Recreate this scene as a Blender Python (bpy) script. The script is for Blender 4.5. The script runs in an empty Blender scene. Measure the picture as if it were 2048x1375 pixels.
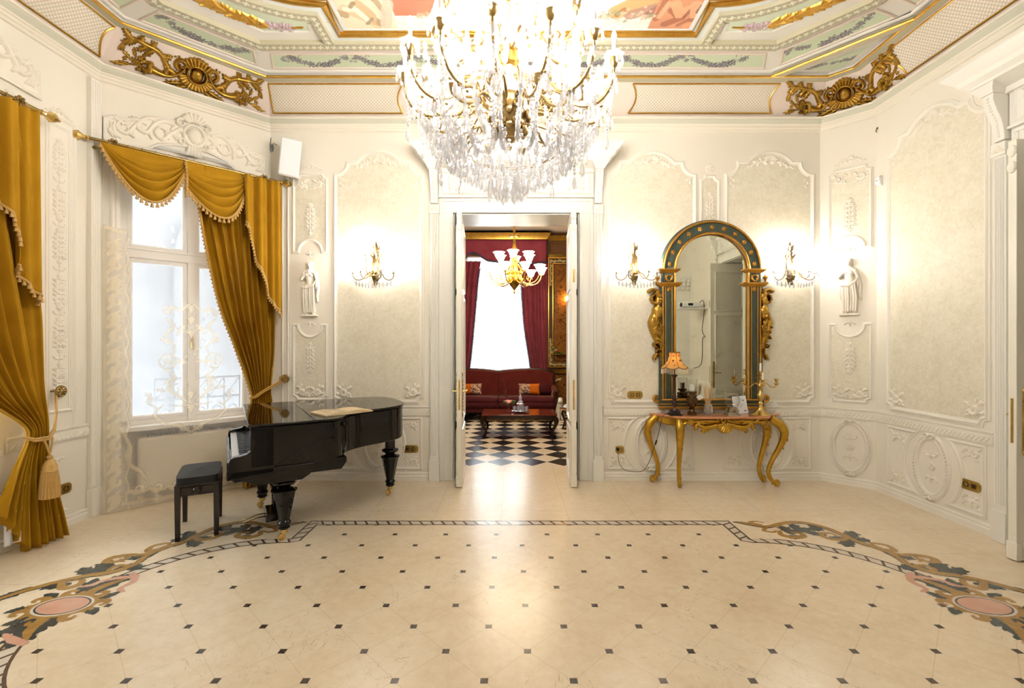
import bpy, math, random
import numpy as np
from mathutils import Matrix, Vector
random.seed(7)
RNG = np.random.RandomState(5)
SC = bpy.context.scene
COL = SC.collection
PI = math.pi
FPX, CXP, CYP, EYE = 931.0, 1024.0, 687.5, 1.6      # focal length in pixels of the 2048 frame, centre, eye height
R2 = math.sqrt(.5)

# ------------------------------------------------------------------ materials
def nt_new(name):
    m = bpy.data.materials.new(name); m.use_nodes = True
    nt = m.node_tree; nt.nodes.clear()
    out = nt.nodes.new('ShaderNodeOutputMaterial')
    return m, nt, out
def N(nt, typ, **kw):
    n = nt.nodes.new(typ)
    for k, v in kw.items(): setattr(n, k, v)
    return n
def setin(n, **kw):
    for k, v in kw.items(): n.inputs[k.replace('_', ' ')].default_value = v
def rgba(c): return (c[0], c[1], c[2], 1.0)
def srgb(r, g, b):
    def f(x):
        x /= 255.0
        return x / 12.92 if x <= .04045 else ((x + .055) / 1.055) ** 2.4
    return (f(r), f(g), f(b))
def mathn(nt, op, a, b=None, c=None):
    n = nt.nodes.new('ShaderNodeMath'); n.operation = op
    for i, x in enumerate((a, b, c)):
        if x is None: continue
        if isinstance(x, (int, float)): n.inputs[i].default_value = x
        else: nt.links.new(x, n.inputs[i])
    return n.outputs[0]
def ramp(nt, fac, stops):
    r = nt.nodes.new('ShaderNodeValToRGB')
    els = r.color_ramp.elements
    els[0].position, els[0].color = stops[0][0], rgba(stops[0][1])
    els[1].position, els[1].color = stops[-1][0], rgba(stops[-1][1])
    for p, c in stops[1:-1]:
        e = els.new(p); e.color = rgba(c)
    nt.links.new(fac, r.inputs[0])
    return r.outputs[0]
def mixc(nt, fac, a, b):
    n = nt.nodes.new('ShaderNodeMix'); n.data_type = 'RGBA'
    for sock, x in ((n.inputs[0], fac), (n.inputs[6], a), (n.inputs[7], b)):
        if isinstance(x, (int, float)): sock.default_value = x
        elif isinstance(x, tuple): sock.default_value = rgba(x)
        else: nt.links.new(x, sock)
    return n.outputs[2]
def pmat(name, col, rough=.5, metal=0, spec=.5, noise=None, bump=None, sheen=0, coat=0, col2=None, trans=0, ior=1.45, sheencol=None):
    """Principled material; noise=(scale, amount) mottles col towards col2; bump=(scale, strength, distance)."""
    m, nt, out = nt_new(name)
    p = N(nt, 'ShaderNodeBsdfPrincipled')
    setin(p, Base_Color=rgba(col), Roughness=rough, Metallic=metal)
    p.inputs['Specular IOR Level'].default_value = spec
    p.inputs['Coat Weight'].default_value = coat
    p.inputs['Coat Roughness'].default_value = .03
    p.inputs['Sheen Weight'].default_value = sheen
    if sheencol: p.inputs['Sheen Tint'].default_value = rgba(sheencol)
    p.inputs['Transmission Weight'].default_value = trans
    p.inputs['IOR'].default_value = ior
    nt.links.new(p.outputs[0], out.inputs[0])
    tc = N(nt, 'ShaderNodeTexCoord')
    if noise:
        n = N(nt, 'ShaderNodeTexNoise'); n.inputs['Scale'].default_value = noise[0]; n.inputs['Detail'].default_value = 6
        nt.links.new(tc.outputs['Object'], n.inputs['Vector'])
        c2 = col2 or tuple(x * .8 for x in col)
        r = ramp(nt, n.outputs[0], [(.5 - .5 * noise[1], col), (.5 + .5 * noise[1], c2)])
        nt.links.new(r, p.inputs['Base Color'])
    if bump:
        n = N(nt, 'ShaderNodeTexNoise'); n.inputs['Scale'].default_value = bump[0]; n.inputs['Detail'].default_value = 4
        nt.links.new(tc.outputs['Object'], n.inputs['Vector'])
        b = N(nt, 'ShaderNodeBump'); b.inputs['Strength'].default_value = bump[1]; b.inputs['Distance'].default_value = bump[2]
        nt.links.new(n.outputs[0], b.inputs['Height'])
        nt.links.new(b.outputs[0], p.inputs['Normal'])
    return m
def emat(name, col, strength):
    m, nt, out = nt_new(name)
    e = N(nt, 'ShaderNodeEmission'); e.inputs[0].default_value = rgba(col); e.inputs[1].default_value = strength
    nt.links.new(e.outputs[0], out.inputs[0])
    return m
def paintmat(name, rough=.6, metal=0):
    m, nt, out = nt_new(name)
    p = N(nt, 'ShaderNodeBsdfPrincipled'); setin(p, Roughness=rough, Metallic=metal)
    a = N(nt, 'ShaderNodeAttribute', attribute_name='Col')
    nt.links.new(a.outputs[0], p.inputs['Base Color'])
    nt.links.new(p.outputs[0], out.inputs[0])
    return m

# ------------------------------------------------------------------ mesh building
class MB:
    def __init__(s):
        s.v = []; s.f = []; s.m = []; s.T = None; s.col = []
    def add(s, vs, fs, mi=0):
        b = len(s.v)
        if s.T is not None: vs = [tuple(s.T @ Vector(v)) for v in vs]
        s.v += [tuple(v) for v in vs]
        s.f += [tuple(i + b for i in f) for f in fs]
        s.m += [mi] * len(fs)
        return s
    def box(s, x0, x1, y0, y1, z0, z1, mi=0):
        vs = [(x, y, z) for z in (z0, z1) for y in (y0, y1) for x in (x0, x1)]
        return s.add(vs, [(0, 2, 3, 1), (4, 5, 7, 6), (0, 1, 5, 4), (1, 3, 7, 5), (3, 2, 6, 7), (2, 0, 4, 6)], mi)
    def taper(s, rings, mi=0):
        """rings: list of (x0,x1,y0,y1,z) stacked into a closed body."""
        vs = []; fs = []
        for x0, x1, y0, y1, z in rings: vs += [(x0, y0, z), (x1, y0, z), (x1, y1, z), (x0, y1, z)]
        fs.append((3, 2, 1, 0))
        for k in range(len(rings) - 1):
            a = 4 * k
            for i in range(4): fs.append((a + i, a + (i + 1) % 4, a + 4 + (i + 1) % 4, a + 4 + i))
        a = 4 * (len(rings) - 1); fs.append((a, a + 1, a + 2, a + 3))
        return s.add(vs, fs, mi)
    def tube(s, path, r, seg=8, closed=False, caps=True, mi=0, flat=1.0):
        P = [Vector(p) for p in path]; n = len(P)
        rad = r if isinstance(r, (list, tuple, np.ndarray)) else [r] * n
        up = None; vs = []
        for i in range(n):
            if closed: t = P[(i + 1) % n] - P[i - 1]
            else: t = P[min(i + 1, n - 1)] - P[max(i - 1, 0)]
            if t.length < 1e-9: t = Vector((0, 0, 1))
            t.normalize()
            if up is None:
                ref = Vector((0, 0, 1)) if abs(t.z) < .9 else Vector((1, 0, 0))
                up = (ref - t * ref.dot(t)).normalized()
            else:
                up = up - t * up.dot(t)
                if up.length < 1e-6: up = t.orthogonal()
                up.normalize()
            sd = t.cross(up)
            for k in range(seg):
                a = 2 * PI * k / seg
                vs.append(P[i] + (up * math.cos(a) * flat + sd * math.sin(a)) * rad[i])
        fs = []
        for i in range(n if closed else n - 1):
            j = (i + 1) % n
            for k in range(seg):
                l = (k + 1) % seg
                fs.append((i * seg + k, i * seg + l, j * seg + l, j * seg + k))
        if caps and not closed:
            fs.append(tuple(range(seg - 1, -1, -1))); fs.append(tuple((n - 1) * seg + k for k in range(seg)))
        return s.add(vs, fs, mi)
    def lathe(s, prof, seg=20, c=(0, 0, 0), mi=0, rf=None, caps=True, a0=0.0):
        vs = []; fs = []
        n = len(prof)
        for (r, z) in prof:
            for k in range(seg):
                a = 2 * PI * k / seg + a0
                q = r * (rf(a, z) if rf else 1)
                vs.append((c[0] + q * math.cos(a), c[1] + q * math.sin(a), c[2] + z))
        for i in range(n - 1):
            for k in range(seg):
                l = (k + 1) % seg
                fs.append((i * seg + k, i * seg + l, (i + 1) * seg + l, (i + 1) * seg + k))
        if caps:
            fs.append(tuple(range(seg - 1, -1, -1))); fs.append(tuple((n - 1) * seg + k for k in range(seg)))
        return s.add(vs, fs, mi)
    def ball(s, c, r, seg=10, rings=7, mi=0):
        if isinstance(r, (int, float)): r = (r, r, r)
        vs = [(c[0], c[1], c[2] - r[2])]; fs = []
        for i in range(1, rings):
            t = -PI / 2 + PI * i / rings
            for k in range(seg):
                a = 2 * PI * k / seg
                vs.append((c[0] + r[0] * math.cos(t) * math.cos(a), c[1] + r[1] * math.cos(t) * math.sin(a), c[2] + r[2] * math.sin(t)))
        vs.append((c[0], c[1], c[2] + r[2])); top = len(vs) - 1
        for k in range(seg):
            l = (k + 1) % seg
            fs.append((0, 1 + l, 1 + k)); fs.append((top, top - seg + k, top - seg + l))
        for i in range(rings - 2):
            for k in range(seg):
                l = (k + 1) % seg
                a = 1 + i * seg
                fs.append((a + k, a + l, a + seg + l, a + seg + k))
        return s.add(vs, fs, mi)
    def grid(s, fn, nu, nv, mi=0, closeu=False):
        vs = []; fs = []
        for j in range(nv + 1):
            for i in range(nu if closeu else nu + 1):
                vs.append(fn(i / nu, j / nv))
        w = nu if closeu else nu + 1
        for j in range(nv):
            for i in range(nu):
                k = (i + 1) % w
                fs.append((j * w + i, j * w + k, (j + 1) * w + k, (j + 1) * w + i))
        return s.add(vs, fs, mi)
    def prism(s, poly, a, b, axis='y', mi=0):
        """poly of 2-D points extruded along an axis from a to b; axis y: poly in xz, z: poly in xy, x: poly in yz."""
        n = len(poly)
        def pt(p, h):
            return (p[0], h, p[1]) if axis == 'y' else ((p[0], p[1], h) if axis == 'z' else (h, p[0], p[1]))
        vs = [pt(p, a) for p in poly] + [pt(p, b) for p in poly]
        fs = [tuple(range(n)), tuple(range(2 * n - 1, n - 1, -1))]
        for i in range(n):
            j = (i + 1) % n
            fs.append((i, n + i, n + j, j))
        return s.add(vs, fs, mi)
    def loft(s, rings, mi=0, caps=True):
        n = len(rings[0]); vs = [p for r in rings for p in r]; fs = []
        for i in range(len(rings) - 1):
            for k in range(n):
                l = (k + 1) % n
                fs.append((i * n + k, i * n + l, (i + 1) * n + l, (i + 1) * n + k))
        if caps:
            fs.append(tuple(range(n - 1, -1, -1))); fs.append(tuple((len(rings) - 1) * n + k for k in range(n)))
        return s.add(vs, fs, mi)
    def mould(s, path, prof, closed=True, mi=0, frame='xz'):
        """Sweep a profile [(offset across, height towards the viewer)] along a 2-D path with mitred corners (xz plane, height = -y)."""
        P = [Vector(p) for p in path]; n = len(P); m = len(prof); vs = []
        for i in range(n):
            a = P[i - 1] if (closed or i > 0) else None
            b = P[(i + 1) % n] if (closed or i < n - 1) else None
            d1 = (P[i] - a).normalized() if a is not None else None
            d2 = (b - P[i]).normalized() if b is not None else None
            if d1 is None: d1 = d2
            if d2 is None: d2 = d1
            n1 = Vector((-d1.y, d1.x)); n2 = Vector((-d2.y, d2.x))
            mt = n1 + n2
            if mt.length < 1e-6: mt = n1
            mt.normalize(); sc = 1 / max(.35, mt.dot(n1))
            for (o, h) in prof:
                q = P[i] + mt * o * sc
                vs.append((q.x, -h, q.y) if frame == 'xz' else (q.x, q.y, h))
        fs = []
        for i in range(n if closed else n - 1):
            j = (i + 1) % n
            for k in range(m - 1):
                fs.append((i * m + k, i * m + k + 1, j * m + k + 1, j * m + k))
        if not closed:
            fs.append(tuple(range(m))); fs.append(tuple(range(n * m - 1, (n - 1) * m - 1, -1)))
        return s.add(vs, fs, mi)
    def mesh(s, name, mats, smooth=35):
        me = bpy.data.meshes.new(name)
        me.from_pydata(s.v, [], s.f)
        for m in (mats if isinstance(mats, (list, tuple)) else [mats]): me.materials.append(m)
        if any(s.m): me.polygons.foreach_set('material_index', s.m)
        if s.col:
            ca = me.color_attributes.new('Col', 'FLOAT_COLOR', 'POINT')
            ca.data.foreach_set('color', np.array(s.col, dtype=np.float32).ravel())
        if smooth:
            me.polygons.foreach_set('use_smooth', [True] * len(me.polygons))
            try: me.set_sharp_from_angle(angle=math.radians(smooth))
            except Exception: pass
        me.update()
        return me
    def build(s, name, mats, parent=None, loc=None, smooth=35, bevel=0, solid=0, sub=0, M=None):
        return place(s.mesh(name, mats, smooth), name, parent, loc, bevel, solid, sub, M)

def place(me, name, parent=None, loc=None, bevel=0, solid=0, sub=0, M=None):
    o = bpy.data.objects.new(name, me); COL.objects.link(o)
    if parent is not None: o.parent = parent
    if M is not None: o.matrix_basis = M
    if loc is not None: o.location = loc
    if bevel:
        b = o.modifiers.new('Bevel', 'BEVEL'); b.width = bevel; b.segments = 2; b.limit_method = 'ANGLE'; b.angle_limit = math.radians(40)
    if sub:
        b = o.modifiers.new('Sub', 'SUBSURF'); b.levels = sub; b.render_levels = sub
    if solid:
        b = o.modifiers.new('Solid', 'SOLIDIFY'); b.thickness = solid; b.offset = 0
    return o
def tag(o, label, cat, group=None, kind=None):
    if label: o['label'] = label
    if cat: o['category'] = cat
    if group: o['group'] = group
    if kind: o['kind'] = kind
    return o
def thing(name, label, cat, loc=(0, 0, 0), rz=0, group=None, M=None):
    o = bpy.data.objects.new(name, None); COL.objects.link(o)
    o.empty_display_size = .05
    if M is not None: o.matrix_basis = M
    else:
        o.location = loc; o.rotation_euler = (0, 0, rz)
    return tag(o, label, cat, group)
def struct(o):
    o['kind'] = 'structure'; return o
def dup(o, label=None, group=None, M=None):
    def cp(x, par):
        c = x.copy(); COL.objects.link(c)
        if par is not None: c.parent = par
        for ch in KIDS(x): cp(ch, c)
        return c
    c = cp(o, None)
    if M is not None: c.matrix_basis = M
    if label: c['label'] = label
    if group: c['group'] = group
    return c
def KIDS(o): return [x for x in COL.objects if x.parent == o]

# ------------------------------------------------------------------ relief carving: strokes of varying radius become a height field
def stroke(pts, r, h):
    P = np.array(pts, float); n = len(P)
    r = np.full(n, r, float) if np.isscalar(r) else np.array(r, float)
    h = np.full(n, h, float) if np.isscalar(h) else np.array(h, float)
    if len(r) != n: r = np.interp(np.linspace(0, 1, n), np.linspace(0, 1, len(r)), r)
    if len(h) != n: h = np.interp(np.linspace(0, 1, n), np.linspace(0, 1, len(h)), h)
    return (P, r, h)
def blob(x, z, r, h): return stroke([(x, z), (x + 1e-4, z)], r, h)
def spi(cx, cz, r0, r1, a0, a1, n=22):
    t = np.linspace(0, 1, n); a = np.radians(a0 + (a1 - a0) * t); r = r0 + (r1 - r0) * t
    return np.stack([cx + r * np.cos(a), cz + r * np.sin(a)], 1)
def bez(p0, p1, p2, p3, n=16):
    t = np.linspace(0, 1, n)[:, None]
    p0, p1, p2, p3 = map(lambda p: np.array(p, float), (p0, p1, p2, p3))
    return (1 - t) ** 3 * p0 + 3 * (1 - t) ** 2 * t * p1 + 3 * (1 - t) * t * t * p2 + t ** 3 * p3
def smoothpath(pts, n=8):
    P = [np.array(p, float) for p in pts]; out = []
    for i in range(len(P) - 1):
        a = P[max(i - 1, 0)]; b = P[i]; c = P[i + 1]; d = P[min(i + 2, len(P) - 1)]
        for k in range(n):
            t = k / n
            out.append(.5 * ((2 * b) + (-a + c) * t + (2 * a - 5 * b + 4 * c - d) * t * t + (-a + 3 * b - 3 * c + d) * t ** 3))
    out.append(P[-1]); return np.array(out)
def leaf(x, z, ang, L, w, bend=0, h=.01, lobes=2):
    a = math.radians(ang); t = np.linspace(0, 1, 10)
    ang_t = a + math.radians(bend) * t
    dx = np.concatenate([[0], np.cumsum(np.cos(ang_t[:-1]) * L / 9)]); dz = np.concatenate([[0], np.cumsum(np.sin(ang_t[:-1]) * L / 9)])
    P = np.stack([x + dx, z + dz], 1)
    out = [stroke(P, w * np.sin(PI * (.12 + .86 * t)) ** .8, h)]
    for k in range(lobes):
        q = int(2 + 6 * k / max(lobes, 1)); b = ang_t[q]
        for sgn in (-1, 1):
            bb = b + sgn * .9
            out.append(stroke([(P[q, 0], P[q, 1]), (P[q, 0] + math.cos(bb) * w * 1.7, P[q, 1] + math.sin(bb) * w * 1.7)], [w * .55, w * .2], h * .8))
    return out
def flower(x, z, r, h, petals=6, a0=0):
    out = []
    for k in range(petals):
        a = math.radians(a0) + 2 * PI * k / petals
        out.append(stroke([(x + r * .35 * math.cos(a), z + r * .35 * math.sin(a)), (x + r * .72 * math.cos(a), z + r * .72 * math.sin(a))], [r * .2, r * .3], h * .75))
    out.append(blob(x, z, r * .32, h))
    return out
def mirx(S, x=0): return [(np.stack([2 * x - P[:, 0], P[:, 1]], 1), r, h) for P, r, h in S]
def mirz(S, z=0): return [(np.stack([P[:, 0], 2 * z - P[:, 1]], 1), r, h) for P, r, h in S]
def xform(S, dx=0, dz=0, sc=1, rot=0):
    c, s_ = math.cos(math.radians(rot)), math.sin(math.radians(rot)); out = []
    for P, r, h in S:
        X = P[:, 0] * c - P[:, 1] * s_; Z = P[:, 0] * s_ + P[:, 1] * c
        out.append((np.stack([X * sc + dx, Z * sc + dz], 1), r * sc, h * sc))
    return out
def field(S, X, Z, flat=False):
    """Height of the strokes S at the points X, Z (any shape)."""
    H = np.zeros(X.shape)
    for P, r, h in S:
        for i in range(len(P) - 1):
            a, b = P[i], P[i + 1]; rm = max(r[i], r[i + 1])
            if rm <= 0: continue
            m = (X > min(a[0], b[0]) - rm) & (X < max(a[0], b[0]) + rm) & (Z > min(a[1], b[1]) - rm) & (Z < max(a[1], b[1]) + rm)
            if not m.any(): continue
            x, z = X[m], Z[m]; d = b - a; L2 = max(d @ d, 1e-12)
            t = np.clip(((x - a[0]) * d[0] + (z - a[1]) * d[1]) / L2, 0, 1)
            dist = np.hypot(x - a[0] - t * d[0], z - a[1] - t * d[1])
            rr = r[i] + (r[i + 1] - r[i]) * t; hh = h[i] + (h[i + 1] - h[i]) * t
            q = dist / np.maximum(rr, 1e-6)
            val = np.where(q < 1, hh * (1.0 if flat else np.sqrt(np.clip(1 - q * q, 0, 1))), 0)
            H[m] = np.maximum(H[m], val)
    return H
def relief(S, name, mats, cell=.004, fmap=None, smooth=60, only_mesh=True, sink=.001):
    """Carved ornament as one mesh: local x, z in the wall plane, height towards -y; fmap(x, z, h) can bend it onto another surface."""
    allp = np.concatenate([P for P, r, h in S]); rm = max(r.max() for P, r, h in S)
    x0, z0 = allp.min(0) - rm; x1, z1 = allp.max(0) + rm
    nx = int((x1 - x0) / cell) + 2; nz = int((z1 - z0) / cell) + 2
    X, Z = np.meshgrid(x0 + cell * np.arange(nx), z0 + cell * np.arange(nz))
    H = field(S, X, Z)
    on = H > 0
    fc = on[:-1, :-1] | on[1:, :-1] | on[:-1, 1:] | on[1:, 1:]
    idx = -np.ones(X.shape, int)
    use = np.zeros(X.shape, bool)
    use[:-1, :-1] |= fc; use[1:, :-1] |= fc; use[:-1, 1:] |= fc; use[1:, 1:] |= fc
    idx[use] = np.arange(use.sum())
    hx, hz, hh = X[use], Z[use], H[use]
    hh = np.where(hh > 0, hh, -sink)
    if fmap: V = fmap(hx, hz, hh)
    else: V = np.stack([hx, -hh, hz], 1)
    J, I = np.nonzero(fc)
    Fc = np.stack([idx[J, I], idx[J, I + 1], idx[J + 1, I + 1], idx[J + 1, I]], 1)
    me = bpy.data.meshes.new(name)
    me.from_pydata(V.tolist(), [], Fc.tolist())
    for m in (mats if isinstance(mats, (list, tuple)) else [mats]): me.materials.append(m)
    me.polygons.foreach_set('use_smooth', [True] * len(me.polygons))
    me.update()
    return me
def painted(fmap, u0, u1, v0, v1, cell, fcol, name, mat, parent=None, mask=None):
    """A fine flat grid whose vertex colours carry painted pigment: fmap(u, v)->Nx3 points, fcol(u, v)->Nx3 colour."""
    nu = max(2, int((u1 - u0) / cell) + 1); nv = max(2, int((v1 - v0) / cell) + 1)
    U, Vv = np.meshgrid(np.linspace(u0, u1, nu), np.linspace(v0, v1, nv))
    keep = np.ones((nv - 1, nu - 1), bool)
    if mask is not None:
        mk = mask(U, Vv); keep = mk[:-1, :-1] & mk[1:, :-1] & mk[:-1, 1:] & mk[1:, 1:]
    P = fmap(U.ravel(), Vv.ravel()); C = fcol(U.ravel(), Vv.ravel())
    ids = np.arange(nu * nv).reshape(nv, nu); J, I = np.nonzero(keep)
    Fc = np.stack([ids[J, I], ids[J, I + 1], ids[J + 1, I + 1], ids[J + 1, I]], 1)
    used = np.zeros(nu * nv, bool); used[Fc.ravel()] = True
    re = np.cumsum(used) - 1
    me = bpy.data.meshes.new(name)
    me.from_pydata(P[used].tolist(), [], re[Fc].tolist())
    me.materials.append(mat)
    ca = me.color_attributes.new('Col', 'FLOAT_COLOR', 'POINT')
    ca.data.foreach_set('color', np.concatenate([C[used], np.ones((used.sum(), 1))], 1).astype(np.float32).ravel())
    me.update()
    return place(me, name, parent)

# ------------------------------------------------------------------ the plan of the room (x right, y away from the camera, z up)
YB = 5.48                                   # plane of the wall with the doorway
BL, BR = (-2.843, YB), (3.626, YB)          # its two corners
AL = (-3.92, 4.403)                         # left end of the slanted window wall
CR = (4.0, 5.10)                            # right end of the short slanted wall
FRONT = -.9
WALLTOP = 4.45
def frame(o, rz): return Matrix.Translation((o[0], o[1], 0)) @ Matrix.Rotation(rz, 4, 'Z')
FB = frame(BL, 0); FA = frame(AL, PI / 4); FL = frame((-3.92, 0), PI / 2); FC = frame(BR, -PI / 4); FR = frame(CR, -PI / 2)
def bx(px): return (px - CXP) * YB / FPX - BL[0]      # pixel column on the doorway wall -> its local x
def bz(py): return EYE - (py - CYP) * YB / FPX        # pixel row on the doorway wall -> height
def at(Mx, x, y, z): return Mx @ Matrix.Translation((x, y, z))
LAMP, WORLD, EXPO = 1.0, 7.0, .80
# ------------------------------------------------------------------ shared materials
CREAM = srgb(242, 236, 223)
M_WALL = pmat('cream wall paint', CREAM, .55, noise=(1.2, .5), col2=srgb(239, 232, 218))
M_TRIM = pmat('ivory moulding paint', srgb(244, 239, 228), .45)
M_ORN = pmat('ivory plaster ornament', srgb(241, 234, 220), .5)
M_WHITE = pmat('white gloss paint', srgb(240, 238, 230), .3)
M_CEIL = pmat('white ceiling paint', srgb(232, 228, 220), .6)
M_PINKC = pmat('pale pink ceiling paint', srgb(230, 214, 202), .6)
M_OLIVE = pmat('olive beige ceiling paint', srgb(202, 196, 168), .6)
M_GREEN = pmat('pale green ceiling paint', srgb(212, 222, 198), .6)
M_PAINT = paintmat('painted ceiling pigments', .65)
M_GILD = pmat('old gilding', (.54, .34, .07), .30, 1.0, noise=(11, .6), col2=(.27, .145, .022), bump=(60, .25, .004))
M_GILD2 = pmat('bright gilding', (.72, .46, .11), .33, 1.0, noise=(14, .5), col2=(.60, .32, .05), bump=(50, .2, .003))
M_BRASS = pmat('polished brass', (.72, .52, .20), .2, 1.0, noise=(12, .5), col2=(.5, .34, .1))
M_ABRASS = pmat('aged brass', (.42, .30, .12), .28, 1.0, noise=(15, .6), col2=(.22, .14, .05))
M_BLACK = pmat('black piano lacquer', (.003, .003, .003), .04, spec=.42)
M_BLACKW = pmat('black stained wood', (.012, .008, .007), .22)
M_BVELV = pmat('black velvet', (.008, .008, .008), .9, sheen=.15)
M_PLASTIC = pmat('black plastic', (.01, .01, .01), .4)
M_WPLAS = pmat('white plastic', srgb(240, 240, 240), .4)
M_PAPER = pmat('white paper', srgb(240, 240, 240), .7)
M_INK = pmat('grey ink', srgb(120, 120, 140), .7)

def damask():
    m, nt, out = nt_new('mottled stucco field')
    p = N(nt, 'ShaderNodeBsdfPrincipled'); setin(p, Roughness=.5)
    tc = N(nt, 'ShaderNodeTexCoord')
    n1 = N(nt, 'ShaderNodeTexNoise'); n1.inputs['Scale'].default_value = 5; n1.inputs['Detail'].default_value = 10; n1.inputs['Roughness'].default_value = .72
    n2 = N(nt, 'ShaderNodeTexNoise'); n2.inputs['Scale'].default_value = 26; n2.inputs['Detail'].default_value = 5; n2.inputs['Distortion'].default_value = 1.2
    for n in (n1, n2): nt.links.new(tc.outputs['Object'], n.inputs['Vector'])
    f = mathn(nt, 'MULTIPLY', mathn(nt, 'ADD', n1.outputs[0], n2.outputs[0]), .5)
    c = ramp(nt, f, [(.40, srgb(222, 214, 193)), (.5, srgb(230, 223, 204)), (.6, srgb(236, 230, 213))])
    nt.links.new(c, p.inputs['Base Color'])
    nt.links.new(p.outputs[0], out.inputs[0]); return m
M_FIELD = damask()

def floor_mat(kind):
    """Polished cream marble: 'field' has diagonal tiles with small dark corner squares, 'edge' large plain slabs, 'check' black and cream lozenges."""
    m, nt, out = nt_new('polished marble ' + kind)
    p = N(nt, 'ShaderNodeBsdfPrincipled'); setin(p, Roughness=.25); p.inputs['Specular IOR Level'].default_value = .42
    tc = N(nt, 'ShaderNodeTexCoord'); sp = N(nt, 'ShaderNodeSeparateXYZ'); nt.links.new(tc.outputs['Object'], sp.inputs[0])
    X, Y = sp.outputs[0], sp.outputs[1]
    n1 = N(nt, 'ShaderNodeTexNoise'); setin(n1, Scale=1.3, Detail=8.0, Roughness=.6, Distortion=.8)
    n2 = N(nt, 'ShaderNodeTexNoise'); setin(n2, Scale=2.2, Detail=5.0, Roughness=.6, Distortion=1.6)
    n3 = N(nt, 'ShaderNodeTexNoise'); setin(n3, Scale=14.0, Detail=8.0, Roughness=.75)
    n4 = N(nt, 'ShaderNodeTexVoronoi'); setin(n4, Scale=55.0)
    for n in (n1, n2, n3, n4): nt.links.new(tc.outputs['Object'], n.inputs['Vector'])
    base = ramp(nt, mathn(nt, 'MULTIPLY_ADD', n3.outputs[0], .5, mathn(nt, 'MULTIPLY', n1.outputs[0], .5)), [(.36, srgb(224, 203, 170)), (.5, srgb(234, 216, 187)), (.64, srgb(241, 226, 202))])
    vein = mathn(nt, 'ABSOLUTE', mathn(nt, 'SUBTRACT', n2.outputs[0], .5))
    vm = mathn(nt, 'MULTIPLY', mathn(nt, 'LESS_THAN', vein, .0024), mathn(nt, 'GREATER_THAN', n1.outputs[0], .52))
    base = mixc(nt, mathn(nt, 'MULTIPLY', vm, .35), base, srgb(150, 118, 80))
    fl = mathn(nt, 'LESS_THAN', n4.outputs['Distance'], .13)
    base = mixc(nt, mathn(nt, 'MULTIPLY', fl, mathn(nt, 'GREATER_THAN', n3.outputs[0], .55)), base, srgb(240, 228, 205))
    def wrap(v, per): # signed distance to the nearest multiple of per
        return mathn(nt, 'SUBTRACT', mathn(nt, 'MODULO', mathn(nt, 'ADD', v, per * 200.5), per), per * .5)
    if kind == 'field':
        S = .4254
        x = mathn(nt, 'SUBTRACT', X, .0807); y = mathn(nt, 'SUBTRACT', Y, 2.4247)
        pm = wrap(mathn(nt, 'ADD', x, y), S); qm = wrap(mathn(nt, 'SUBTRACT', x, y), S)
        dx = mathn(nt, 'ABSOLUTE', mathn(nt, 'MULTIPLY', mathn(nt, 'ADD', pm, qm), .5)); dy = mathn(nt, 'ABSOLUTE', mathn(nt, 'MULTIPLY', mathn(nt, 'SUBTRACT', pm, qm), .5))
        dot = mathn(nt, 'LESS_THAN', mathn(nt, 'MAXIMUM', dx, dy), .0185)
        gr = mathn(nt, 'LESS_THAN', mathn(nt, 'MINIMUM', mathn(nt, 'ABSOLUTE', pm), mathn(nt, 'ABSOLUTE', qm)), .0022)
        base = mixc(nt, mathn(nt, 'MULTIPLY', gr, .35), base, srgb(176, 146, 102))
        dk = ramp(nt, n3.outputs[0], [(.42, srgb(52, 44, 40)), (.66, srgb(96, 82, 70))])
        base = mixc(nt, dot, base, dk)
    elif kind == 'edge':
        gx = mathn(nt, 'ABSOLUTE', wrap(mathn(nt, 'ADD', X, .1), .62)); gy = mathn(nt, 'ABSOLUTE', wrap(mathn(nt, 'ADD', Y, .12), .46))
        gr = mathn(nt, 'LESS_THAN', mathn(nt, 'MINIMUM', gx, gy), .002)
        base = mixc(nt, mathn(nt, 'MULTIPLY', gr, .45), base, srgb(170, 138, 95))
    else:
        S = .411
        x = mathn(nt, 'ADD', X, .1425); y = mathn(nt, 'SUBTRACT', Y, 6.319)
        a = mathn(nt, 'FLOOR', mathn(nt, 'ADD', mathn(nt, 'DIVIDE', mathn(nt, 'ADD', x, y), S), 200.5)); b = mathn(nt, 'FLOOR', mathn(nt, 'ADD', mathn(nt, 'DIVIDE', mathn(nt, 'SUBTRACT', x, y), S), 200.5))
        od = mathn(nt, 'MODULO', mathn(nt, 'ADD', a, b), 2.0)
        dk = ramp(nt, n3.outputs[0], [(.40, srgb(22, 22, 26)), (.60, srgb(40, 42, 46)), (.72, srgb(110, 112, 114))])
        base = mixc(nt, mathn(nt, 'LESS_THAN', od, .5), base, dk)
    nt.links.new(base, p.inputs['Base Color'])
    nt.links.new(p.outputs[0], out.inputs[0]); return m
M_FLOORE, M_FLOORF, M_FLOORC = floor_mat('edge'), floor_mat('field'), floor_mat('check')
M_BRONZE = pmat('brown stone inlay', srgb(74, 58, 44), .2, noise=(20, .5), col2=srgb(98, 78, 60))
M_OCHRE = pmat('ochre stone inlay', srgb(152, 116, 62), .2, noise=(16, .5), col2=srgb(176, 138, 80))
M_DARKI = pmat('dark green stone inlay', srgb(52, 58, 58), .2, noise=(16, .5), col2=srgb(74, 80, 76))
M_PINKI = pmat('pink stone inlay', srgb(200, 150, 126), .2, noise=(12, .6), col2=srgb(216, 172, 150))
M_WHITEI = pmat('white stone inlay', srgb(232, 222, 206), .18, noise=(14, .7), col2=srgb(200, 184, 162))

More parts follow.
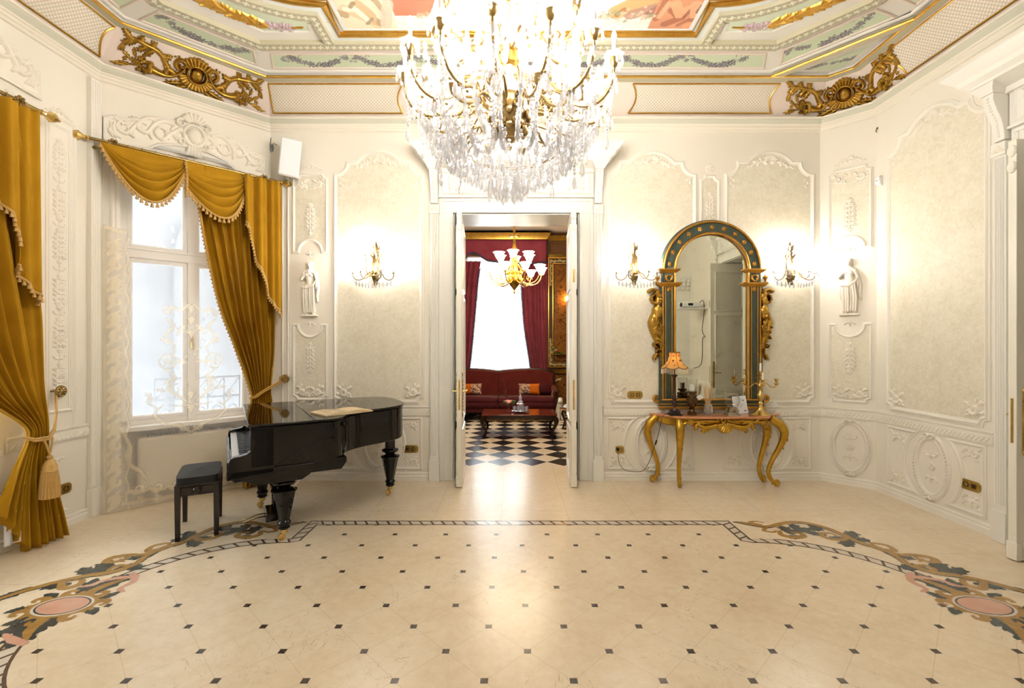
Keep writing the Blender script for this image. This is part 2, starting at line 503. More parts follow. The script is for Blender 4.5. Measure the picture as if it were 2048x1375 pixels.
# ------------------------------------------------------------------ walls
DX0, DX1, DTOP = -.69, .79, 3.135           # doorway in the far wall (world x) and its head
def wall(name, Mx, boxes):
    b = MB()
    for q in boxes: b.box(*q)
    return struct(b.build(name, M_WALL, M=Mx, smooth=0))
TH = .55
wall('wall_back', FB, [(-.25, DX0 - BL[0], 0, TH, 0, 4.7), (DX1 - BL[0], 6.469 + .25, 0, TH, 0, 4.7), (DX0 - BL[0], DX1 - BL[0], 0, TH, DTOP, 4.7)])
WL, WR, WS, WH = .17, 1.36, .78, 3.62      # window opening in the slanted wall
LA = math.hypot(BL[0] - AL[0], BL[1] - AL[1])
wall('wall_left_slanted', FA, [(-.2, WL, 0, .4, 0, 4.7), (WR, LA + .2, 0, .4, 0, 4.7), (WL, WR, 0, .4, WH, 4.7), (WL, WR, .2, .4, 0, WS)])
wall('wall_left', FL, [(FRONT, 2.4, 0, .4, 0, 4.7), (3.55, AL[1] + .1, 0, .4, 0, 4.7), (2.4, 3.55, 0, .4, 3.62, 4.7), (2.4, 3.55, .2, .4, 0, .78)])
wall('wall_right_slanted', FC, [(-.1, .529 + .1, 0, .3, 0, 4.7)])
RD0, RD1 = 1.55, 3.03                       # doorway in the right wall (local x)
wall('wall_right', FR, [(-.1, RD0, 0, TH, 0, 4.7), (RD1, CR[1] - FRONT, 0, TH, 0, 4.7), (RD0, RD1, 0, TH, DTOP, 4.7)])
wall('wall_front', Matrix.Translation((0, FRONT, 0)), [(-4.4, 4.6, -.3, 0, 0, 4.7)])

# ------------------------------------------------------------------ floor with its stone inlay
W = [(-3.92, FRONT), AL, BL, BR, CR, (4.0, FRONT)]
def ringoff(P, d):
    out = []
    for i, p in enumerate(P):
        p = Vector(p)
        d1 = (p - Vector(P[i - 1])).normalized() if i > 0 else None
        d2 = (Vector(P[i + 1]) - p).normalized() if i < len(P) - 1 else None
        d1 = d1 or d2; d2 = d2 or d1
        n1 = Vector((d1.y, -d1.x)); n2 = Vector((d2.y, -d2.x)); mt = (n1 + n2).normalized()
        q = p + mt * d / max(.3, mt.dot(n1)); out.append((q.x, q.y))
    return out
b = MB(); b.prism([(-4.3, FRONT - .3), (-4.3, 4.6), (-3.1, 5.9), (-1.2, 6.11), (4.6, 6.11), (4.6, FRONT - .3)], -.1, 0, 'z')
FLOOR = struct(b.build('floor', M_FLOORE, smooth=0))
XC, LOBE, LR = .07, (1.87, 2.86), .935      # axis of the floor, centre of its side lobes and their radius
def border(off, n=40):
    """Outline of the inlaid border, right half then mirrored: off grows outwards."""
    pts = [(1.84 + off, 4.165 + off), (1.84 + off, 3.80 + off * .3)]
    r = LR + off
    a0 = math.asin(min(1, (3.80 + off * .3 - LOBE[1]) / r))
    for k in range(n + 1):
        a = a0 - (a0 + PI / 2) * k / n
        pts.append((LOBE[0] + r * math.cos(a), LOBE[1] + r * math.sin(a)))
    pts.append((1.84, 2 * LOBE[1] - 4.165 - off))
    R = [(XC + x, y) for x, y in pts]
    L = [(XC - x, y) for x, y in reversed(pts)]
    return R, L
def closed_border(off):
    R, L = border(off); return L + R
def flat(name, poly, z, mat, par):
    b = MB(); b.add([(x, y, z) for x, y in poly], [tuple(range(len(poly)))[::-1]])
    o = b.build(name, mat, par, smooth=0)
    if o.data.polygons[0].normal.z < 0: o.data.flip_normals()
    return o
flat('tile_field', closed_border(-.04), .0006, M_FLOORF, FLOOR)
def band(name, o0, o1, z, mat):
    A = closed_border(o0); B = closed_border(o1); n = len(A)
    b = MB(); b.add([(x, y, z) for x, y in A + B], [(i, n + i, n + (i + 1) % n, (i + 1) % n) for i in range(n)])
    return b.build(name, mat, FLOOR, smooth=0)
band('border_ground', -.05, .05, .0009, M_WHITEI)
band('border_line', -.05, -.034, .0013, M_BRONZE)
band('border_line', .034, .05, .0013, M_BRONZE)
def walk(P, step):
    out = []; acc = 0
    for i in range(len(P) - 1):
        a, c = Vector(P[i]), Vector(P[i + 1]); L = (c - a).length
        while acc <= L:
            out.append((a + (c - a) * (acc / max(L, 1e-9)), (c - a).normalized())); acc += step
        acc -= L
    return out
b = MB()
Rr, Ll = border(0)
for side, P in ((1, [(XC, 4.165)] + Rr[:-1]), (-1, [(XC, 4.165)] + [(2 * XC - x, y) for x, y in Rr[:-1]])):
    for p, d in walk(P, .098)[1:]:
        n = Vector((d.y, -d.x)); sl = d * .022
        for q, mi in ((0, 0),):
            a = p - n * .04 - sl; c = p + n * .04 + sl; w = d * .010
            b.add([(v.x, v.y, .0012) for v in (a - w, a + w, c + w, c - w)], [(0, 1, 2, 3)], 0)
b.build('border_rung', M_BRONZE, FLOOR, smooth=0)
def ribbon(S, z, mat, name, par):
    """Flat inlay ribbons from strokes (P in plan, radii = half widths)."""
    b = MB()
    for P, r, h in S:
        n = len(P); vs = []
        for i in range(n):
            t = P[min(i + 1, n - 1)] - P[max(i - 1, 0)]; L = math.hypot(*t) or 1
            nx, ny = -t[1] / L * r[i], t[0] / L * r[i]
            vs += [(P[i][0] + nx, P[i][1] + ny, z), (P[i][0] - nx, P[i][1] - ny, z)]
        b.add(vs, [(2 * i, 2 * i + 1, 2 * i + 3, 2 * i + 2) for i in range(n - 1)])
    return b.build(name, mat, par, smooth=0)
def scroll_set():
    """The acanthus scroll beside the border, right-hand side, in plan."""
    V = smoothpath([(2.02, 4.19), (2.12, 4.13), (2.24, 4.08), (2.36, 4.13), (2.50, 4.18), (2.63, 4.16), (2.73, 4.06), (2.78, 3.90), (2.80, 3.76), (2.88, 3.65), (2.90, 3.50), (2.88, 3.37), (2.96, 3.26), (3.08, 3.215), (3.20, 3.13), (3.30, 3.02), (3.36, 2.92)], 6)
    och = [stroke(V, [.006, .016, .018, .02, .022, .02, .018, .022, .018, .02, .024, .018, .02, .012], 1)]
    drk = [stroke(V - np.array([.012, .012]), [.004, .014, .016, .012, .016, .018, .012, .016, .020, .010, .014, .018, .010, .004], 1)]
    och += [stroke(smoothpath([(2.29, 3.98), (2.26, 3.90), (2.33, 3.85), (2.42, 3.87), (2.44, 3.93), (2.38, 3.95)], 6), [.010, .022, .022, .018, .010], 1),
            stroke(smoothpath([(2.78, 3.86), (2.68, 3.80), (2.60, 3.84), (2.60, 3.92), (2.68, 3.94), (2.71, 3.89)], 6), [.016, .020, .018, .014, .006], 1),
            stroke(smoothpath([(2.84, 3.68), (2.95, 3.60), (2.98, 3.69), (2.90, 3.74), (2.87, 3.70)], 6), [.016, .018, .014, .005], 1),
            stroke(smoothpath([(2.86, 3.62), (2.96, 3.53), (3.03, 3.53), (3.13, 3.49), (3.12, 3.42), (3.05, 3.42), (3.05, 3.46)], 6), [.014, .016, .022, .024, .014, .006], 1),
            stroke(smoothpath([(3.03, 3.53), (3.02, 3.44), (2.99, 3.42)], 5), [.014, .008, .002], 1),
            stroke(smoothpath([(2.90, 3.36), (2.98, 3.36), (3.00, 3.30), (2.95, 3.29)], 5), [.012, .016, .010, .004], 1),
            stroke(smoothpath([(3.16, 3.12), (3.08, 3.05), (3.02, 3.09), (3.06, 3.16), (3.12, 3.14)], 5), [.014, .020, .018, .010, .004], 1),
            stroke(smoothpath([(2.20, 4.12), (2.13, 4.17), (2.20, 4.20), (2.25, 4.17)], 5), [.010, .012, .008, .003], 1),
            stroke(smoothpath([(2.22, 4.06), (2.16, 3.99), (2.22, 3.96), (2.27, 3.99)], 5), [.010, .012, .010, .003], 1)]
    for x, y, a, L, w in ((2.36, 3.93, 80, .16, .035), (2.42, 3.97, 20, .16, .03), (2.50, 3.97, -40, .15, .03), (2.45, 4.02, 60, .12, .028), (2.56, 4.02, 0, .13, .03), (2.38, 3.88, 200, .10, .022),
                          (2.78, 3.86, 30, .17, .035), (2.80, 3.82, -20, .12, .028), (2.76, 3.80, 215, .17, .035), (2.74, 3.84, 180, .12, .026), (2.90, 3.57, -60, .15, .028), (2.90, 3.35, 190, .12, .03),
                          (3.02, 3.27, 50, .20, .04), (3.08, 3.25, 20, .15, .03), (3.10, 3.10, -20, .15, .03), (3.30, 3.05, -70, .22, .03), (2.10, 4.16, 160, .12, .012), (2.62, 4.10, -70, .10, .022), (2.95, 3.28, 120, .13, .03)):
        drk += leaf(x, y, a, L, w, 25, 1, 2)
    # cartouche with the pink oval
    cx, cy = 2.885 - XC + XC, 2.845
    for k in range(7):
        a = 2 * PI * k / 7 + .3; g = 1 if k % 2 else -1
        och.append(stroke(spi(cx + .215 * math.cos(a), cy + .165 * math.sin(a), .06, .014, math.degrees(a) + 110 * g, math.degrees(a) + 430 * g, 16), [.010, .020, .014, .005], 1))
        drk += leaf(cx + .19 * math.cos(a + .4), cy + .14 * math.sin(a + .4), math.degrees(a + .4), .10, .02, 40 * g, 1, 1)
    for sy in (1, -1):
        drk += leaf(cx - .04, cy + sy * .14, 95 * sy, .26, .05, 18 * sy, 1, 2) + leaf(cx + .02, cy + sy * .14, 70 * sy, .2, .035, 0, 1, 2)
        och.append(stroke(smoothpath([(cx - .02, cy + sy * .13), (cx - .05, cy + sy * .24), (cx - .12, cy + sy * .33)], 6), [.030, .022, .004], 1))
    pin = [stroke(smoothpath([(cx - .16, cy + .36), (cx - .06, cy + .34), (cx + .02, cy + .30), (cx + .04, cy + .25), (cx + .10, cy + .22)], 6), [.012, .016, .010, .014, .004], 1),
           stroke(smoothpath([(cx - .10, cy + .40), (cx - .19, cy + .30), (cx - .18, cy + .20), (cx - .24, cy + .16)], 6), [.012, .014, .010, .004], 1),
           stroke(smoothpath([(cx - .14, cy - .36), (cx - .05, cy - .33), (cx + .05, cy - .28)], 6), [.012, .016, .004], 1)]
    return och, drk, pin, (cx, cy)
och, drk, pin, (rx, ry) = scroll_set()
for mirror in (False, True):
    f = (lambda S: mirx(S, XC)) if mirror else (lambda S: S)
    for S_, z_, m_, n_, q_ in ((drk, .0016, M_DARKI, 'leaf_inlay', 1.25), (och, .0019, M_OCHRE, 'scroll_inlay', 1.12), (pin, .0022, M_PINKI, 'ribbon_inlay', 1.3)):
        place(relief(f([(P_, r_ * q_, h_) for P_, r_, h_ in S_]), n_, m_, .006, lambda x, z, h: np.stack([x, z, np.full(x.shape, z_)], 1), 0), n_, FLOOR)
    ccx = 2 * XC - rx if mirror else rx
    def ell(a_, b_): return [(ccx + a_ * math.cos(2 * PI * k / 40), ry + b_ * math.sin(2 * PI * k / 40)) for k in range(40)]
    flat('cartouche_rim', ell(.185, .135), .0023, M_OCHRE, FLOOR)
    flat('cartouche_rim', ell(.165, .115), .0026, M_WHITEI, FLOOR)
    flat('cartouche_rim', ell(.150, .102), .0028, M_DARKI, FLOOR)
    flat('oval_inlay', ell(.14, .093), .0030, M_PINKI, FLOOR)

# ------------------------------------------------------------------ cornice and cove
M_CORN = pmat('ivory cornice paint', srgb(236, 229, 214), .5)
M_CORN2 = pmat('grey green cornice paint', srgb(206, 205, 188), .5)
def ringsweep(P, prof, mats, name, parent=None, mids=None):
    b = MB(); R = [ringoff(P, d) for d, z in prof]
    for k in range(len(prof) - 1):
        A, B = R[k], R[k + 1]; n = len(P)
        vs = [(x, y, prof[k][1]) for x, y in A] + [(x, y, prof[k + 1][1]) for x, y in B]
        b.add(vs, [(i, n + i, n + i + 1, i + 1) for i in range(n - 1)], mids[k] if mids else 0)
    return b.build(name, mats, parent, smooth=20)
CPROF = [(0, 4.09), (.016, 4.095), (.020, 4.118), (.032, 4.128), (.034, 4.148), (.044, 4.153), (.052, 4.166), (.082, 4.198), (.086, 4.208), (.100, 4.211), (.104, 4.226), (.098, 4.230), (.046, 4.228), (.040, 4.245)]
struct(ringsweep(W, CPROF, [M_CORN, M_CORN2], 'trim_1', mids=[0, 0, 0, 0, 0, 0, 1, 1, 0, 0, 0, 1, 1]))
CD0, CZ0, CD1, CZ1 = .040, 4.245, .268, 4.53
CEIL = struct(ringsweep(W, [(CD0, CZ0), (CD1, CZ1)], M_PINKC, 'ceiling'))
CB, CT = ringoff(W, CD0), ringoff(W, CD1)
CM = [((a[0] + c[0]) / 2, (a[1] + c[1]) / 2) for a, c in zip(CB, CT)]
cl = [0]
for i in range(len(CM) - 1): cl.append(cl[-1] + math.hypot(CM[i + 1][0] - CM[i][0], CM[i + 1][1] - CM[i][1]))
cl = np.array(cl) - cl[2]                     # s = 0 at the left corner of the doorway wall
CLEN = math.hypot(CD1 - CD0, CZ1 - CZ0)
CBn, CTn = np.array(CB), np.array(CT)
def cove(s, v, h):
    """Points on the cove: s metres along it, v 0..1 up the slope, h metres proud of it."""
    s = np.asarray(s, float); v = np.asarray(v, float)
    i = np.clip(np.searchsorted(cl, s) - 1, 0, len(cl) - 2); f = (s - cl[i]) / (cl[i + 1] - cl[i])
    lo = CBn[i] + (CBn[i + 1] - CBn[i]) * f[..., None]; hi = CTn[i] + (CTn[i + 1] - CTn[i]) * f[..., None]
    d = CTn[i + 1] - CTn[i]; d = d / np.linalg.norm(d, axis=-1, keepdims=True)
    inn = np.stack([d[..., 1], -d[..., 0]], -1)
    k = (CZ1 - CZ0) / CLEN; q = (CD1 - CD0) / CLEN
    xy = lo + (hi - lo) * v[..., None] + inn * (h * k)[..., None] if not np.isscalar(h) else lo + (hi - lo) * v[..., None] + inn * (h * k)
    z = CZ0 + (CZ1 - CZ0) * v - np.asarray(h) * q
    return np.concatenate([xy, np.broadcast_to(z, v.shape)[..., None]], -1)
def lattice(u, v):
    p = .036; a = (u + v) / p; c = (u - v) / p
    d = np.hypot(a - np.round(a), c - np.round(c))
    t = np.clip((d - .28) / .12, 0, 1)[:, None]
    return np.array([srgb(240, 230, 216)]) * (1 - t) + np.array([srgb(206, 196, 178)]) * t
def trellis(s0, s1, e0, e1):
    """Painted trellis panel on the cove with a gilt frame; e0, e1 bow its ends (metres as a function of v)."""
    v0, v1 = .13, .955
    painted(lambda u, v: cove(u, v, np.full(u.shape, .0015)), s0 - .15, s1 + .15, v0, v1, .0065,
            lambda u, v: lattice(u, v * CLEN), 'trellis_panel', M_PAINT, CEIL,
            mask=lambda U, V: (U > s0 + e0(V)) & (U < s1 + e1(V)))
    vv = np.linspace(v0, v1, 14)
    pts = np.concatenate([np.stack([s0 + e0(vv), vv], 1), np.stack([np.linspace(s0 + e0(v1), s1 + e1(v1), 40), np.full(40, v1)], 1),
                          np.stack([s1 + e1(vv[::-1]), vv[::-1]], 1), np.stack([np.linspace(s1 + e1(v0), s0 + e0(v0), 40), np.full(40, v0)], 1)])
    b = MB(); b.tube([tuple(p) for p in cove(pts[:, 0], pts[:, 1], np.full(len(pts), .004))], .0095, 6, closed=True)
    b.build('trellis_frame', M_GILD2, CEIL)
def sof(px): return (px - CXP) * (YB - .15) / FPX - CM[2][0]     # pixel column on the far cove -> s
bow = lambda k: (lambda v: k * np.sin(PI * np.clip((np.asarray(v) - .13) / .825, 0, 1)))
trellis(sof(546), sof(806), lambda v: -.045 * (np.asarray(v) - .13), bow(-.06))
trellis(sof(1257), sof(1545), lambda v: .06 * np.sin(PI * np.clip((np.asarray(v) - .13) / .825, 0, 1)) + .04 * np.asarray(v), lambda v: -.055 * np.sin(PI * (np.asarray(v) - .13) / .825) + .07 * np.asarray(v) ** 2)
trellis(cl[1] - 2.6, cl[1] - .03, lambda v: 0 * np.asarray(v), lambda v: -.10 * np.sin(PI * .5 * np.clip((np.asarray(v) - .13) / .825, 0, 1)) + .14 * np.asarray(v) ** 3)
trellis(cl[4] + .42, cl[4] + 2.8, lambda v: .02 - .26 * np.clip((np.asarray(v) - .13) / .825, 0, 1) ** 2, lambda v: 0 * np.asarray(v))

# gilded cornucopia ornament (s across, v*CLEN up)
def gold_half():
    S = []
    S += [stroke(spi(.135, .235, .055, .018, -60, 330, 26), [.020, .020, .014, .008], [.045, .05, .04])]
    S += [stroke(smoothpath([(.11, .20), (.15, .14), (.21, .095), (.29, .085), (.36, .10)], 7), [.014, .017, .022, .030, .038], [.04, .045, .05, .06])]
    S += [stroke([(.365, .075), (.375, .14)], [.028, .028], .065)]
    for k in range(16):
        a = RNG.rand() * 2 * PI; r = .065 * math.sqrt(RNG.rand())
        S += flower(.445 + 1.15 * r * math.cos(a), .10 + r * math.sin(a), .02 + .012 * RNG.rand(), .03 + .025 * RNG.rand(), 5, RNG.rand() * 60)
    for x, z, a, L in ((.50, .08, -10, .10), (.52, .13, 30, .09), (.49, .16, 60, .09), (.44, .17, 100, .08), (.54, .06, -15, .11)):
        S += leaf(x, z, a, L, .012, 20, .02, 2)
    S += flower(.60, .055, .018, .02, 5) + flower(.56, .115, .02, .022, 5) + flower(.40, .215, .017, .02, 5)
    # acanthus over the horn
    S += [stroke(smoothpath([(.235, .16), (.27, .20), (.30, .245), (.36, .285), (.44, .30), (.53, .315), (.62, .315)], 7), [.026, .024, .022, .024, .022, .018, .004], [.03, .035, .04, .04, .02])]
    for x, z, a, L in ((.33, .27, 200, .09), (.36, .28, -30, .09), (.42, .295, -35, .10), (.46, .30, 45, .07), (.50, .31, -25, .10), (.38, .29, 70, .06), (.30, .24, 150, .07), (.55, .315, -40, .09), (.56, .32, 25, .10), (.24, .15, 190, .08), (.23, .15, -60, .09)):
        S += leaf(x, z, a, L * 1.1, .019, 30 * (1 if a > 0 else -1), .034, 3)
    S += flower(.245, .165, .035, .045, 6)
    S += [stroke(smoothpath([(.55, .31), (.60, .28), (.605, .235)], 6), .005, .014)]
    for dx, w in ((-.014, .010), (0, .013), (.014, .010)):
        S += [stroke([(.605 + dx * .3, .235), (.605 + dx, .205), (.605 + dx * 1.3, .175)], [.010, w, .003], .03)]
    S += leaf(.10, .07, -25, .17, .02, 10, .03, 3) + leaf(.06, .05, -30, .14, .018, 10, .03, 2)
    for k in range(4): S += flower(.17 + .03 * k, .30 - .012 * k, .012, .02, 5)
    return S
def gold_centre():
    S = [stroke([(0, .175), (0, .195)], .058, .075)]
    S += [stroke(np.stack([.083 * np.cos(np.linspace(0, 2 * PI, 40)), .185 + .083 * np.sin(np.linspace(0, 2 * PI, 40))], 1), .013, .055)]
    for k in range(13):
        a = math.radians(200 + 140 * k / 12)
        S.append(stroke([(.10 * math.cos(a), .185 + .10 * math.sin(a)), (.155 * math.cos(a), .185 + .15 * math.sin(a))], [.012, .018], [.03, .045]))
    for k in range(9):
        a = math.radians(30 + 120 * k / 8)
        S.append(stroke([(.10 * math.cos(a), .19 + .09 * math.sin(a)), (.15 * math.cos(a), .20 + .135 * math.sin(a))], [.014, .016], [.05, .04]))
    S += flower(0, .325, .03, .05, 6) + flower(.05, .315, .022, .04, 5) + flower(-.05, .315, .022, .04, 5)
    return S
GO = gold_half(); GO = GO + mirx(GO) + gold_centre()
def gold_orn(s_mid, label, sc=1.0):
    def fm(x, z, h): return cove(s_mid + x * sc, z / CLEN, h * .9)
    me = relief(GO, 'gilded_ornament', M_GILD, .0042, fm, 70)
    # a heavy stucco piece fixed to the cove
    o = place(me, 'gilded_ornament'); tag(o, label, 'ornament', 'gilded ornaments on the cove')
    return o
gold_orn((cl[1] + cl[2]) / 2, 'gilded cornucopia ornament on the cove above the slanted window wall')
gold_orn((cl[3] + cl[4]) / 2, 'gilded cornucopia ornament bent round the cove corner at the far end of the right side')
gold_orn((cl[2] + cl[3]) / 2 - .20, 'gilded cornucopia ornament on the cove above the doorway, behind the crystal chandelier')

# ------------------------------------------------------------------ coffered ceiling
ZS, ZP = 4.53, 4.575                          # soffit of the beams, recessed plane
G = [(-3.575, FRONT), (-3.575, 4.25), (-2.70, 5.12), (2.846, 5.12), (3.645, 4.204), (3.645, FRONT)]
b = MB(); b.box(-4.4, 4.6, FRONT - .3, 6.2, 4.62, 4.75)
b.build('ceiling_slab', M_CEIL, CEIL, smooth=0)
MXc, MY = .055, 4.508
def mural_outline(off, n=14, full=True):
    """Outline of the painted field, outwards by off (in plan)."""
    hx = 1.74 + off; ytop = MY + off; ystep = 4.105 + off; r = .96 + off
    pts = [(hx, ytop), (hx, ystep)]
    for k in range(1, n + 1):
        a = PI / 2 - PI / 2 * k / n
        pts.append((1.74 + r * math.cos(a), 4.105 - .96 + r * math.sin(a)))
    pts.append((1.74 + r, FRONT))
    R = [(MXc + x, y) for x, y in pts]; L = [(MXc - x, y) for x, y in reversed(pts)]
    return L + R
def capped(P): return P
MUR = mural_outline(0)
def ring_strip(A, B, za, zb, name, mat, mi=None):
    n = len(A); b = MB()
    b.add([(x, y, za) for x, y in A] + [(x, y, zb) for x, y in B], [(i, i + 1, n + i + 1, n + i) for i in range(n - 1)])
    return b.build(name, mat, CEIL, smooth=20)
# recessed plane between the octagon G and the painted field
b = MB()
Gi = ringoff(G, -.02)
poly = [(x, y, ZP) for x, y in Gi] 
b.add(poly, [tuple(range(len(poly)))])
b.build('ceiling_field', M_CEIL, CEIL, smooth=0)
# outer soffit, on the right it widens to the real wall
OUT = ringoff(W, .36)
ring_strip(ringoff(W, CD1 - .003), OUT, ZS, ZS, 'soffit', M_OLIVE)
ring_strip(OUT, OUT, ZS, ZP + .05, 'soffit_edge', M_CEIL)
b = MB(); tri = [(OUT[3][0] - .55, OUT[3][1]), OUT[3], OUT[4], (OUT[4][0], OUT[4][1] - .9)]
b.add([(x, y, ZP) for x, y in tri], [(0, 1, 2, 3)]); b.build('corner_field', M_CEIL, CEIL, smooth=0)
Go = ringoff(G, -.085)
b = MB()
for a, c in ((3, 4),):
    P1, P2, Q1, Q2 = Vector(G[a]), Vector(G[c]), Vector(Go[a]), Vector(Go[c])
    b.add([(*P1, ZS - .002), (*P2, ZS - .002), (*Q2, ZS - .002), (*Q1, ZS - .002), (*P1, ZP + .02), (*P2, ZP + .02), (*Q2, ZP + .02), (*Q1, ZP + .02)], [(0, 1, 2, 3), (0, 4, 5, 1), (3, 2, 6, 7)])
b.build('corner_beam', M_OLIVE, CEIL, smooth=0)
def bead(P, r, z, name, mat, par=CEIL):
    b = MB(); b.tube([(x, y, z) for x, y in P], r, 8)
    return b.build(name, mat, par)
bead(ringoff(G, .006), .015, ZS + .004, 'gilt_bead', M_GILD2)
bead(ringoff(W, .366)[2:], .013, ZS + .006, 'gilt_bead', M_GILD2)
for e, r in ((.028, .012), (.052, .016)): bead(ringoff(G, e), r, ZP - .002, 'white_bead', M_CEIL)
GRN = np.array(srgb(206, 217, 190)); GREY = np.array(srgb(96, 92, 100)); GREY2 = np.array(srgb(168, 164, 166)); GOLDP = np.array(srgb(196, 160, 40))
def paint_flowers(u, v, F, C):
    for (x, y, r, dark, lite) in F:
        m = (abs(u - x) < r) & (abs(v - y) < r)
        if not m.any(): continue
        dx, dy = u[m] - x, v[m] - y; d = np.hypot(dx, dy) / r; a = np.arctan2(dy, dx)
        edge = .72 + .28 * np.cos(5 * a + x * 40)
        k = np.clip((edge - d) / .22, 0, 1)[:, None] * .9
        inner = np.clip(1.2 - np.abs(d - .38) * 5, 0, 1)[:, None]
        C[m] = C[m] * (1 - k) + (np.array(dark) * (1 - inner) + np.array(lite) * inner) * k
    return C
def swags(L, Wd, nsw, gold=True):
    F = []; w = L / nsw
    for k in range(nsw):
        for i in range(46):
            t = RNG.rand(); y = Wd * (.80 - .58 * math.sin(PI * t)) + RNG.randn() * Wd * .05; x = k * w + w * (.05 + .9 * t)
            dk = GREY * (.7 + .8 * RNG.rand())
            F.append((x, y, Wd * (.10 + .10 * math.sin(PI * t) * RNG.rand() + .03), dk * .75, GREY2 * (.8 + .4 * RNG.rand())))
        for i in range(10):
            x = k * w + w * (.02 + .05 * RNG.randn()); y = Wd * (.45 + .4 * RNG.rand()); F.append((x, y, Wd * .10, GREY, GREY2))
        for i in range(14):
            t = RNG.rand(); side = RNG.rand() < .5
            x = k * w + (w * (.08 + .18 * t) if side else w * (.92 - .18 * t)); F.append((x, Wd * (.86 + .06 * RNG.randn()), Wd * .05, GREY * 1.1, GREY2))
    for k in range(nsw + 1): F.append((min(max(k * w, Wd * .12), L - Wd * .12), Wd * .88, Wd * .09, GOLDP, GOLDP * 1.2))
    return F
def facet(P, i, e1, e2, gap):
    A, B = ringoff(P, e1), ringoff(P, e2)
    a, c, d, f = map(Vector, (A[i], A[i + 1], B[i + 1], B[i]))
    def sh(p, q): return p + (q - p).normalized() * gap
    return sh(a, c), sh(c, a), sh(d, f), sh(f, d)
def garland_panel(quad, nsw, z=ZP - .003):
    a, c, d, f = quad; L = (c - a).length; Wd = ((f - a) - (c - a).normalized() * (f - a).dot((c - a).normalized())).length
    F = swags(L * .94, Wd, nsw); F = [(x + .03 * L, y, r, k1, k2) for x, y, r, k1, k2 in F]
    an, cn, dn, fn_ = (np.array(q) for q in (a, c, d, f))
    def fm(u, v):
        s = (u / L)[:, None]; t = (v / Wd)[:, None]
        xy = (an + (cn - an) * s) * (1 - t) + (fn_ + (dn - fn_) * s) * t
        return np.concatenate([xy, np.full((len(u), 1), z)], 1)
    painted(fm, 0, L, 0, Wd, .0068, lambda u, v: paint_flowers(u, v, F, np.tile(GRN, (len(u), 1))), 'garland_panel', M_PAINT, CEIL)
    b = MB(); q = [a, c, d, f]
    b.mould([(p.x, p.y) for p in q], [(0, z - .0), (-.006, z - .010), (-.016, z - .012), (-.022, z + .004)], True, frame='xy')
    b.build('panel_moulding', M_PINKC, CEIL)
for i, n in ((0, 5), (1, 1), (2, 7), (3, 1), (4, 5)):
    garland_panel(facet(G, i, .095, .365, .075), n)
garland_panel([Vector(p) for p in ((OUT[3][0] - .30, OUT[3][1] - .07), (OUT[3][0] - .03, OUT[3][1] - .07), (OUT[4][0] - .07, OUT[4][1] - .03), (OUT[4][0] - .07, OUT[4][1] - .26))], 1, ZP - .004) if False else None
triq = [Vector((OUT[3][0] - .36, OUT[3][1] - .055)), Vector((OUT[3][0] - .02, OUT[3][1] - .055)), Vector((OUT[4][0] - .055, OUT[4][1] + .02)), Vector((OUT[4][0] - .055, OUT[4][1] - .36))]
def tri_panel():
    q = [np.array(p) for p in triq]; mid = (q[0] + q[3]) / 2; cen = (q[1] + q[2]) / 2
    F = [(0.32 + .30 * math.cos(t) + .015 * RNG.randn(), .10 + .07 * math.sin(t * 2) + .015 * RNG.randn(), .02 + .02 * RNG.rand(), GREY * (.7 + .6 * RNG.rand()), GREY2) for t in np.linspace(.4, 2.7, 42)]
    du = (q[3] - q[0]); L = np.linalg.norm(du); du /= L; dv = np.array([-du[1], du[0]])
    if (cen - mid) @ dv < 0: dv = -dv
    w = (cen - mid) @ dv; l1 = (q[1] - q[0]) @ du; l2 = (q[2] - q[0]) @ du
    painted(lambda u, v: np.concatenate([q[0] + du * u[:, None] + dv * v[:, None], np.full((len(u), 1), ZP - .003)], 1), 0, L, .02, w, .0065,
            lambda u, v: paint_flowers(u, v, F, np.tile(GRN, (len(u), 1))), 'garland_panel', M_PAINT, CEIL,
            mask=lambda U, V: (U > l1 * V / w + .02) & (U < L + (l2 - L) * V / w - .02))
tri_panel()
# leaf bands on the lower beams
LB0, LB1 = .462, .560
LFB, LFL = np.array(srgb(176, 168, 144)), np.array(srgb(226, 228, 206))
def leafcol(u, v, w):
    C = np.tile(LFB, (len(u), 1)); p = .066; k = np.round(u / p); x = u - k * p; y = v - w / 2
    a = np.arctan2(y, x); d = np.hypot(x, y)
    big = (k.astype(int) % 2 == 0)
    r1 = .030 * (.72 + .28 * np.cos(5 * a + 1.5)); r2 = .026 * np.abs(np.cos(2 * a + .4)) + .006
    m = np.where(big, d < r1, d < r2)
    C[m] = LFL; C[m & (np.abs(np.sin(a * 2.5)) < .22) & (d > .006)] = LFL * .8
    return C
def leaf_strip(A, B, z=ZS + .001):
    """Painted leaf band between two plan polylines of equal length, with the beam's sides."""
    A = [np.array(p) for p in A]; B = [np.array(p) for p in B]
    for i in range(len(A) - 1):
        L = np.linalg.norm((A[i + 1] + B[i + 1] - A[i] - B[i]) / 2); w = .098
        if L < .01: continue
        painted(lambda u, v: np.concatenate([(A[i] + (A[i + 1] - A[i]) * (u / L)[:, None]) * (1 - (v / w)[:, None]) + (B[i] + (B[i + 1] - B[i]) * (u / L)[:, None]) * (v / w)[:, None], np.full((len(u), 1), z)], 1),
                0, L, 0, w, .0055, lambda u, v: leafcol(u, v, w), 'leaf_band', M_PAINT, CEIL)
la, lb = ringoff(G, LB0), ringoff(G, LB1)
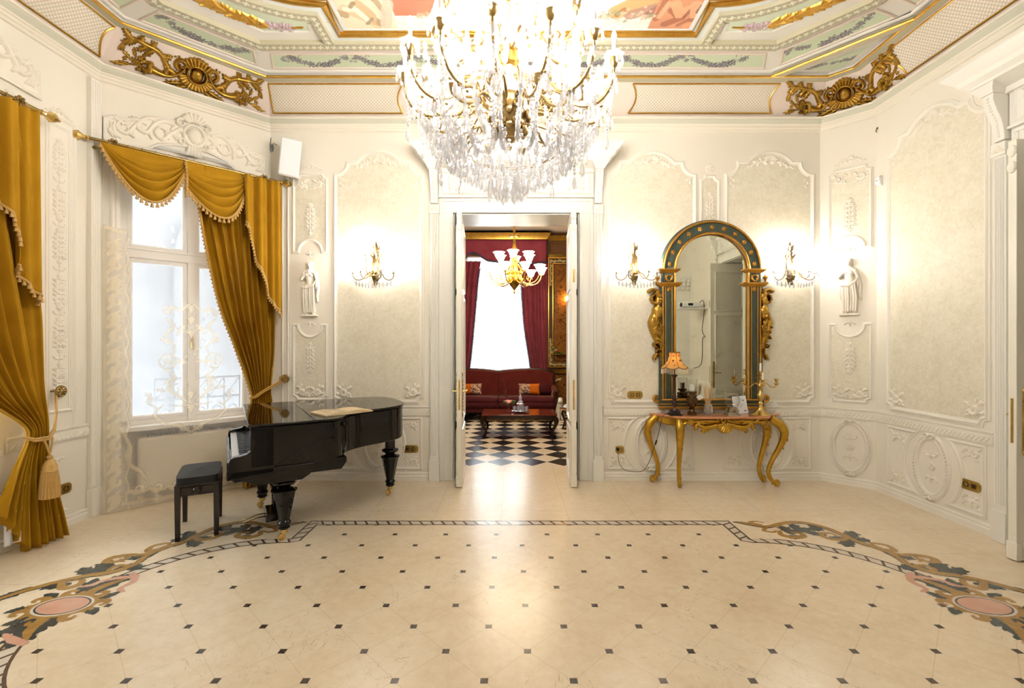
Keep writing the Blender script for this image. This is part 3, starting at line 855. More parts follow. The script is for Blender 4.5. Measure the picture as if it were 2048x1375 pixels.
# side facets far behind the frame are cut short at y = 2.6
la2 = [(la[0][0], 2.6)] + la[1:5] + [(la[5][0], 2.6)]; lb2 = [(lb[0][0], 2.6)] + lb[1:5] + [(lb[5][0], 2.6)]
leaf_strip(la2, lb2)
ring_strip(la, la, ZS, ZP + .02, 'beam_side', M_PINKC); ring_strip(lb, lb, ZS, ZP + .03, 'beam_side', M_OLIVE)
for e in (.40, .43): bead(ringoff(G, e), .008, ZP - .004, 'pink_bead', M_PINKC)
mo0, mo1 = mural_outline(.058), mural_outline(.150)
cut = len(mo0) // 2
def clipy(P, lo): return [p for p in P if p[1] > lo]
k0 = 0
Lh0, Lh1 = mo0[1:cut - 0], mo1[1:cut - 0]
Rh0, Rh1 = mo0[cut:-1], mo1[cut:-1]
for Q_, i_ in ((Lh0, -1), (Lh1, -1), (Rh0, 0), (Rh1, 0)): Q_[i_] = (Q_[i_][0], 4.562)
leaf_strip(Lh1, Lh0); leaf_strip(Rh0, Rh1)
for h0, h1 in ((Lh0, Lh1), (Rh0, Rh1)):
    ring_strip(h0, h0, ZS, ZP + .03, 'beam_side', M_OLIVE); ring_strip(h1, h1, ZS, ZP + .02, 'beam_side', M_OLIVE)
# raised inner frame of the painted field
ZM = 4.570
Lfull = mural_outline(.058)
b = MB(); b.add([(x, y, ZM) for x, y in Lfull], [tuple(range(len(Lfull)))])
M_BLUEW = pmat('cool white ceiling paint', srgb(228, 232, 232), .6)
b.build('mural_surround', M_BLUEW, CEIL, smooth=0)
bead(mural_outline(-.045), .034, ZM + .004, 'gilt_frame', M_GILD2)
bead(mural_outline(-.012), .012, ZM - .002, 'gilt_frame', M_GILD2)
bead(mural_outline(-.085), .010, ZM - .002, 'gilt_frame', M_GILD2)
def mp(px, py, h=2.985): return ((px - CXP) / (CYP - py) * h, FPX * h / (CYP - py))
def mural_colour(u, v):
    C = np.tile(np.array(srgb(236, 232, 226)), (len(u), 1))
    n = np.sin(u * 9 + 1.3 * np.sin(v * 11)) * .5 + np.sin(u * 23 + v * 17) * .25
    C *= (1 + .05 * n[:, None])
    def lay(col, pts, rad, k=1.0):
        S = [stroke([mp(*p) for p in pts], rad, 1)]
        m = field(S, u, v, True) > 0
        C[m] = C[m] * (1 - k) + np.array(srgb(*col)) * k * (1 + .06 * n[m])[:, None]
    # ledge
    m = (v > mp(1000, 29)[1]) & (u < 1.35); C[m] = np.array(srgb(240, 233, 224))
    m = (abs(v - mp(1000, 41)[1]) < .006); C[m] *= .86
    # terracotta cloth on the left
    m = (u > mp(786, 20)[0]) & (u < mp(872, 10)[0]) & (v < mp(1000, 28)[1]); C[m] = np.array(srgb(214, 130, 104)) * (1 + .10 * n[m])[:, None]
    # pale cloak with folds on the far left
    m = (u < mp(783, 20)[0]); C[m] = np.array(srgb(236, 220, 192)) * (1 + .05 * n[m])[:, None]
    for col, pts, rad in (((214, 190, 150), [(690, 14), (725, 30), (755, 46)], .05), ((196, 168, 128), [(716, 4), (738, 22), (752, 40)], .045), ((240, 232, 216), [(690, 14), (712, 16), (738, 38)], .03), ((170, 146, 112), [(750, 0), (764, 22), (762, 44)], .04),
                          ((228, 216, 196), [(740, 2), (755, 20), (760, 30)], .03), ((208, 196, 178), [(775, 2), (773, 25), (772, 46)], .05), ((150, 128, 100), [(700, 10), (706, 2)], .02), ((150, 130, 104), [(735, 44), (744, 34)], .016), ((180, 150, 112), [(672, 20), (690, 26)], .04)):
        lay(col, pts, rad, .85)
    # ochre and mauve cloth, roses, salmon drapery on the right
    for col, pts, rad in (((206, 160, 96), [(1300, 0), (1262, 8), (1236, 20)], .09), ((168, 118, 66), [(1248, 16), (1235, 26)], .03), ((176, 136, 120), [(1320, 10), (1290, 18), (1262, 26)], .06), ((158, 112, 98), [(1330, 6), (1300, 24)], .05)):
        lay(col, pts, rad, .9)
    m = (u > mp(1309, 20)[0]); C[m] = np.array(srgb(206, 146, 112)) * (1 + .10 * n[m])[:, None]
    for col, pts, rad in (((168, 108, 82), [(1330, 0), (1312, 34)], .03), ((224, 172, 136), [(1338, 2), (1318, 30)], .022), ((160, 100, 76), [(1345, 16), (1362, 32), (1330, 44)], .04), ((226, 170, 132), [(1352, 4), (1360, 26), (1376, 14)], .045), ((150, 92, 70), [(1368, 30), (1388, 10)], .018),
                          ((230, 172, 136), [(1392, 6), (1392, 30)], .05), ((164, 104, 80), [(1356, 46), (1376, 36), (1395, 36)], .022), ((226, 160, 120), [(1372, 48), (1396, 42)], .035), ((120, 84, 70), [(1396, 20), (1404, 8)], .02)):
        lay(col, pts, rad, .85)
    F = []
    for k in range(46):
        px = 1196 + 115 * RNG.rand(); py = 22 + 9 * RNG.randn() * .6 + 4
        x, y = mp(px, py); g = RNG.rand() < .4
        F.append((x, y, .018 + .02 * RNG.rand(), srgb(140, 146, 110) if g else srgb(226, 176, 150), srgb(170, 172, 138) if g else srgb(238, 204, 184)))
    for k in range(26):
        px = 830 + 90 * RNG.rand(); py = 20 + 12 * RNG.rand(); x, y = mp(px, py); g = RNG.rand() < .6
        F.append((x, y, .014 + .02 * RNG.rand(), srgb(150, 160, 120) if g else srgb(220, 150, 130), srgb(190, 198, 166)))
    return np.clip(paint_flowers(u, v, F, C), 0, 1)
MI = mural_outline(-.125)
mi_half, mi_top = 1.74 - .125, MY - .125
painted(lambda u, v: np.stack([u, v, np.full(len(u), ZM - .003)], 1), MXc - 2.4, MXc + 2.4, 3.5, mi_top, .008, mural_colour, 'ceiling_painting', M_PAINT, CEIL,
        mask=lambda U, V: (np.abs(U - MXc) < mi_half) | (np.hypot(np.maximum(np.abs(U - MXc) - 1.74, 0), np.maximum(V - 3.145, 0)) < .835))
# hexagonal green panels with gilt branches between the leaf bands
def hexpanel(sx):
    X = lambda x: MXc + sx * (x)
    pts = [(1.95, 4.32), (1.97, 4.43), (2.42, 4.43), (2.86, 3.99), (2.86, 3.3)]
    for k in range(9):
        a = math.radians(4 + 82 * k / 8); pts.append((1.74 + 1.165 * math.cos(a) * .90, 3.145 + 1.165 * math.sin(a)))
    P = [(X(x), y) for x, y in pts]
    b = MB(); b.add([(x, y, ZP - .003) for x, y in P], [tuple(range(len(P)))]); b.build('green_panel', M_GREEN, CEIL, smooth=0)
    b = MB(); b.mould(P if sx > 0 else P[::-1], [(-.012, ZP), (-.004, ZP - .012), (.010, ZP - .014), (.030, ZP - .010), (.036, ZP)], True, frame='xy'); b.build('panel_moulding', M_CEIL, CEIL)
    # branch: strokes in plan, raised downwards
    S = []; V = smoothpath([(2.02, 4.37), (2.14, 4.375), (2.28, 4.36), (2.42, 4.28), (2.58, 4.16), (2.72, 4.02), (2.80, 3.86), (2.82, 3.7)], 6)
    S.append(stroke(V, [.006, .009, .010, .011, .011, .010], .012))
    Q = [];
    for k in range(14, len(V) - 1, 1):
        t = V[k] - V[k - 1]; a = math.degrees(math.atan2(t[1], t[0]))
        for sg in (-1, 1):
            S += leaf(V[k][0], V[k][1], a + sg * (35 + 20 * RNG.rand()), .085 + .03 * RNG.rand(), .015, -20 * sg, .018 + .01 * RNG.rand(), 0)
    for x, y in ((2.15, 4.375), (2.24, 4.37), (2.33, 4.34)):
        Q += flower(x, y, .055, .02, 5, 20) + flower(x + .03, y - .03, .04, .02, 5, 50)
    for SS, mat, nm in ((S, M_GILD2, 'gilt_branch'), (Q, pmat('mauve painted plaster', srgb(196, 176, 182), .6), 'plaster_flower')):
        me = relief(SS, nm, mat, .0065, lambda x, z, h: np.stack([MXc + sx * x, z, ZP - .004 - h], 1))
        place(me, nm, CEIL)
hexpanel(1); hexpanel(-1)
# ------------------------------------------------------------------ carved plaster motifs, each built once and shared
def m_corner():
    S = [stroke(spi(0, 0, .042, .012, 200, 560, 26), [.016, .018, .014, .010], [.020, .026, .022])]
    S += flower(0, 0, .024, .030, 6)
    S += leaf(.03, .035, 50, .06, .014, -60, .018, 2) + leaf(-.04, .02, 120, .06, .014, 60, .018, 2) + leaf(.04, -.02, -10, .05, .013, 60, .018, 2)
    S += [stroke(spi(-.045, -.035, .022, .008, 90, 400, 14), [.010, .010, .006], .018), stroke(spi(.05, .05, .018, .006, 0, 300, 14), [.009, .009, .005], .018)]
    S += leaf(-.05, -.05, 180, .035, .010, 30, .015, 1) + leaf(.02, .06, 100, .035, .010, -30, .015, 1)
    return S
def m_dado():
    S = [stroke(spi(0, 0, .034, .010, 150, 470, 22), [.010, .012, .010, .007], .014)] + flower(0, 0, .018, .018, 5)
    S += leaf(.024, .024, 60, .04, .010, -50, .011, 1) + leaf(-.03, -.01, 200, .035, .009, 50, .011, 1) + leaf(.0, -.035, -60, .035, .009, 40, .011, 1)
    return S
def m_drop():
    S = []
    for k in range(3): S += leaf(-.004 + .006 * (k % 2), .045 - .035 * k, 250 + 30 * (k % 2) * 2 - 30, .045, .010, 20, .011, 2)
    S += [stroke(spi(.008, .055, .016, .006, -90, 200, 10), [.007, .006], .012), blob(-.006, -.06, .008, .011), blob(.004, -.078, .006, .010)]
    return S
def m_sprig(w=.07):
    S = [blob(0, 0, .010, .014), stroke([(0, 0), (0, .03)], [.007, .003], .012), stroke([(0, 0), (0, -.03)], [.008, .003], .012)]
    for s in (1, -1):
        S += [stroke(bez((0, 0), (s * .02, -.02), (s * .045, -.01), (s * .05, .008), 10), [.006, .007, .006, .004], .010), blob(s * .05, .010, .008, .011)]
    return S
def m_crest(w=.29):
    """Asymmetric rocaille shell with leaf sprays, about 2w wide."""
    S = []
    for k in range(8):
        a = math.radians(-20 + 200 * k / 7)
        S.append(stroke([(.012 + .018 * math.cos(a), .02 + .018 * math.sin(a)), (.012 + .055 * math.cos(a), .02 + .055 * math.sin(a))], [.007, .017], [.02, .034]))
    S += [stroke(spi(.04, .01, .045, .015, 100, -190, 20), [.012, .012, .007], .03), stroke(spi(-.035, -.005, .03, .010, 60, 330, 16), [.012, .011, .006], .026)]
    for s in (1, -1):
        C = bez((s * .05, .0), (s * .11, .03), (s * .17, -.035), (s * w, -.075), 14)
        S.append(stroke(C, [.014, .013, .010, .004], [.022, .018, .012]))
        for k, (i, a) in enumerate(((3, 60), (5, -70), (7, 40), (9, -60), (11, 20))):
            S += leaf(C[i][0], C[i][1], a if s > 0 else 180 - a, .055 - .005 * k, .013, 0, .018, 1)
        S += flower(s * .135, .0, .026, .024, 5)
    return S
def m_pendant(h=.40):
    S = flower(0, h * .42, .035, .022, 7) + [stroke([(0, h * .34), (0, -h * .46)], [.012, .010, .004], .014)]
    for k in range(5):
        z = h * (.27 - .13 * k)
        for s in (1, -1):
            S += leaf(s * .006, z, 90 - s * 75, .055 - .003 * abs(k - 2), .014, s * 55, .017, 1)
            S.append(stroke(spi(s * .038, z - .018, .017, .006, 90 - s * 90, 90 + s * 190, 10), [.007, .005], .015))
        S.append(blob(0, z - .02, .011, .02))
        for s in (1, -1): S += flower(s * .026, z + .012, .020, .019, 5, k * 20)
    S += flower(0, -h * .40, .024, .02, 6)
    return S
def m_pendant2(h=.40): return mirz(m_pendant(h))
def m_candel(h=2.0):
    """Tall candelabra strip of stacked leaf scrolls."""
    S = []
    n = 6
    for k in range(n):
        z0 = -h / 2 + h * (k + .5) / n
        S += xform(m_pendant(.34), 0, z0, .95) if k % 2 else xform(mirz(m_pendant(.34)), 0, z0, .95)
        if k < n - 1: S += xform(m_sprig(), 0, z0 + h / n / 2, 1.0)
        S.append(stroke(spi(0, z0 + .02, .05, .03, 200, 480, 16), [.010, .012, .008], .02))
    return S
def m_urnface():
    S = flower(0, 0, .05, .03, 8) + [stroke(spi(0, 0, .055, .05, 0, 360, 24), .010, .016)]
    for s in (1, -1): S += leaf(s * .02, -.045, 270 + s * 40, .06, .014, s * 30, .018, 1)
    S += leaf(0, .04, 90, .05, .014, 0, .02, 1)
    return S
CACHE = {}
def motif(name, S, par, x, z, y=-.001, sc=1, rot=0, flip=False, mat=None, cell=.004, key=None):
    """Place a carved motif at wall position (x, z) of its parent."""
    key = (key or name, mat.name if mat else '')
    if key not in CACHE: CACHE[key] = relief(S() if callable(S) else S, name, mat or M_ORN, cell)
    o = place(CACHE[key], name, par)
    o.location = (x, y, z); o.rotation_euler = (0, -math.radians(rot), 0)
    o.scale = (-sc if flip else sc, sc, sc)
    return o
MP = [(-.030, .001), (-.028, .009), (-.022, .013), (-.014, .013), (-.010, .020), (0, .026), (.010, .020), (.014, .011), (.022, .009), (.026, .001)]
MPS = [(o * .7, h * .75) for o, h in MP]
def arcpts(cx, cz, r, a0, a1, n=10): return [(cx + r * math.cos(math.radians(a0 + (a1 - a0) * k / n)), cz + r * math.sin(math.radians(a0 + (a1 - a0) * k / n))) for k in range(n + 1)]
def outline_arched(w, z0, zs, zf, zp):
    """Tall panel: straight sides to zs, concave shoulders up to the flat zf, low arch to zp; notched lower corners."""
    h = w / 2; q = zf - zs; r = .058
    P = [(h - r, z0)] + [(h - r + r * math.sin(t), z0 + r - r * math.cos(t)) for t in ()]
    P = arcpts(h, z0, r, 180, 90, 6)                              # lower right notch, centre on the corner
    P += arcpts(h, zf, q, 270, 180, 8)                            # concave shoulder
    xa = h - q - .105; rise = zp - zf; R = (xa * xa + rise * rise) / (2 * rise); a = math.degrees(math.asin(xa / R))
    P += arcpts(0, zp - R, R, 90 - a, 90 + a, 18)
    P += arcpts(-h, zf, q, 0, -90, 8)
    P += arcpts(-h, z0, r, 90, 0, 6)
    return P
def outline_statue(w, z0, z1, notch_up):
    """Small panel with a half-round bite out of its top (notch_up) or bottom edge and notched outer corners."""
    h = w / 2; R = w * .36; r = .05
    P = arcpts(h, z0, r, 180, 90, 6) + [(h, z1), (R + .02, z1)] + arcpts(0, z1, R, 0, -180, 16) + [(-R - .02, z1), (-h, z1)] + arcpts(-h, z0, r, 90, 0, 6)
    if not notch_up: P = [(x, z0 + z1 - z) for x, z in P][::-1]
    return P
def panel(name, Mx, x, P, label, cat, prof=MP, field_mat=M_FIELD, group=None, sink=.0015):
    t = thing(name, label, cat, M=at(Mx, x, 0, 0), group=group)
    if field_mat:
        b = MB(); b.add([(px, -sink, pz) for px, pz in P], [tuple(range(len(P)))])
        o = b.build('stucco_field', field_mat, t, smooth=0)
    b = MB(); b.mould(P, prof, True); b.build('moulding', M_TRIM, t, smooth=40)
    return t
def arched(Mx, x, label, w=1.018, zoff=0):
    z0, zs, zf, zp = bz(803), bz(351), bz(326), bz(305)
    t = panel('wall_panel', Mx, x, outline_arched(w, z0, zs, zf, zp), label, 'wall panel', group='large arched wall panels')
    motif('crest', m_crest, t, 0, zp - .115)
    for s in (-1, 1):
        motif('corner_ornament', m_corner, t, s * (w / 2 - .105), z0 + .115, flip=s < 0, sc=1.12)
        motif('shoulder_ornament', m_drop, t, s * (w / 2 - .065), zs - .08, flip=s < 0)
    return t
def figure_strokes(v=0):
    """A draped classical figure in low relief, 0.64 tall, feet at z = 0, one continuous body."""
    S = []
    S += [stroke([(.0, .575), (.004, .598)], [.028, .030], .058), stroke([(-.012, .612), (.014, .618)], [.024, .022], .058), stroke([(.006, .585), (.012, .570)], [.012, .010], .068)]   # head, hair, face
    S += [stroke([(.006, .585), (.0, .535)], [.016, .018], .044)]
    S += [stroke([(-.055, .505), (-.02, .517), (.03, .515), (.062, .497)], [.026, .03, .03, .026], .045)]
    S += [stroke([(.0, .515), (-.002, .45), (.004, .39)], [.050, .048, .042], [.052, .054, .048]), stroke([(-.022, .475), (-.021, .47)], .024, .062), stroke([(.026, .475), (.027, .47)], .024, .062)]
    S += [stroke([(.004, .40), (.0, .345)], [.046, .060], .050)]
    S += [stroke([(-.026, .345), (-.036, .20), (-.026, .05)], [.040, .032, .020], [.054, .05, .036]), stroke([(.026, .345), (.030, .20), (.036, .05)], [.040, .034, .024], [.050, .046, .036])]
    S += [stroke([(-.026, .05), (-.040, .022)], [.018, .016], .034), stroke([(.036, .05), (.046, .022)], [.020, .016], .034)]
    S += [stroke([(-.060, .500), (-.084, .43)], [.022, .018], .05), stroke([(-.084, .43), (-.040, .475), (-.018, .488)], [.017, .014, .012], .066)]     # bent arm with the hand on the chest
    S += [stroke([(.066, .494), (.088, .41), (.080, .345)], [.020, .017, .013], .048), stroke([(.080, .345), (.074, .315)], [.012, .009], .048)]
    S += [stroke([(-.07, .335), (-.01, .325), (.06, .375), (.088, .42)], [.014, .020, .018, .012], .062)]
    for k in range(6):
        x0 = -.062 + .024 * k
        S.append(stroke([(x0 * .9, .335 + .004 * k), (x0 * 1.0 + .004 * math.sin(k * 2), .19), (x0 * .95, .045)], [.010, .011, .012], [.058, .056, .044]))
    S += [stroke([(-.068, .33), (-.086, .23), (-.058, .11), (-.052, .04)], [.018, .018, .015, .012], .038), stroke([(.088, .42), (.100, .33), (.086, .24), (.094, .17)], [.014, .016, .015, .008], .034)]
    S += [stroke([(-.085, .006), (.080, .004)], .014, .05)]
    if v: S = [(np.stack([P[:, 0] + .012 * np.sin(P[:, 1] * 9), P[:, 1]], 1), r, h) for P, r, h in S]
    return S
def statue_bay(Mx, x, where, w=.388):
    t = panel('figure_panel', Mx, x, outline_statue(w, bz(350), bz(499), False)[::1] if False else [(px, bz(350) + bz(504) - pz) for px, pz in outline_statue(w, bz(504), bz(350), True)][::-1], 'stucco panel with flower pendant above the figure ' + where, 'wall panel', MPS, group='small panels above and below the relief figures')
    motif('pendant', m_pendant, t, 0, bz(440)); motif('crest', m_crest, t, 0, bz(334), sc=.52)
    for s in (-1, 1): motif('corner_ornament', m_corner, t, s * .105, bz(368), sc=.95, flip=s < 0, rot=180 * 0)
    t = panel('figure_panel', Mx, x, outline_statue(w, bz(798), bz(650), True), 'stucco panel with hanging flowers below the figure ' + where, 'wall panel', MPS, group='small panels above and below the relief figures')
    motif('pendant', m_pendant2, t, 0, bz(714), sc=.95, key='pendant2')
    for s in (-1, 1): motif('corner_ornament', m_corner, t, s * .085, bz(783), sc=1.0, flip=s < 0)
    for z, f in ((bz(507), 0), (bz(648), 180)):
        o = place(relief(m_sprig(), 'sprig', M_ORN, .004), 'plaster_sprig', M=at(Mx, x, -.001, z) @ Matrix.Rotation(math.radians(f), 4, 'Y'))
        tag(o, 'tiny plaster sprig %s the figure %s' % ('above' if f == 0 else 'below', where), 'ornament', 'tiny plaster sprigs')
    o = place(relief(figure_strokes(1 if 'slanted' in where else 0), 'relief_figure', M_ORN, .0036), 'relief_figure', M=at(Mx, x, -.001, bz(632)) )
    tag(o, 'ivory relief figure in draped cloth, arm bent, ' + where, 'relief figure', 'relief figures on the walls')
def oval_ring(t, x, z, rx=.175, rz=.285, prof=MPS):
    P = [(x + rx * math.cos(2 * PI * k / 48), z + rz * math.sin(2 * PI * k / 48)) for k in range(48)]
    b = MB(); b.mould(P, [(-.030, .001), (-.026, .012), (-.016, .020), (-.004, .016), (.002, .010), (.010, .018), (.020, .024), (.030, .018), (.036, .001)], True); b.build('oval_moulding', M_TRIM, t, smooth=40)
    S = []
    for k in range(56):
        a = 2 * PI * k / 56
        S.append(stroke([(x + (rx - .006) * math.cos(a - .03), z + (rz - .006) * math.sin(a - .03)), (x + (rx + .010) * math.cos(a + .03), z + (rz + .010) * math.sin(a + .03))], .006, .028))
    for s in (1, -1): S += [stroke(spi(x - .03, z + s * rz, .03, .012, 0, 300 * s, 12), [.012, .008], .04), stroke(spi(x + .03, z + s * rz, .03, .012, 180, 180 - 300 * s, 12), [.012, .008], .04), blob(x, z + s * (rz + .012), .022, .045)]
    place(relief(S, 'oval_rope', M_ORN, .004), 'oval_rope', t)
    motif('rosette', lambda: flower(0, 0, .04, .026, 7) + [stroke(spi(0, 0, .04, .035, 0, 360, 20), .008, .014)], t, x, z, sc=.9)
    motif('sprig', m_sprig, t, x, z + .115, sc=1.25); motif('sprig', m_sprig, t, x, z - .115, sc=1.25, rot=180)
def dado(Mx, x, label, w=1.0, z0=None, z1=None):
    z0 = z0 or bz(936); z1 = z1 or bz(836); zc = (z0 + z1) / 2
    t = thing('dado_panel', label, 'wall panel', M=at(Mx, x, 0, 0), group='dado panels with ovals')
    h = w / 2; ax, az = .235, .36
    th = math.degrees(math.asin((z1 - zc) / az)); c = ax * math.cos(math.radians(th))
    for s in (1, -1):
        arc = [(s * (ax + .075) * math.cos(math.radians(-th + 2 * th * k / 16)) , zc + az * 1.0 * math.sin(math.radians(-th + 2 * th * k / 16))) for k in range(17)]
        P = [(s * h, z1), (s * h, z0)] if s > 0 else [(s * h, z1), (s * h, z0)]
        Q = [(s * h, z0)] + [(s * h, z1)] + list(reversed(arc)) if True else None
        b = MB(); b.mould(Q if s > 0 else Q[::-1], MPS, True); b.build('moulding', M_TRIM, t, smooth=40)
        for zz, f in ((z1 - .075, 0), (z0 + .075, 180)):
            motif('corner_ornament', m_dado, t, s * (h - .075), zz, flip=(s < 0) != (f > 0), rot=f, key='dado_corner', sc=1.1)
            motif('drop', m_drop, t, s * (ax + .095), zz - (.02 if f == 0 else -.02), flip=s < 0, rot=f * 0, sc=.8)
    oval_ring(t, 0, zc)
    return t
# ------------------------------------------------------------------ rails, skirting, panels
RAILP = [(-.062, .001), (-.060, .010), (-.046, .012), (-.044, .022), (.022, .024), (.026, .012), (.040, .016), (.050, .028), (.058, .028), (.062, .001)]
BASEP = [(-.0, .026), (.052, .026), (.056, .016), (.066, .014), (.078, .020), (.092, .014), (.096, .001)]
def rail(name, Mx, x0, x1, zc):
    o = MB().mould([(x0, zc), (x1, zc)], RAILP, False).build(name, M_TRIM, M=Mx, smooth=30); struct(o)
    S = []; n = int((x1 - x0) / .042)
    for k in range(n):
        x = x0 + .02 + (x1 - x0 - .04) * (k + .5) / n
        S.append(stroke(bez((x - .018, zc - .034), (x - .018, zc - .005), (x + .012, zc - .02), (x + .016, zc + .012), 7), [.006, .008, .005], .030))
    place(relief(S, 'leaf_run', M_ORN, .0045, smooth=60), 'leaf_run', o)
def base(name, Mx, x0, x1):
    o = MB().mould([(x0, 0), (x1, 0)], BASEP, False).build(name, M_TRIM, M=Mx, smooth=30); return struct(o)
RZ = bz(822)
LBK = BR[0] - BL[0]
cx0, cx1 = bx(863), bx(1206)                # outer edges of the doorway casing
rail('trim_2', FB, .05, cx0, RZ); rail('trim_3', FB, cx1, LBK, RZ)
base('baseboard_back', FB, .03, cx0); base('baseboard_back_right', FB, cx1, LBK)
rail('trim_4', FC, 0, .529, RZ); base('baseboard_right_slanted', FC, 0, .529)
rail('trim_5', FR, 0, 1.25, RZ); base('baseboard_right', FR, 0, 1.25)
rail('trim_6', FR, 3.35, 4.3, RZ); base('baseboard_right_near', FR, 3.35, 5.9)
rail('trim_7', FL, 3.60, 4.29, RZ); base('baseboard_left', FL, 3.52, 4.29)
for i, (a, c) in enumerate(((bx(566), bx(573)), (bx(577), bx(581)))):
    b = MB(); b.mould([(a, .1), (a, 4.02)], [(-.010, .001), (-.012, .012), (0, .018), (.012, .012), (.010, .001)], False); struct(b.build('trim_%d' % (8 + i), M_TRIM, M=FB))
xL = bx(757)
arched(FB, xL, 'large arched wall panel behind the piano, holding the lone wall lamp beside the doorway')
arched(FB, bx(1303.5), 'large arched wall panel between the doorway and the tall mirror')
arched(FB, bx(1538.5), 'large arched wall panel on the far wall behind the mirror and nearest the room corner')
arched(FR, .152 + .52, 'large arched wall panel beside the open door on the right wall', w=1.03)
dado(FB, bx(757), 'low panel with an oval under the arched panel behind the piano tail')
dado(FB, bx(1301), 'low panel with an oval behind the gold table, on its doorway side')
dado(FB, bx(1534), 'low panel with an oval behind the gold table, on its corner side')
dado(FR, .66, 'low panel with an oval and brass socket on the right wall')
t = thing('dado_panel', 'lone oval moulding under the relief figure on the short slanted wall', 'wall panel', M=at(FC, .29, 0, 0), group='dado panels with ovals')
oval_ring(t, 0, (bz(936) + bz(836)) / 2)
statue_bay(FB, bx(620.5), 'beside the window drape')
statue_bay(FC, .287, 'on the short slanted wall')
t = panel('narrow_panel', FB, bx(1419.5), [(.103, 1.0)] + [(.103, bz(362))] + arcpts(.103, bz(353), .052, 270, 180, 6) + arcpts(-.103, bz(353), .052, 0, -90, 6) + [(-.103, 1.0)], 'narrow stucco strip panel rising above the mirror arch under a plaster rosette', 'wall panel', MPS)
motif('pendant', m_pendant, t, 0, bz(415), sc=.95)
o = motif('rosette', m_urnface, t, 0, bz(337), sc=1.15)
# left wall beside the near drape: candelabra strip
t = panel('strip_panel', FL, 4.03, [(.10, 1.02), (.10, 3.48), (-.10, 3.48), (-.10, 1.02)], 'tall narrow panel of carved candelabra scrolls on the left wall beside the near drape', 'wall panel', MPS, None)
motif('carving', lambda: m_candel(2.3), t, 0, 2.25, sc=1.0, key='candel')
motif('crest', m_crest, t, 0, 3.60, sc=.45); motif('sprig', m_sprig, t, 0, .62, sc=1.2); motif('sprig', m_sprig, t, .02, .16, sc=1.2)
b = MB()
b.mould([(4.17, .86), (4.17, 3.55), (3.6, 3.55)], MPS, False)
struct(b.build('trim_10', M_TRIM, M=FL))
# pilaster at the end of the left wall, next to the slanted window wall
b = MB()
b.box(4.29, 4.40, -.045, 0, .0, 4.06); b.box(4.28, 4.40, -.06, 0, 0, .26)
for k in range(4): b.mould([(4.305 + .024 * k, .28), (4.305 + .024 * k, 4.04)], [(-.008, .045), (0, .056), (.008, .045)], False)
struct(b.build('trim_11', M_TRIM, M=FL, bevel=.004))

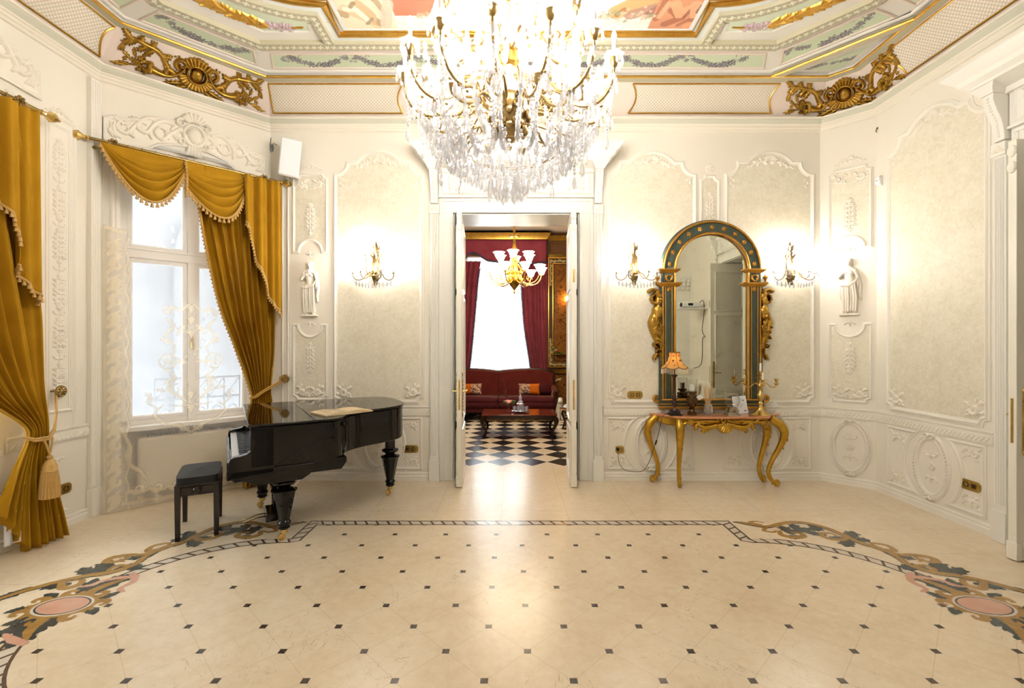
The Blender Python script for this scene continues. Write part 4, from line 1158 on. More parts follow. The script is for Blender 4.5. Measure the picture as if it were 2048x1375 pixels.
# ------------------------------------------------------------------ doorways
M_LEAF = pmat('ivory door paint', srgb(238, 234, 222), .3)
def make_door(name, Mx, xc, half, ang=(3.5, 3.5)):
    d = bpy.data.objects.new(name, None); COL.objects.link(d); d.matrix_basis = at(Mx, xc, 0, 0); struct(d)
    po = half + .265                                  # outer edge of the pilasters
    for s in (1, -1):
        b = MB(); x0, x1 = sorted((s * (po - .098), s * po))
        b.box(x0, x1, -.055, .001, 0, 3.21); b.box(x0 - .012, x1 + .012, -.075, .001, 0, .25)
        for k in range(4): b.mould([(x0 + .02 + .0195 * k, .30), (x0 + .02 + .0195 * k, 3.10)], [(-.007, .055), (0, .066), (.007, .055)], False)
        b.box(x0 - .008, x1 + .008, -.072, .001, 3.12, 3.225)
        b.build('pilaster', M_WHITE, d, bevel=.003)
        me = relief(flower(0, 0, .026, .012, 6) + leaf(-.02, -.01, 200, .03, .008, 0, .009, 1) + leaf(.02, -.01, -20, .03, .008, 0, .009, 1), 'capital_flower', M_ORN, .004)
        o = place(me, 'capital_flower', d); o.location = (s * (po - .049), -.0725, 3.17)
        # scroll console
        prof = [(0, 3.24), (-.06, 3.24), (-.065, 3.30), (-.085, 3.40), (-.125, 3.48), (-.155, 3.56), (-.150, 3.61), (0, 3.61)]
        b = MB(); b.prism([(y, z) for y, z in prof], x0 + .006, x1 - .006, 'x')
        for k in range(13): b.ball(((x0 + x1) / 2, np.interp(3.28 + .025 * k, [z for y, z in prof[1:6]], [y for y, z in prof[1:6]]), 3.28 + .025 * k), (.014, .010, .011), 6, 5)
        b.build('console', M_WHITE, d, bevel=.005)
        b = MB(); b.taper([(x0 - .005, x1 + .005, -.165, .001, 3.61), (x0 - .02, x1 + .02, -.185, .001, 3.64), (x0 - .045, x1 + .045, -.205, .001, 3.68)]); b.build('console_cap', M_WHITE, d)
        # casing band
        xi0, xi1 = sorted((s * half, s * (po - .098)))
        b = MB(); b.box(xi0, xi1, -.022, .001, 0, DTOP); b.box(*sorted((s * half, s * (half + .03))), -.0335, .001, 0, DTOP); b.box(*sorted((s * (half + .10), s * (half + .125))), -.032, .001, 0, 3.268)
        b.build('casing', M_WHITE, d, bevel=.004)
    b = MB(); b.box(-half - .16, half + .16, -.022, .001, DTOP, 3.31); b.box(-half, half, -.034, .001, DTOP, DTOP + .03); b.box(-half - .125, half + .125, -.034, .001, 3.27, 3.30); b.box(-half - .17, half + .17, -.05, .001, 3.31, 3.335)
    b.build('architrave', M_WHITE, d, bevel=.004)
    b = MB(); b.box(-half - .165, half + .165, -.030, .001, 3.335, 3.62); b.mould([(-half - .12, 3.36), (half + .12, 3.36), (half + .12, 3.60), (-half - .12, 3.60)], [(-.012, .03), (0, .042), (.012, .03)], True)
    b.build('frieze', M_WHITE, d)
    S = []
    for s in (1, -1):
        C = bez((s * .78, 3.585), (s * .62, 3.36), (s * .34, 3.33), (s * .12, 3.46), 26)
        S.append(stroke(C, [.010, .022, .030, .030, .020], .016))
        for k in range(40):
            t = RNG.rand(); p = C[int(t * 25)]; S += leaf(p[0] + .03 * RNG.randn() * .6, p[1] + .02 * RNG.randn(), RNG.rand() * 360, .05, .012, 30, .024, 0)
        S += [stroke(bez((s * .78, 3.585), (s * .80, 3.5), (s * .74, 3.45), (s * .79, 3.37), 12), [.014, .018, .012, .006], .018), stroke(bez((s * .76, 3.58), (s * .45, 3.62), (s * .3, 3.52), (s * .1, 3.56), 14), [.006, .012, .010, .004], .014)]
        S += [stroke(spi(s * .07, 3.40, .05, .018, 90, 90 + s * 320, 18), [.016, .014, .008], .026)]
        for k in range(3): S += leaf(s * (.77 - .02 * k), 3.40 + .02 * k, 80 + s * 30 * k, .07, .016, 20, .022, 1)
    for k in range(9):
        a = math.radians(10 + 160 * k / 8); S.append(stroke([(.03 * math.cos(a), 3.42 + .03 * math.sin(a)), (.08 * math.cos(a), 3.42 + .09 * math.sin(a))], [.008, .014], .028))
    o = place(relief(S, 'garland', M_WHITE, .0048), 'garland', d); o.location = (0, -.030, 0)
    b = MB(); P = [(-po - .04, 3.62), (po + .04, 3.62)]
    w0 = po - .02
    b.taper([(-w0, w0, -.06, .001, 3.60), (-w0, w0, -.075, .001, 3.64), (-w0 - .05, w0 + .05, -.12, .001, 3.655), (-po - .055, po + .055, -.21, .001, 3.685), (-po - .055, po + .055, -.215, .001, 3.705), (-po - .10, po + .10, -.25, .001, 3.735),
             (-po - .115, po + .115, -.265, .001, 3.77), (-po - .17, po + .17, -.31, .001, 3.815), (-po - .19, po + .19, -.325, .001, 3.845), (-po - .19, po + .19, -.325, .001, 3.862), (-po - .17, po + .17, -.30, .001, 3.868)])
    b.build('cornice', M_WHITE, d, smooth=20)
    # lining of the reveal
    b = MB()
    for s in (1, -1): b.box(*sorted((s * half, s * (half - .012))), .0, TH, 0, DTOP)
    b.box(-half, half, 0, TH, DTOP - .012, DTOP)
    b.build('reveal_lining', M_WHITE, d)
    # leaves
    for s, an in ((-1, ang[0]), (1, ang[1])):
        H_, Wl, T_ = 3.10, .715, .055
        Ml = Matrix.Translation((s * (half - .058), .43, .008)) @ Matrix.Rotation(s * math.radians(-an), 4, 'Z')
        b = MB()
        xa, xb = (-T_ / 2, T_ / 2)
        b.box(xa, xb, -Wl, 0, 0, H_)
        lm = b.build('leaf', M_LEAF, d, bevel=.003, M=Ml)
        for side in (1, -1):
            xx = side * T_ / 2
            b = MB()
            for (z0, z1) in ((.16, .60), (.74, 2.12), (2.24, 2.92)):
                Pp = [(-Wl + .10, z0), (-.10, z0), (-.10, z1), (-Wl + .10, z1)]
                q = MB(); q.mould(Pp, [(-.03, 0), (-.025, .014), (-.012, .018), (0, .006), (.014, .010), (.02, 0)], True)
                b.add([(xx - side * y * 1.0 if False else xx + side * (-y), x, z) for x, y, z in q.v], q.f)
            b.box(*sorted((xx, xx + side * .016)), -Wl + .04, -.04, .02, .13)
            b.build('leaf_panel', M_LEAF, lm)
        b = MB(); b.box(-.028, .028, -Wl - .012, -Wl + .01, 0, H_); b.box(-.036, .036, -Wl - .02, -Wl + .02, 0, .13)
        for z in (2.9, 3.02): b.ball((0, -Wl - .012, z), (.034, .022, .045), 8, 6)
        b.build('astragal', M_LEAF, lm, bevel=.004)
        b = MB(); b.box(-.009, .009, -Wl - .0145, -Wl - .011, .86, 1.19); b.box(-.009, .009, -Wl - .0145, -Wl - .011, 2.28, 2.42) if s > 0 else None
        b.build('lock_plate', M_BRASS, lm)
        for side in (1, -1):
            xx = side * T_ / 2
            if s > 0 and name == 'door_1': continue
            b = MB(); b.box(*sorted((xx, xx + side * .006)), -Wl + .03, -Wl + .075, .80, 1.24); b.box(*sorted((xx, xx + side * .009)), -Wl + .037, -Wl + .068, .84, 1.20)
            b.ball((xx, -Wl + .0525, 1.245), (.012, .022, .03), 8, 6); b.ball((xx, -Wl + .0525, .795), (.012, .022, .03), 8, 6)
            for k in range(9): b.ball((xx + side * .008, -Wl + .0525 + .01 * math.sin(k * 2.1), .85 + .04 * k), (.006, .009, .013), 6, 5)
            hp = b.build('handle_plate', M_BRASS, lm, bevel=.002)
            b = MB(); b.tube([(xx, -Wl + .0525, 1.06), (xx + side * .055, -Wl + .0525, 1.06)], .009, 8); b.tube([(xx + side * .05, -Wl + .0525, 1.06), (xx + side * .055, -Wl + .09, 1.064), (xx + side * .052, -Wl + .15, 1.058)], [.009, .011, .008], 8); b.ball((xx + side * .052, -Wl + .155, 1.058), .013, 8, 6)
            b.build('handle', M_BRASS, lm)
    return d
make_door('door_1', FB, .05 - BL[0], .74)
make_door('door_2', FR, 2.29, .74)
# room beyond the right door, only glimpsed in the mirror: a plain lit corridor
b = MB(); b.box(4.55, 6.6, 1.2, 1.3, 0, 4); b.box(4.55, 6.6, 4.3, 4.4, 0, 4); b.box(6.5, 6.6, 1.2, 4.4, 0, 4); b.box(4.55, 6.6, 1.2, 4.4, 3.9, 4.0); b.box(4.55, 6.6, 1.2, 4.4, -.1, 0)
struct(b.build('wall_corridor', M_WALL, smooth=0))
# ------------------------------------------------------------------ window in the slanted wall
M_WINF = pmat('white window paint', srgb(236, 228, 218), .35)
def glassmat():
    m, nt, out = nt_new('window glass')
    tr = N(nt, 'ShaderNodeBsdfTransparent'); tr.inputs[0].default_value = (.96, .98, .98, 1); g = N(nt, 'ShaderNodeBsdfGlossy'); g.inputs['Roughness'].default_value = .0
    lw = N(nt, 'ShaderNodeLayerWeight'); lw.inputs[0].default_value = .12
    f = mathn(nt, 'MINIMUM', mathn(nt, 'MULTIPLY_ADD', lw.outputs['Fresnel'], .8, .02), .7)
    mx = N(nt, 'ShaderNodeMixShader'); nt.links.new(f, mx.inputs[0]); nt.links.new(tr.outputs[0], mx.inputs[1]); nt.links.new(g.outputs[0], mx.inputs[2])
    nt.links.new(mx.outputs[0], out.inputs[0]); return m
M_GLASS = glassmat()
def make_window(name, Mx, x0, x1, z0, z1, xm, zt, y):
    o = bpy.data.objects.new(name, None); COL.objects.link(o); o.matrix_basis = Mx.copy(); struct(o)
    b = MB(); t = .06
    b.box(x0, x0 + t, y - .03, y + .05, z0, z1); b.box(x1 - t, x1, y - .03, y + .05, z0, z1); b.box(x0, x1, y - .03, y + .05, z1 - t, z1); b.box(x0, x1, y - .03, y + .05, z0, z0 + .05)
    b.box(xm - .035, xm + .035, y - .045, y + .05, z0, z1); b.box(x0, x1, y - .05, y + .05, zt - .05, zt + .05); b.box(x0, x1, y - .065, y, zt + .03, zt + .05)
    b.build('window_frame', M_WINF, o, bevel=.004)
    for a, c in ((x0 + t, xm - .035), (xm + .035, x1 - t)):
        for d, e in ((z0 + .05, zt - .05), (zt + .05, z1 - t)):
            b = MB(); b.mould([(a, d), (c, d), (c, e), (a, e)], [(0, -y + .05), (0, -y + .02), (-.004, -y + .03)] if False else [(.002, -(y + .03)), (.002, -(y - .018)), (.03, -(y - .018)), (.042, -(y - .004)), (.042, -(y + .03))], True)
            s = b.build('sash', M_WINF, o)
            b = MB(); b.box(a + .03, c - .03, y + .006, y + .012, d + .03, e - .03); b.build('pane', M_GLASS, s, smooth=0)
    b = MB(); b.box(x0 - .03, x1 + .03, -.02, y + .02, z0 - .045, z0 + .002); b.build('window_sill', M_WINF, o, bevel=.006)
    b = MB(); b.box(xm - .012, xm + .012, y - .062, y - .045, z0 + .78, z0 + .90); b.tube([(xm, y - .06, z0 + .84), (xm, y - .10, z0 + .84), (xm, y - .105, z0 + .76)], .008, 6); b.build('window_latch', M_BRASS, o)
    return o
make_window('window_1', FA, WL, WR, WS, WH, .767, 2.52, .15)
make_window('window_2', FL, 2.4, 3.55, .78, 3.62, 2.975, 2.52, .15)
# niche casing on the wall face round the window
b = MB()
for x in (WL - .045, WR + .045): b.mould([(x, .1), (x, 3.60)], [(-.035, .001), (-.033, .016), (-.01, .022), (0, .014), (.02, .02), (.034, .012), (.035, .001)], False)
struct(b.build('trim_12', M_TRIM, M=FA))
# courtyard outside: pale wall with an arch and an iron balcony rail
M_YARD = pmat('courtyard render', srgb(108, 109, 111), .8, noise=(2, .4), col2=srgb(100, 101, 104))
b = MB(); Mo = FA
b.box(-4, 6, 5.2, 5.4, -4, 7); b.prism([(1.4, .2)] + [(2.6 + 1.2 * math.cos(a), 3.2 + 1.6 * math.sin(a)) for a in np.linspace(PI, 0, 16)] + [(3.8, .2)], 5.0, 5.25)
o = struct(b.build('wall_courtyard', M_YARD, M=Mo, smooth=0))
M_IRON = pmat('grey painted iron', srgb(120, 124, 130), .5)
t = thing('balcony_rail', 'grey iron balcony rail with scrolls seen through the window', 'railing', M=at(FA, 1.35, 1.3, .55))
b = MB()
for z in (.02, .34, .60): b.box(-.75, .75, -.012, .012, z, z + .025)
for k in range(9): b.box(-.75 + .1875 * k - .008, -.75 + .1875 * k + .008, -.008, .008, 0, .62)
b.build('bar', M_IRON, t)
for k in range(8):
    c = -.656 + .1875 * k
    b = MB(); b.tube([(p[0], 0, p[1]) for p in spi(c, .18, .075, .02, -90, 330, 20)], .008, 6); b.build('scroll', M_IRON, t)
    b = MB(); b.tube([(c - .08, 0, .37), (c + .08, 0, .59)], .007, 6); b.build('brace', M_IRON, t)
b = MB(); b.box(-1.0, 1.0, -.05, .9, -.15, 0); b.build('slab', M_YARD, t)
t = thing('radiator_cover', 'cream radiator casing in the niche under the window', 'radiator', M=at(FA, .73, .0, 0))
b = MB(); b.box(-.43, .43, .02, .19, .10, .66); b.build('casing', pmat('cream enamel', srgb(232, 222, 200), .35), t, bevel=.03)
b = MB()
for k in range(30): b.box(-.40 + .027 * k, -.39 + .027 * k, .04, .17, .655, .672)
b.build('grille', pmat('grey grille', srgb(170, 170, 165), .4), t)
b = MB(); b.box(-.3, -.26, .06, .15, 0, .12); b.box(.26, .3, .06, .15, 0, .12); b.build('foot', M_WPLAS, t)

# ------------------------------------------------------------------ curtains
def velvet(name, c1, c2):
    m, nt, out = nt_new(name)
    p = N(nt, 'ShaderNodeBsdfPrincipled'); setin(p, Roughness=.75); p.inputs['Sheen Weight'].default_value = .28; p.inputs['Sheen Roughness'].default_value = .35; p.inputs['Sheen Tint'].default_value = rgba((1.0, .78, .35)) ; p.inputs['Specular IOR Level'].default_value = .15
    tc = N(nt, 'ShaderNodeTexCoord'); n = N(nt, 'ShaderNodeTexNoise'); setin(n, Scale=5.0, Detail=6.0); nt.links.new(tc.outputs['Object'], n.inputs['Vector'])
    n2 = N(nt, 'ShaderNodeTexNoise'); setin(n2, Scale=420.0, Detail=2.0); nt.links.new(tc.outputs['Object'], n2.inputs['Vector'])
    nt.links.new(ramp(nt, n.outputs[0], [(.3, c1), (.7, c2)]), p.inputs['Base Color'])
    bu = N(nt, 'ShaderNodeBump'); setin(bu, Strength=.25, Distance=.002); nt.links.new(n2.outputs[0], bu.inputs['Height']); nt.links.new(bu.outputs[0], p.inputs['Normal'])
    nt.links.new(p.outputs[0], out.inputs[0]); return m
M_VELV = velvet('ochre velvet', (.37, .185, .006), (.45, .235, .010))
M_TRIMF = pmat('gold braid', (.55, .31, .06), .6, noise=(80, .8), col2=(.42, .22, .03))
M_TASS = pmat('gold tassel thread', (.62, .40, .14), .65, noise=(120, .7), col2=(.44, .25, .06))
M_LIN = pmat('white curtain lining', srgb(225, 225, 228), .8)
def crom(vals, v):
    """Smooth interpolation of [(v, value)...] at v."""
    xs = [a for a, c in vals]; ys = [c for a, c in vals]
    if v <= xs[0]: return ys[0]
    if v >= xs[-1]: return ys[-1]
    i = max(k for k in range(len(xs)) if xs[k] <= v); t = (v - xs[i]) / (xs[i + 1] - xs[i])
    m0 = (ys[i + 1] - ys[i - 1]) / (xs[i + 1] - xs[i - 1]) * (xs[i + 1] - xs[i]) if i > 0 else ys[1] - ys[0]
    m1 = (ys[i + 2] - ys[i]) / (xs[i + 2] - xs[i]) * (xs[i + 1] - xs[i]) if i + 2 < len(xs) else ys[-1] - ys[-2]
    return (2 * t ** 3 - 3 * t * t + 1) * ys[i] + (t ** 3 - 2 * t * t + t) * m0 + (-2 * t ** 3 + 3 * t * t) * ys[i + 1] + (t ** 3 - t * t) * m1
def tassel(b, p, s=1.0, mi=0):
    b.lathe([(.003 * s, 0), (.008 * s, -.006 * s), (.006 * s, -.014 * s), (.010 * s, -.018 * s), (.014 * s, -.042 * s), (.002 * s, -.043 * s)], 7, p, mi)
def fringe(path, name, parent, step=.042, s=1.0):
    """Braid along an edge with small tassels hanging from it."""
    b = MB(); P = [Vector(p) for p in path]
    b.tube(P, .011, 6)
    acc = 0
    for i in range(len(P) - 1):
        L = (P[i + 1] - P[i]).length
        while acc < L:
            q = P[i].lerp(P[i + 1], acc / max(L, 1e-6)); tassel(b, (q.x, q.y - .006, q.z - .006), s); acc += step
        acc -= L
    return b.build(name, M_TASS, parent)
def drape(fn_l, fn_r, zt, zb, y0, nf, amp, name, parent, mat, nu=120, nv=70, yfun=None, zfun=None, ph=0, M=None):
    def fn(u, v):
        z = zt + (zb - zt) * v; a, c = fn_l(z), fn_r(z)
        w = c - a
        A = (amp(z) if callable(amp) else amp)
        uu = u + .02 * math.sin(5 * v + u * 9)
        f = math.sin(2 * PI * nf * uu + ph) + .35 * math.sin(2 * PI * nf * 2.3 * uu + 1.3 + 2 * v)
        y = y0 + (yfun(u, z) if yfun else 0) - A * f
        zz = z + (zfun(u, v) if zfun else 0)
        return (a + w * u + A * .25 * math.cos(2 * PI * nf * uu + ph), y, zz)
    b = MB(); b.grid(fn, nu, nv)
    o = b.build(name, mat, parent, smooth=70, solid=.006)
    return o, fn
ZR = 3.475                                   # height of the curtain rods
# --- drape on the slanted wall, gathered to the right
YD = -.16
t = thing('curtain', 'ochre velvet drape held back to the side of the window, behind the piano', 'curtain', M=FA.copy())
ledge = [(-.02, .80), (.0, 1.2), (.05, 1.30), (.98, 1.27), (1.03, 1.255), (1.53, 1.11), (1.96, .965), (2.48, .855), (2.89, .79), (3.46, .72)]
lf_ = lambda z: crom([(a, c) for a, c in [(-.02, 1.19), (.60, 1.235), (.95, 1.26), (1.06, 1.265), (1.53, 1.115), (1.96, .97), (2.48, .86), (2.89, .79), (3.46, .72)]], z)
rt_ = lambda z: crom([(-.02, 1.55), (.95, 1.50), (1.06, 1.49), (1.6, 1.545), (3.46, 1.56)], z)
am_ = lambda z: .020 + .026 * min(1, abs(z - 1.03) / .6)
o, fn = drape(lf_, rt_, 3.46, .012, YD, 9, am_, 'drape', t, M_VELV, 150, 90, yfun=lambda u, z: .06 * u)
for k in range(1):
    pts = [fn(0.0, v) for v in np.linspace(.02, .70, 60)]
    b = MB(); b.tube([(p[0] - .004, p[1] - .008, p[2]) for p in pts], .012, 6)
    for p in pts: b.ball((p[0] - .018, p[1] - .008, p[2]), (.010, .010, .012), 6, 4)
    b.build('braid', M_TRIMF, t)
b = MB()
for k in (0, 1): b.tube([(1.64 - .02, -.03, 1.23), (1.56, -.19, 1.17 - .02 * k), (1.40, -.215, 1.09 - .02 * k), (1.30, -.20, 1.02 - .02 * k), (1.26, -.15, 1.0 - .01 * k)], .009, 6)
b.build('tieback_cord', M_TRIMF, t)
def holdback(Mx, x, z, label):
    t = thing('curtain_holdback', label, 'curtain hook', M=at(Mx, x, 0, z))
    b = MB(); b.tube([(0, 0, 0), (0, -.10, 0)], .009, 8); b.build('stem', M_ABRASS, t)
    S = flower(0, 0, .045, .02, 8) + [stroke(spi(0, 0, .042, .042, 0, 360, 24), .008, .014)]
    me = relief(S, 'rosette', M_ABRASS, .003); o = place(me, 'rosette', t); o.location = (0, -.10, 0)
    b = MB(); b.lathe([(.02, 0), (.045, .004), (.045, .01), (.01, .016)], 16); b.T = None
    o2 = b.build('rosette_back', M_ABRASS, t); o2.rotation_euler = (PI / 2, 0, 0); o2.location = (0, -.092, 0)
    return t
holdback(FB, bx(578), bz(756), 'brass rosette curtain hook on the wall above the piano keyboard')
holdback(FL, 3.86 + .08, 1.20, 'brass rosette curtain hook beside the near ochre curtain')
# --- valance
va = thing('valance', 'ochre velvet swag valance with tassel fringe hanging over the window', 'valance', M=FA.copy())
def swag(x0, x1, drop, xl, name, skew=0.0, lefttop=0.0, nfold=6, yoff=0.0):
    """Folds fan from both upper corners and sag to a rounded lower edge."""
    def fn(u, v):
        s = math.sin(PI * u ** (1 + skew)) ** .85 if 0 < u < 1 else 0
        fl = v
        sag = drop * (fl ** 1.15) * s
        side = drop * .55 * fl * (lefttop * (1 - u) ** 2 + (.25 if lefttop == 0 else .75) * u ** 3)
        x = x0 + (x1 - x0) * (u + (xl) * math.sin(PI * u) * v * .5)
        fold = math.sin(2 * PI * nfold * (v ** .9) + 1.0 * math.sin(PI * u)) * .031 * min(1, v * 3) * (.35 + .65 * s) * min(1, max(0, (v - .28) * 4) + .25)
        y = -.185 + yoff - .075 * s * v - fold
        return (x, y, ZR - .018 - sag - side + fold * .6)
    b = MB(); b.grid(fn, 44, 60); o = b.build(name, M_VELV, va, smooth=70, solid=.006)
    fringe([fn(u, 1.0) for u in np.linspace(0, 1, 40)], 'tassel_fringe', o, .043, 1.15)
    return fn
fnA = swag(.01, .665, .50, .10, 'swag', .0, .0)
fnB = swag(.655, 1.20, .47, .22, 'swag', -.0, .9, 6, -.012)
fringe([(.655 + .012 * math.sin(z * 9), -.215, ZR - .02 - z) for z in np.linspace(0, .34, 12)], 'tassel_fringe', va, .036, 1.0)
fringe([(1.19 + .02 * math.sin(z * 7), -.225, ZR - .02 - z) for z in np.linspace(0, .40, 14)], 'tassel_fringe', va, .036, 1.0)
b = MB(); b.box(0, 1.58, -.172, -.160, ZR - .035, ZR - .010); b.build('heading', M_VELV, va)
def tail(parent, x0, x1, y, steps, name, sgn=1, n=48):
    """Jabot: stepped zigzag lower edge; steps = [(u, z of hem)]."""
    us = [q[0] for q in steps]
    def hem(u): return float(np.interp(u, us, [q[1] for q in steps]))
    def yy(u): return y - .030 * math.sin(2 * PI * 2.6 * u + .6) - .018 * math.sin(2 * PI * 6 * u)
    def fn(u, v):
        zb = hem(u); z = ZR - .02 + (zb - ZR + .02) * v
        return (x0 + (x1 - x0) * (u + sgn * .02 * v), yy(u) - .01 * v, z)
    b = MB(); b.grid(fn, n, 40); o = b.build(name, M_VELV, parent, smooth=60, solid=.006)
    return o, fn
tl, fnT = tail(va, 1.185, 1.575, -.225, [(0, 2.93), (.10, 2.86), (.20, 2.68), (.32, 2.50), (.40, 2.42), (.46, 2.38), (.55, 2.26), (.66, 2.12), (.80, 2.02), (1, 1.92)], 'tail')
fringe([(lambda p: (p[0], p[1] - .008, p[2]))(fnT(u, 1)) for u in np.linspace(0, 1, 50)], 'tassel_fringe', tl, .036, 1.0)
# --- rods
def rod(Mx, x0, x1, y, z, rings, label, ends=(True, True)):
    t = thing('curtain_rod', label, 'curtain rod', M=Mx.copy())
    b = MB(); b.tube([(x0, y, z), (x1, y, z)], .015, 12); b.build('pole', M_ABRASS, t)
    b = MB(); b.tube([(x0 + .04, y + .05, z - .06), (x1 - .04, y + .05, z - .06)], .009, 8); b.ball((x0 + .03, y + .05, z - .06), .016, 8, 6); b.build('inner_pole', M_ABRASS, t)
    for x, s, on in ((x0, -1, ends[0]), (x1, 1, ends[1])):
        if not on: continue
        b = MB(); b.T = Matrix.Translation((x, y, z)) @ Matrix.Rotation(s * PI / 2, 4, 'Y')
        b.lathe([(.018, 0), (.022, .01), (.014, .02), (.020, .034), (.016, .042), (.030, .065), (.042, .085), (.036, .11), (.018, .14), (.006, .165), (.001, .17)], 14, rf=lambda a, z: 1 + .12 * math.cos(7 * a + z * 40)); b.build('finial', M_BRASS, t)
    for x in (x0 + .16, x1 - .16):
        b = MB(); b.tube([(x, -.002, z + .02), (x, y * .6, z + .03), (x, y, z - .005)], .010, 8); b.tube([(x, y + .0, z + .022), (x, y - .02, z), (x, y, z - .02)], .012, 8)
        for k in range(7): b.ball((x + .03 * math.cos(k * .9), y - .012, z + .03 * math.sin(k * .9)), .014, 6, 5)
        b.ball((x, -.008, z + .02), (.03, .01, .045), 8, 6); b.build('bracket', M_ABRASS, t)
    for x in rings:
        b = MB(); b.tube([(x + .004 * math.sin(a), y + .021 * math.cos(a), z - .004 + .023 * math.sin(a)) for a in np.linspace(0, 2 * PI, 17)[:-1]], .0035, 6, closed=True); b.tube([(x, y, z - .027), (x, y - .004, z - .042)], .004, 5); b.build('ring', M_ABRASS, t)
    return t
rod(FA, -.06, 1.56, -.165, ZR, [.10 + .105 * k for k in range(14)], 'brass curtain rod with rings and bud finial above the slanted window', (True, True))
rod(FL, 2.0, 3.70, -.17, 3.445, [2.6 + .14 * k for k in range(7)], 'brass curtain rod end above the near ochre curtain')
# --- near curtain on the left wall
t2 = thing('curtain', 'near ochre velvet curtain with a tasselled cord, gathered on the left wall', 'curtain', M=FL.copy())
nl = lambda z: crom([(.02, 3.36), (.30, 3.40), (.75, 3.50), (.88, 3.53), (.98, 3.50), (1.25, 3.20), (1.7, 2.85), (2.4, 2.6), (3.42, 2.5)], z)
nr = lambda z: crom([(.02, 3.86), (.35, 3.80), (.75, 3.715), (.88, 3.695), (.98, 3.69), (1.4, 3.71), (2.0, 3.69), (3.42, 3.57)], z)
na = lambda z: .016 + .030 * min(1, abs(z - .88) / .9)
o, fnN = drape(nl, nr, 3.37, .012, -.19, 8, na, 'drape', t2, M_VELV, 170, 110, yfun=lambda u, z: -.05 * math.exp(-((z - .95) / .25) ** 2), zfun=lambda u, v: (.36 * max(0, 1 - u / .42) ** 1.0 * max(0, (v - .74) / .26) ** 2))
b = MB(); b.grid(lambda u, v: (3.43 + .14 * u, -.175 - .012 * math.sin(9 * u), .10 + .16 * (1 - v) - .10 * u * (1 - v)), 20, 10); b.build('lining', M_LIN, t2, solid=.004)
b = MB()
for k in (0, 1): b.tube([(3.94, -.06, 1.20), (3.80, -.20, 1.06 - .02 * k), (3.72, -.265, .93 - .02 * k), (3.64, -.30, .875 - .02 * k), (3.55, -.285, .875 - .015 * k), (3.50, -.24, .90)], .010, 6)
b.tube([(3.60, -.30, .865), (3.615, -.31, .80), (3.63, -.315, .74)], .008, 6); b.tube([(3.67, -.30, .865), (3.65, -.31, .80), (3.63, -.315, .74)], .008, 6)
b.build('tieback_cord', M_TASS, t2)
b = MB(); c = (3.63, -.315, .735)
b.lathe([(.004, 0), (.018, -.006), (.022, -.02), (.014, -.032), (.030, -.05), (.046, -.085), (.048, -.115), (.052, -.12), (.050, -.128)], 18, c)
b.lathe([(.046, -.122), (.056, -.20), (.064, -.33), (.030, -.335)], 40, c, rf=lambda a, z: 1 + .06 * math.cos(20 * a)); b.build('tassel', M_TASS, t2)
ZR -= .07
tl2, fnT2 = tail(t2, 3.22, 3.62, -.255, [(0, 2.75), (.12, 2.72), (.3, 2.62), (.42, 2.52), (.52, 2.42), (.55, 2.20), (.66, 2.10), (.80, 2.0), (1, 1.93)], 'tail', 1)
fringe([fnT2(u, 1) for u in np.linspace(0, .53, 24)], 'tassel_fringe', tl2, .036, 1.0); fringe([fnT2(u, 1) for u in np.linspace(.56, 1, 24)], 'tassel_fringe', tl2, .036, 1.0)
ZR += .07
b = MB(); b.grid(lambda u, v: (2.6 + .98 * u, -.235 - .02 * math.sin(u * 40), 3.38 - .02 * v), 60, 2); b.build('heading', M_VELV, t2, solid=.01)
# --- sheer with embroidery
def sheermat(name, base_op, tint, trl=.32):
    m, nt, out = nt_new(name)
    a = N(nt, 'ShaderNodeAttribute', attribute_name='Col'); sp = N(nt, 'ShaderNodeSeparateColor'); nt.links.new(a.outputs[0], sp.inputs[0])
    tr = N(nt, 'ShaderNodeBsdfTransparent'); df = N(nt, 'ShaderNodeBsdfDiffuse'); tl_ = N(nt, 'ShaderNodeBsdfTranslucent')
    c = mixc(nt, sp.outputs[0], rgba(tint)[:3], srgb(248, 236, 210)); nt.links.new(c, df.inputs[0]); nt.links.new(c, tl_.inputs[0])
    m1 = N(nt, 'ShaderNodeMixShader'); m1.inputs[0].default_value = trl; nt.links.new(df.outputs[0], m1.inputs[1]); nt.links.new(tl_.outputs[0], m1.inputs[2])
    op = mathn(nt, 'MULTIPLY_ADD', sp.outputs[0], .40, base_op)
    m2 = N(nt, 'ShaderNodeMixShader'); nt.links.new(op, m2.inputs[0]); nt.links.new(tr.outputs[0], m2.inputs[1]); nt.links.new(m1.outputs[0], m2.inputs[2])
    nt.links.new(m2.outputs[0], out.inputs[0]); return m
M_SHEER = sheermat('embroidered sheer', .27, (.88, .83, .78))
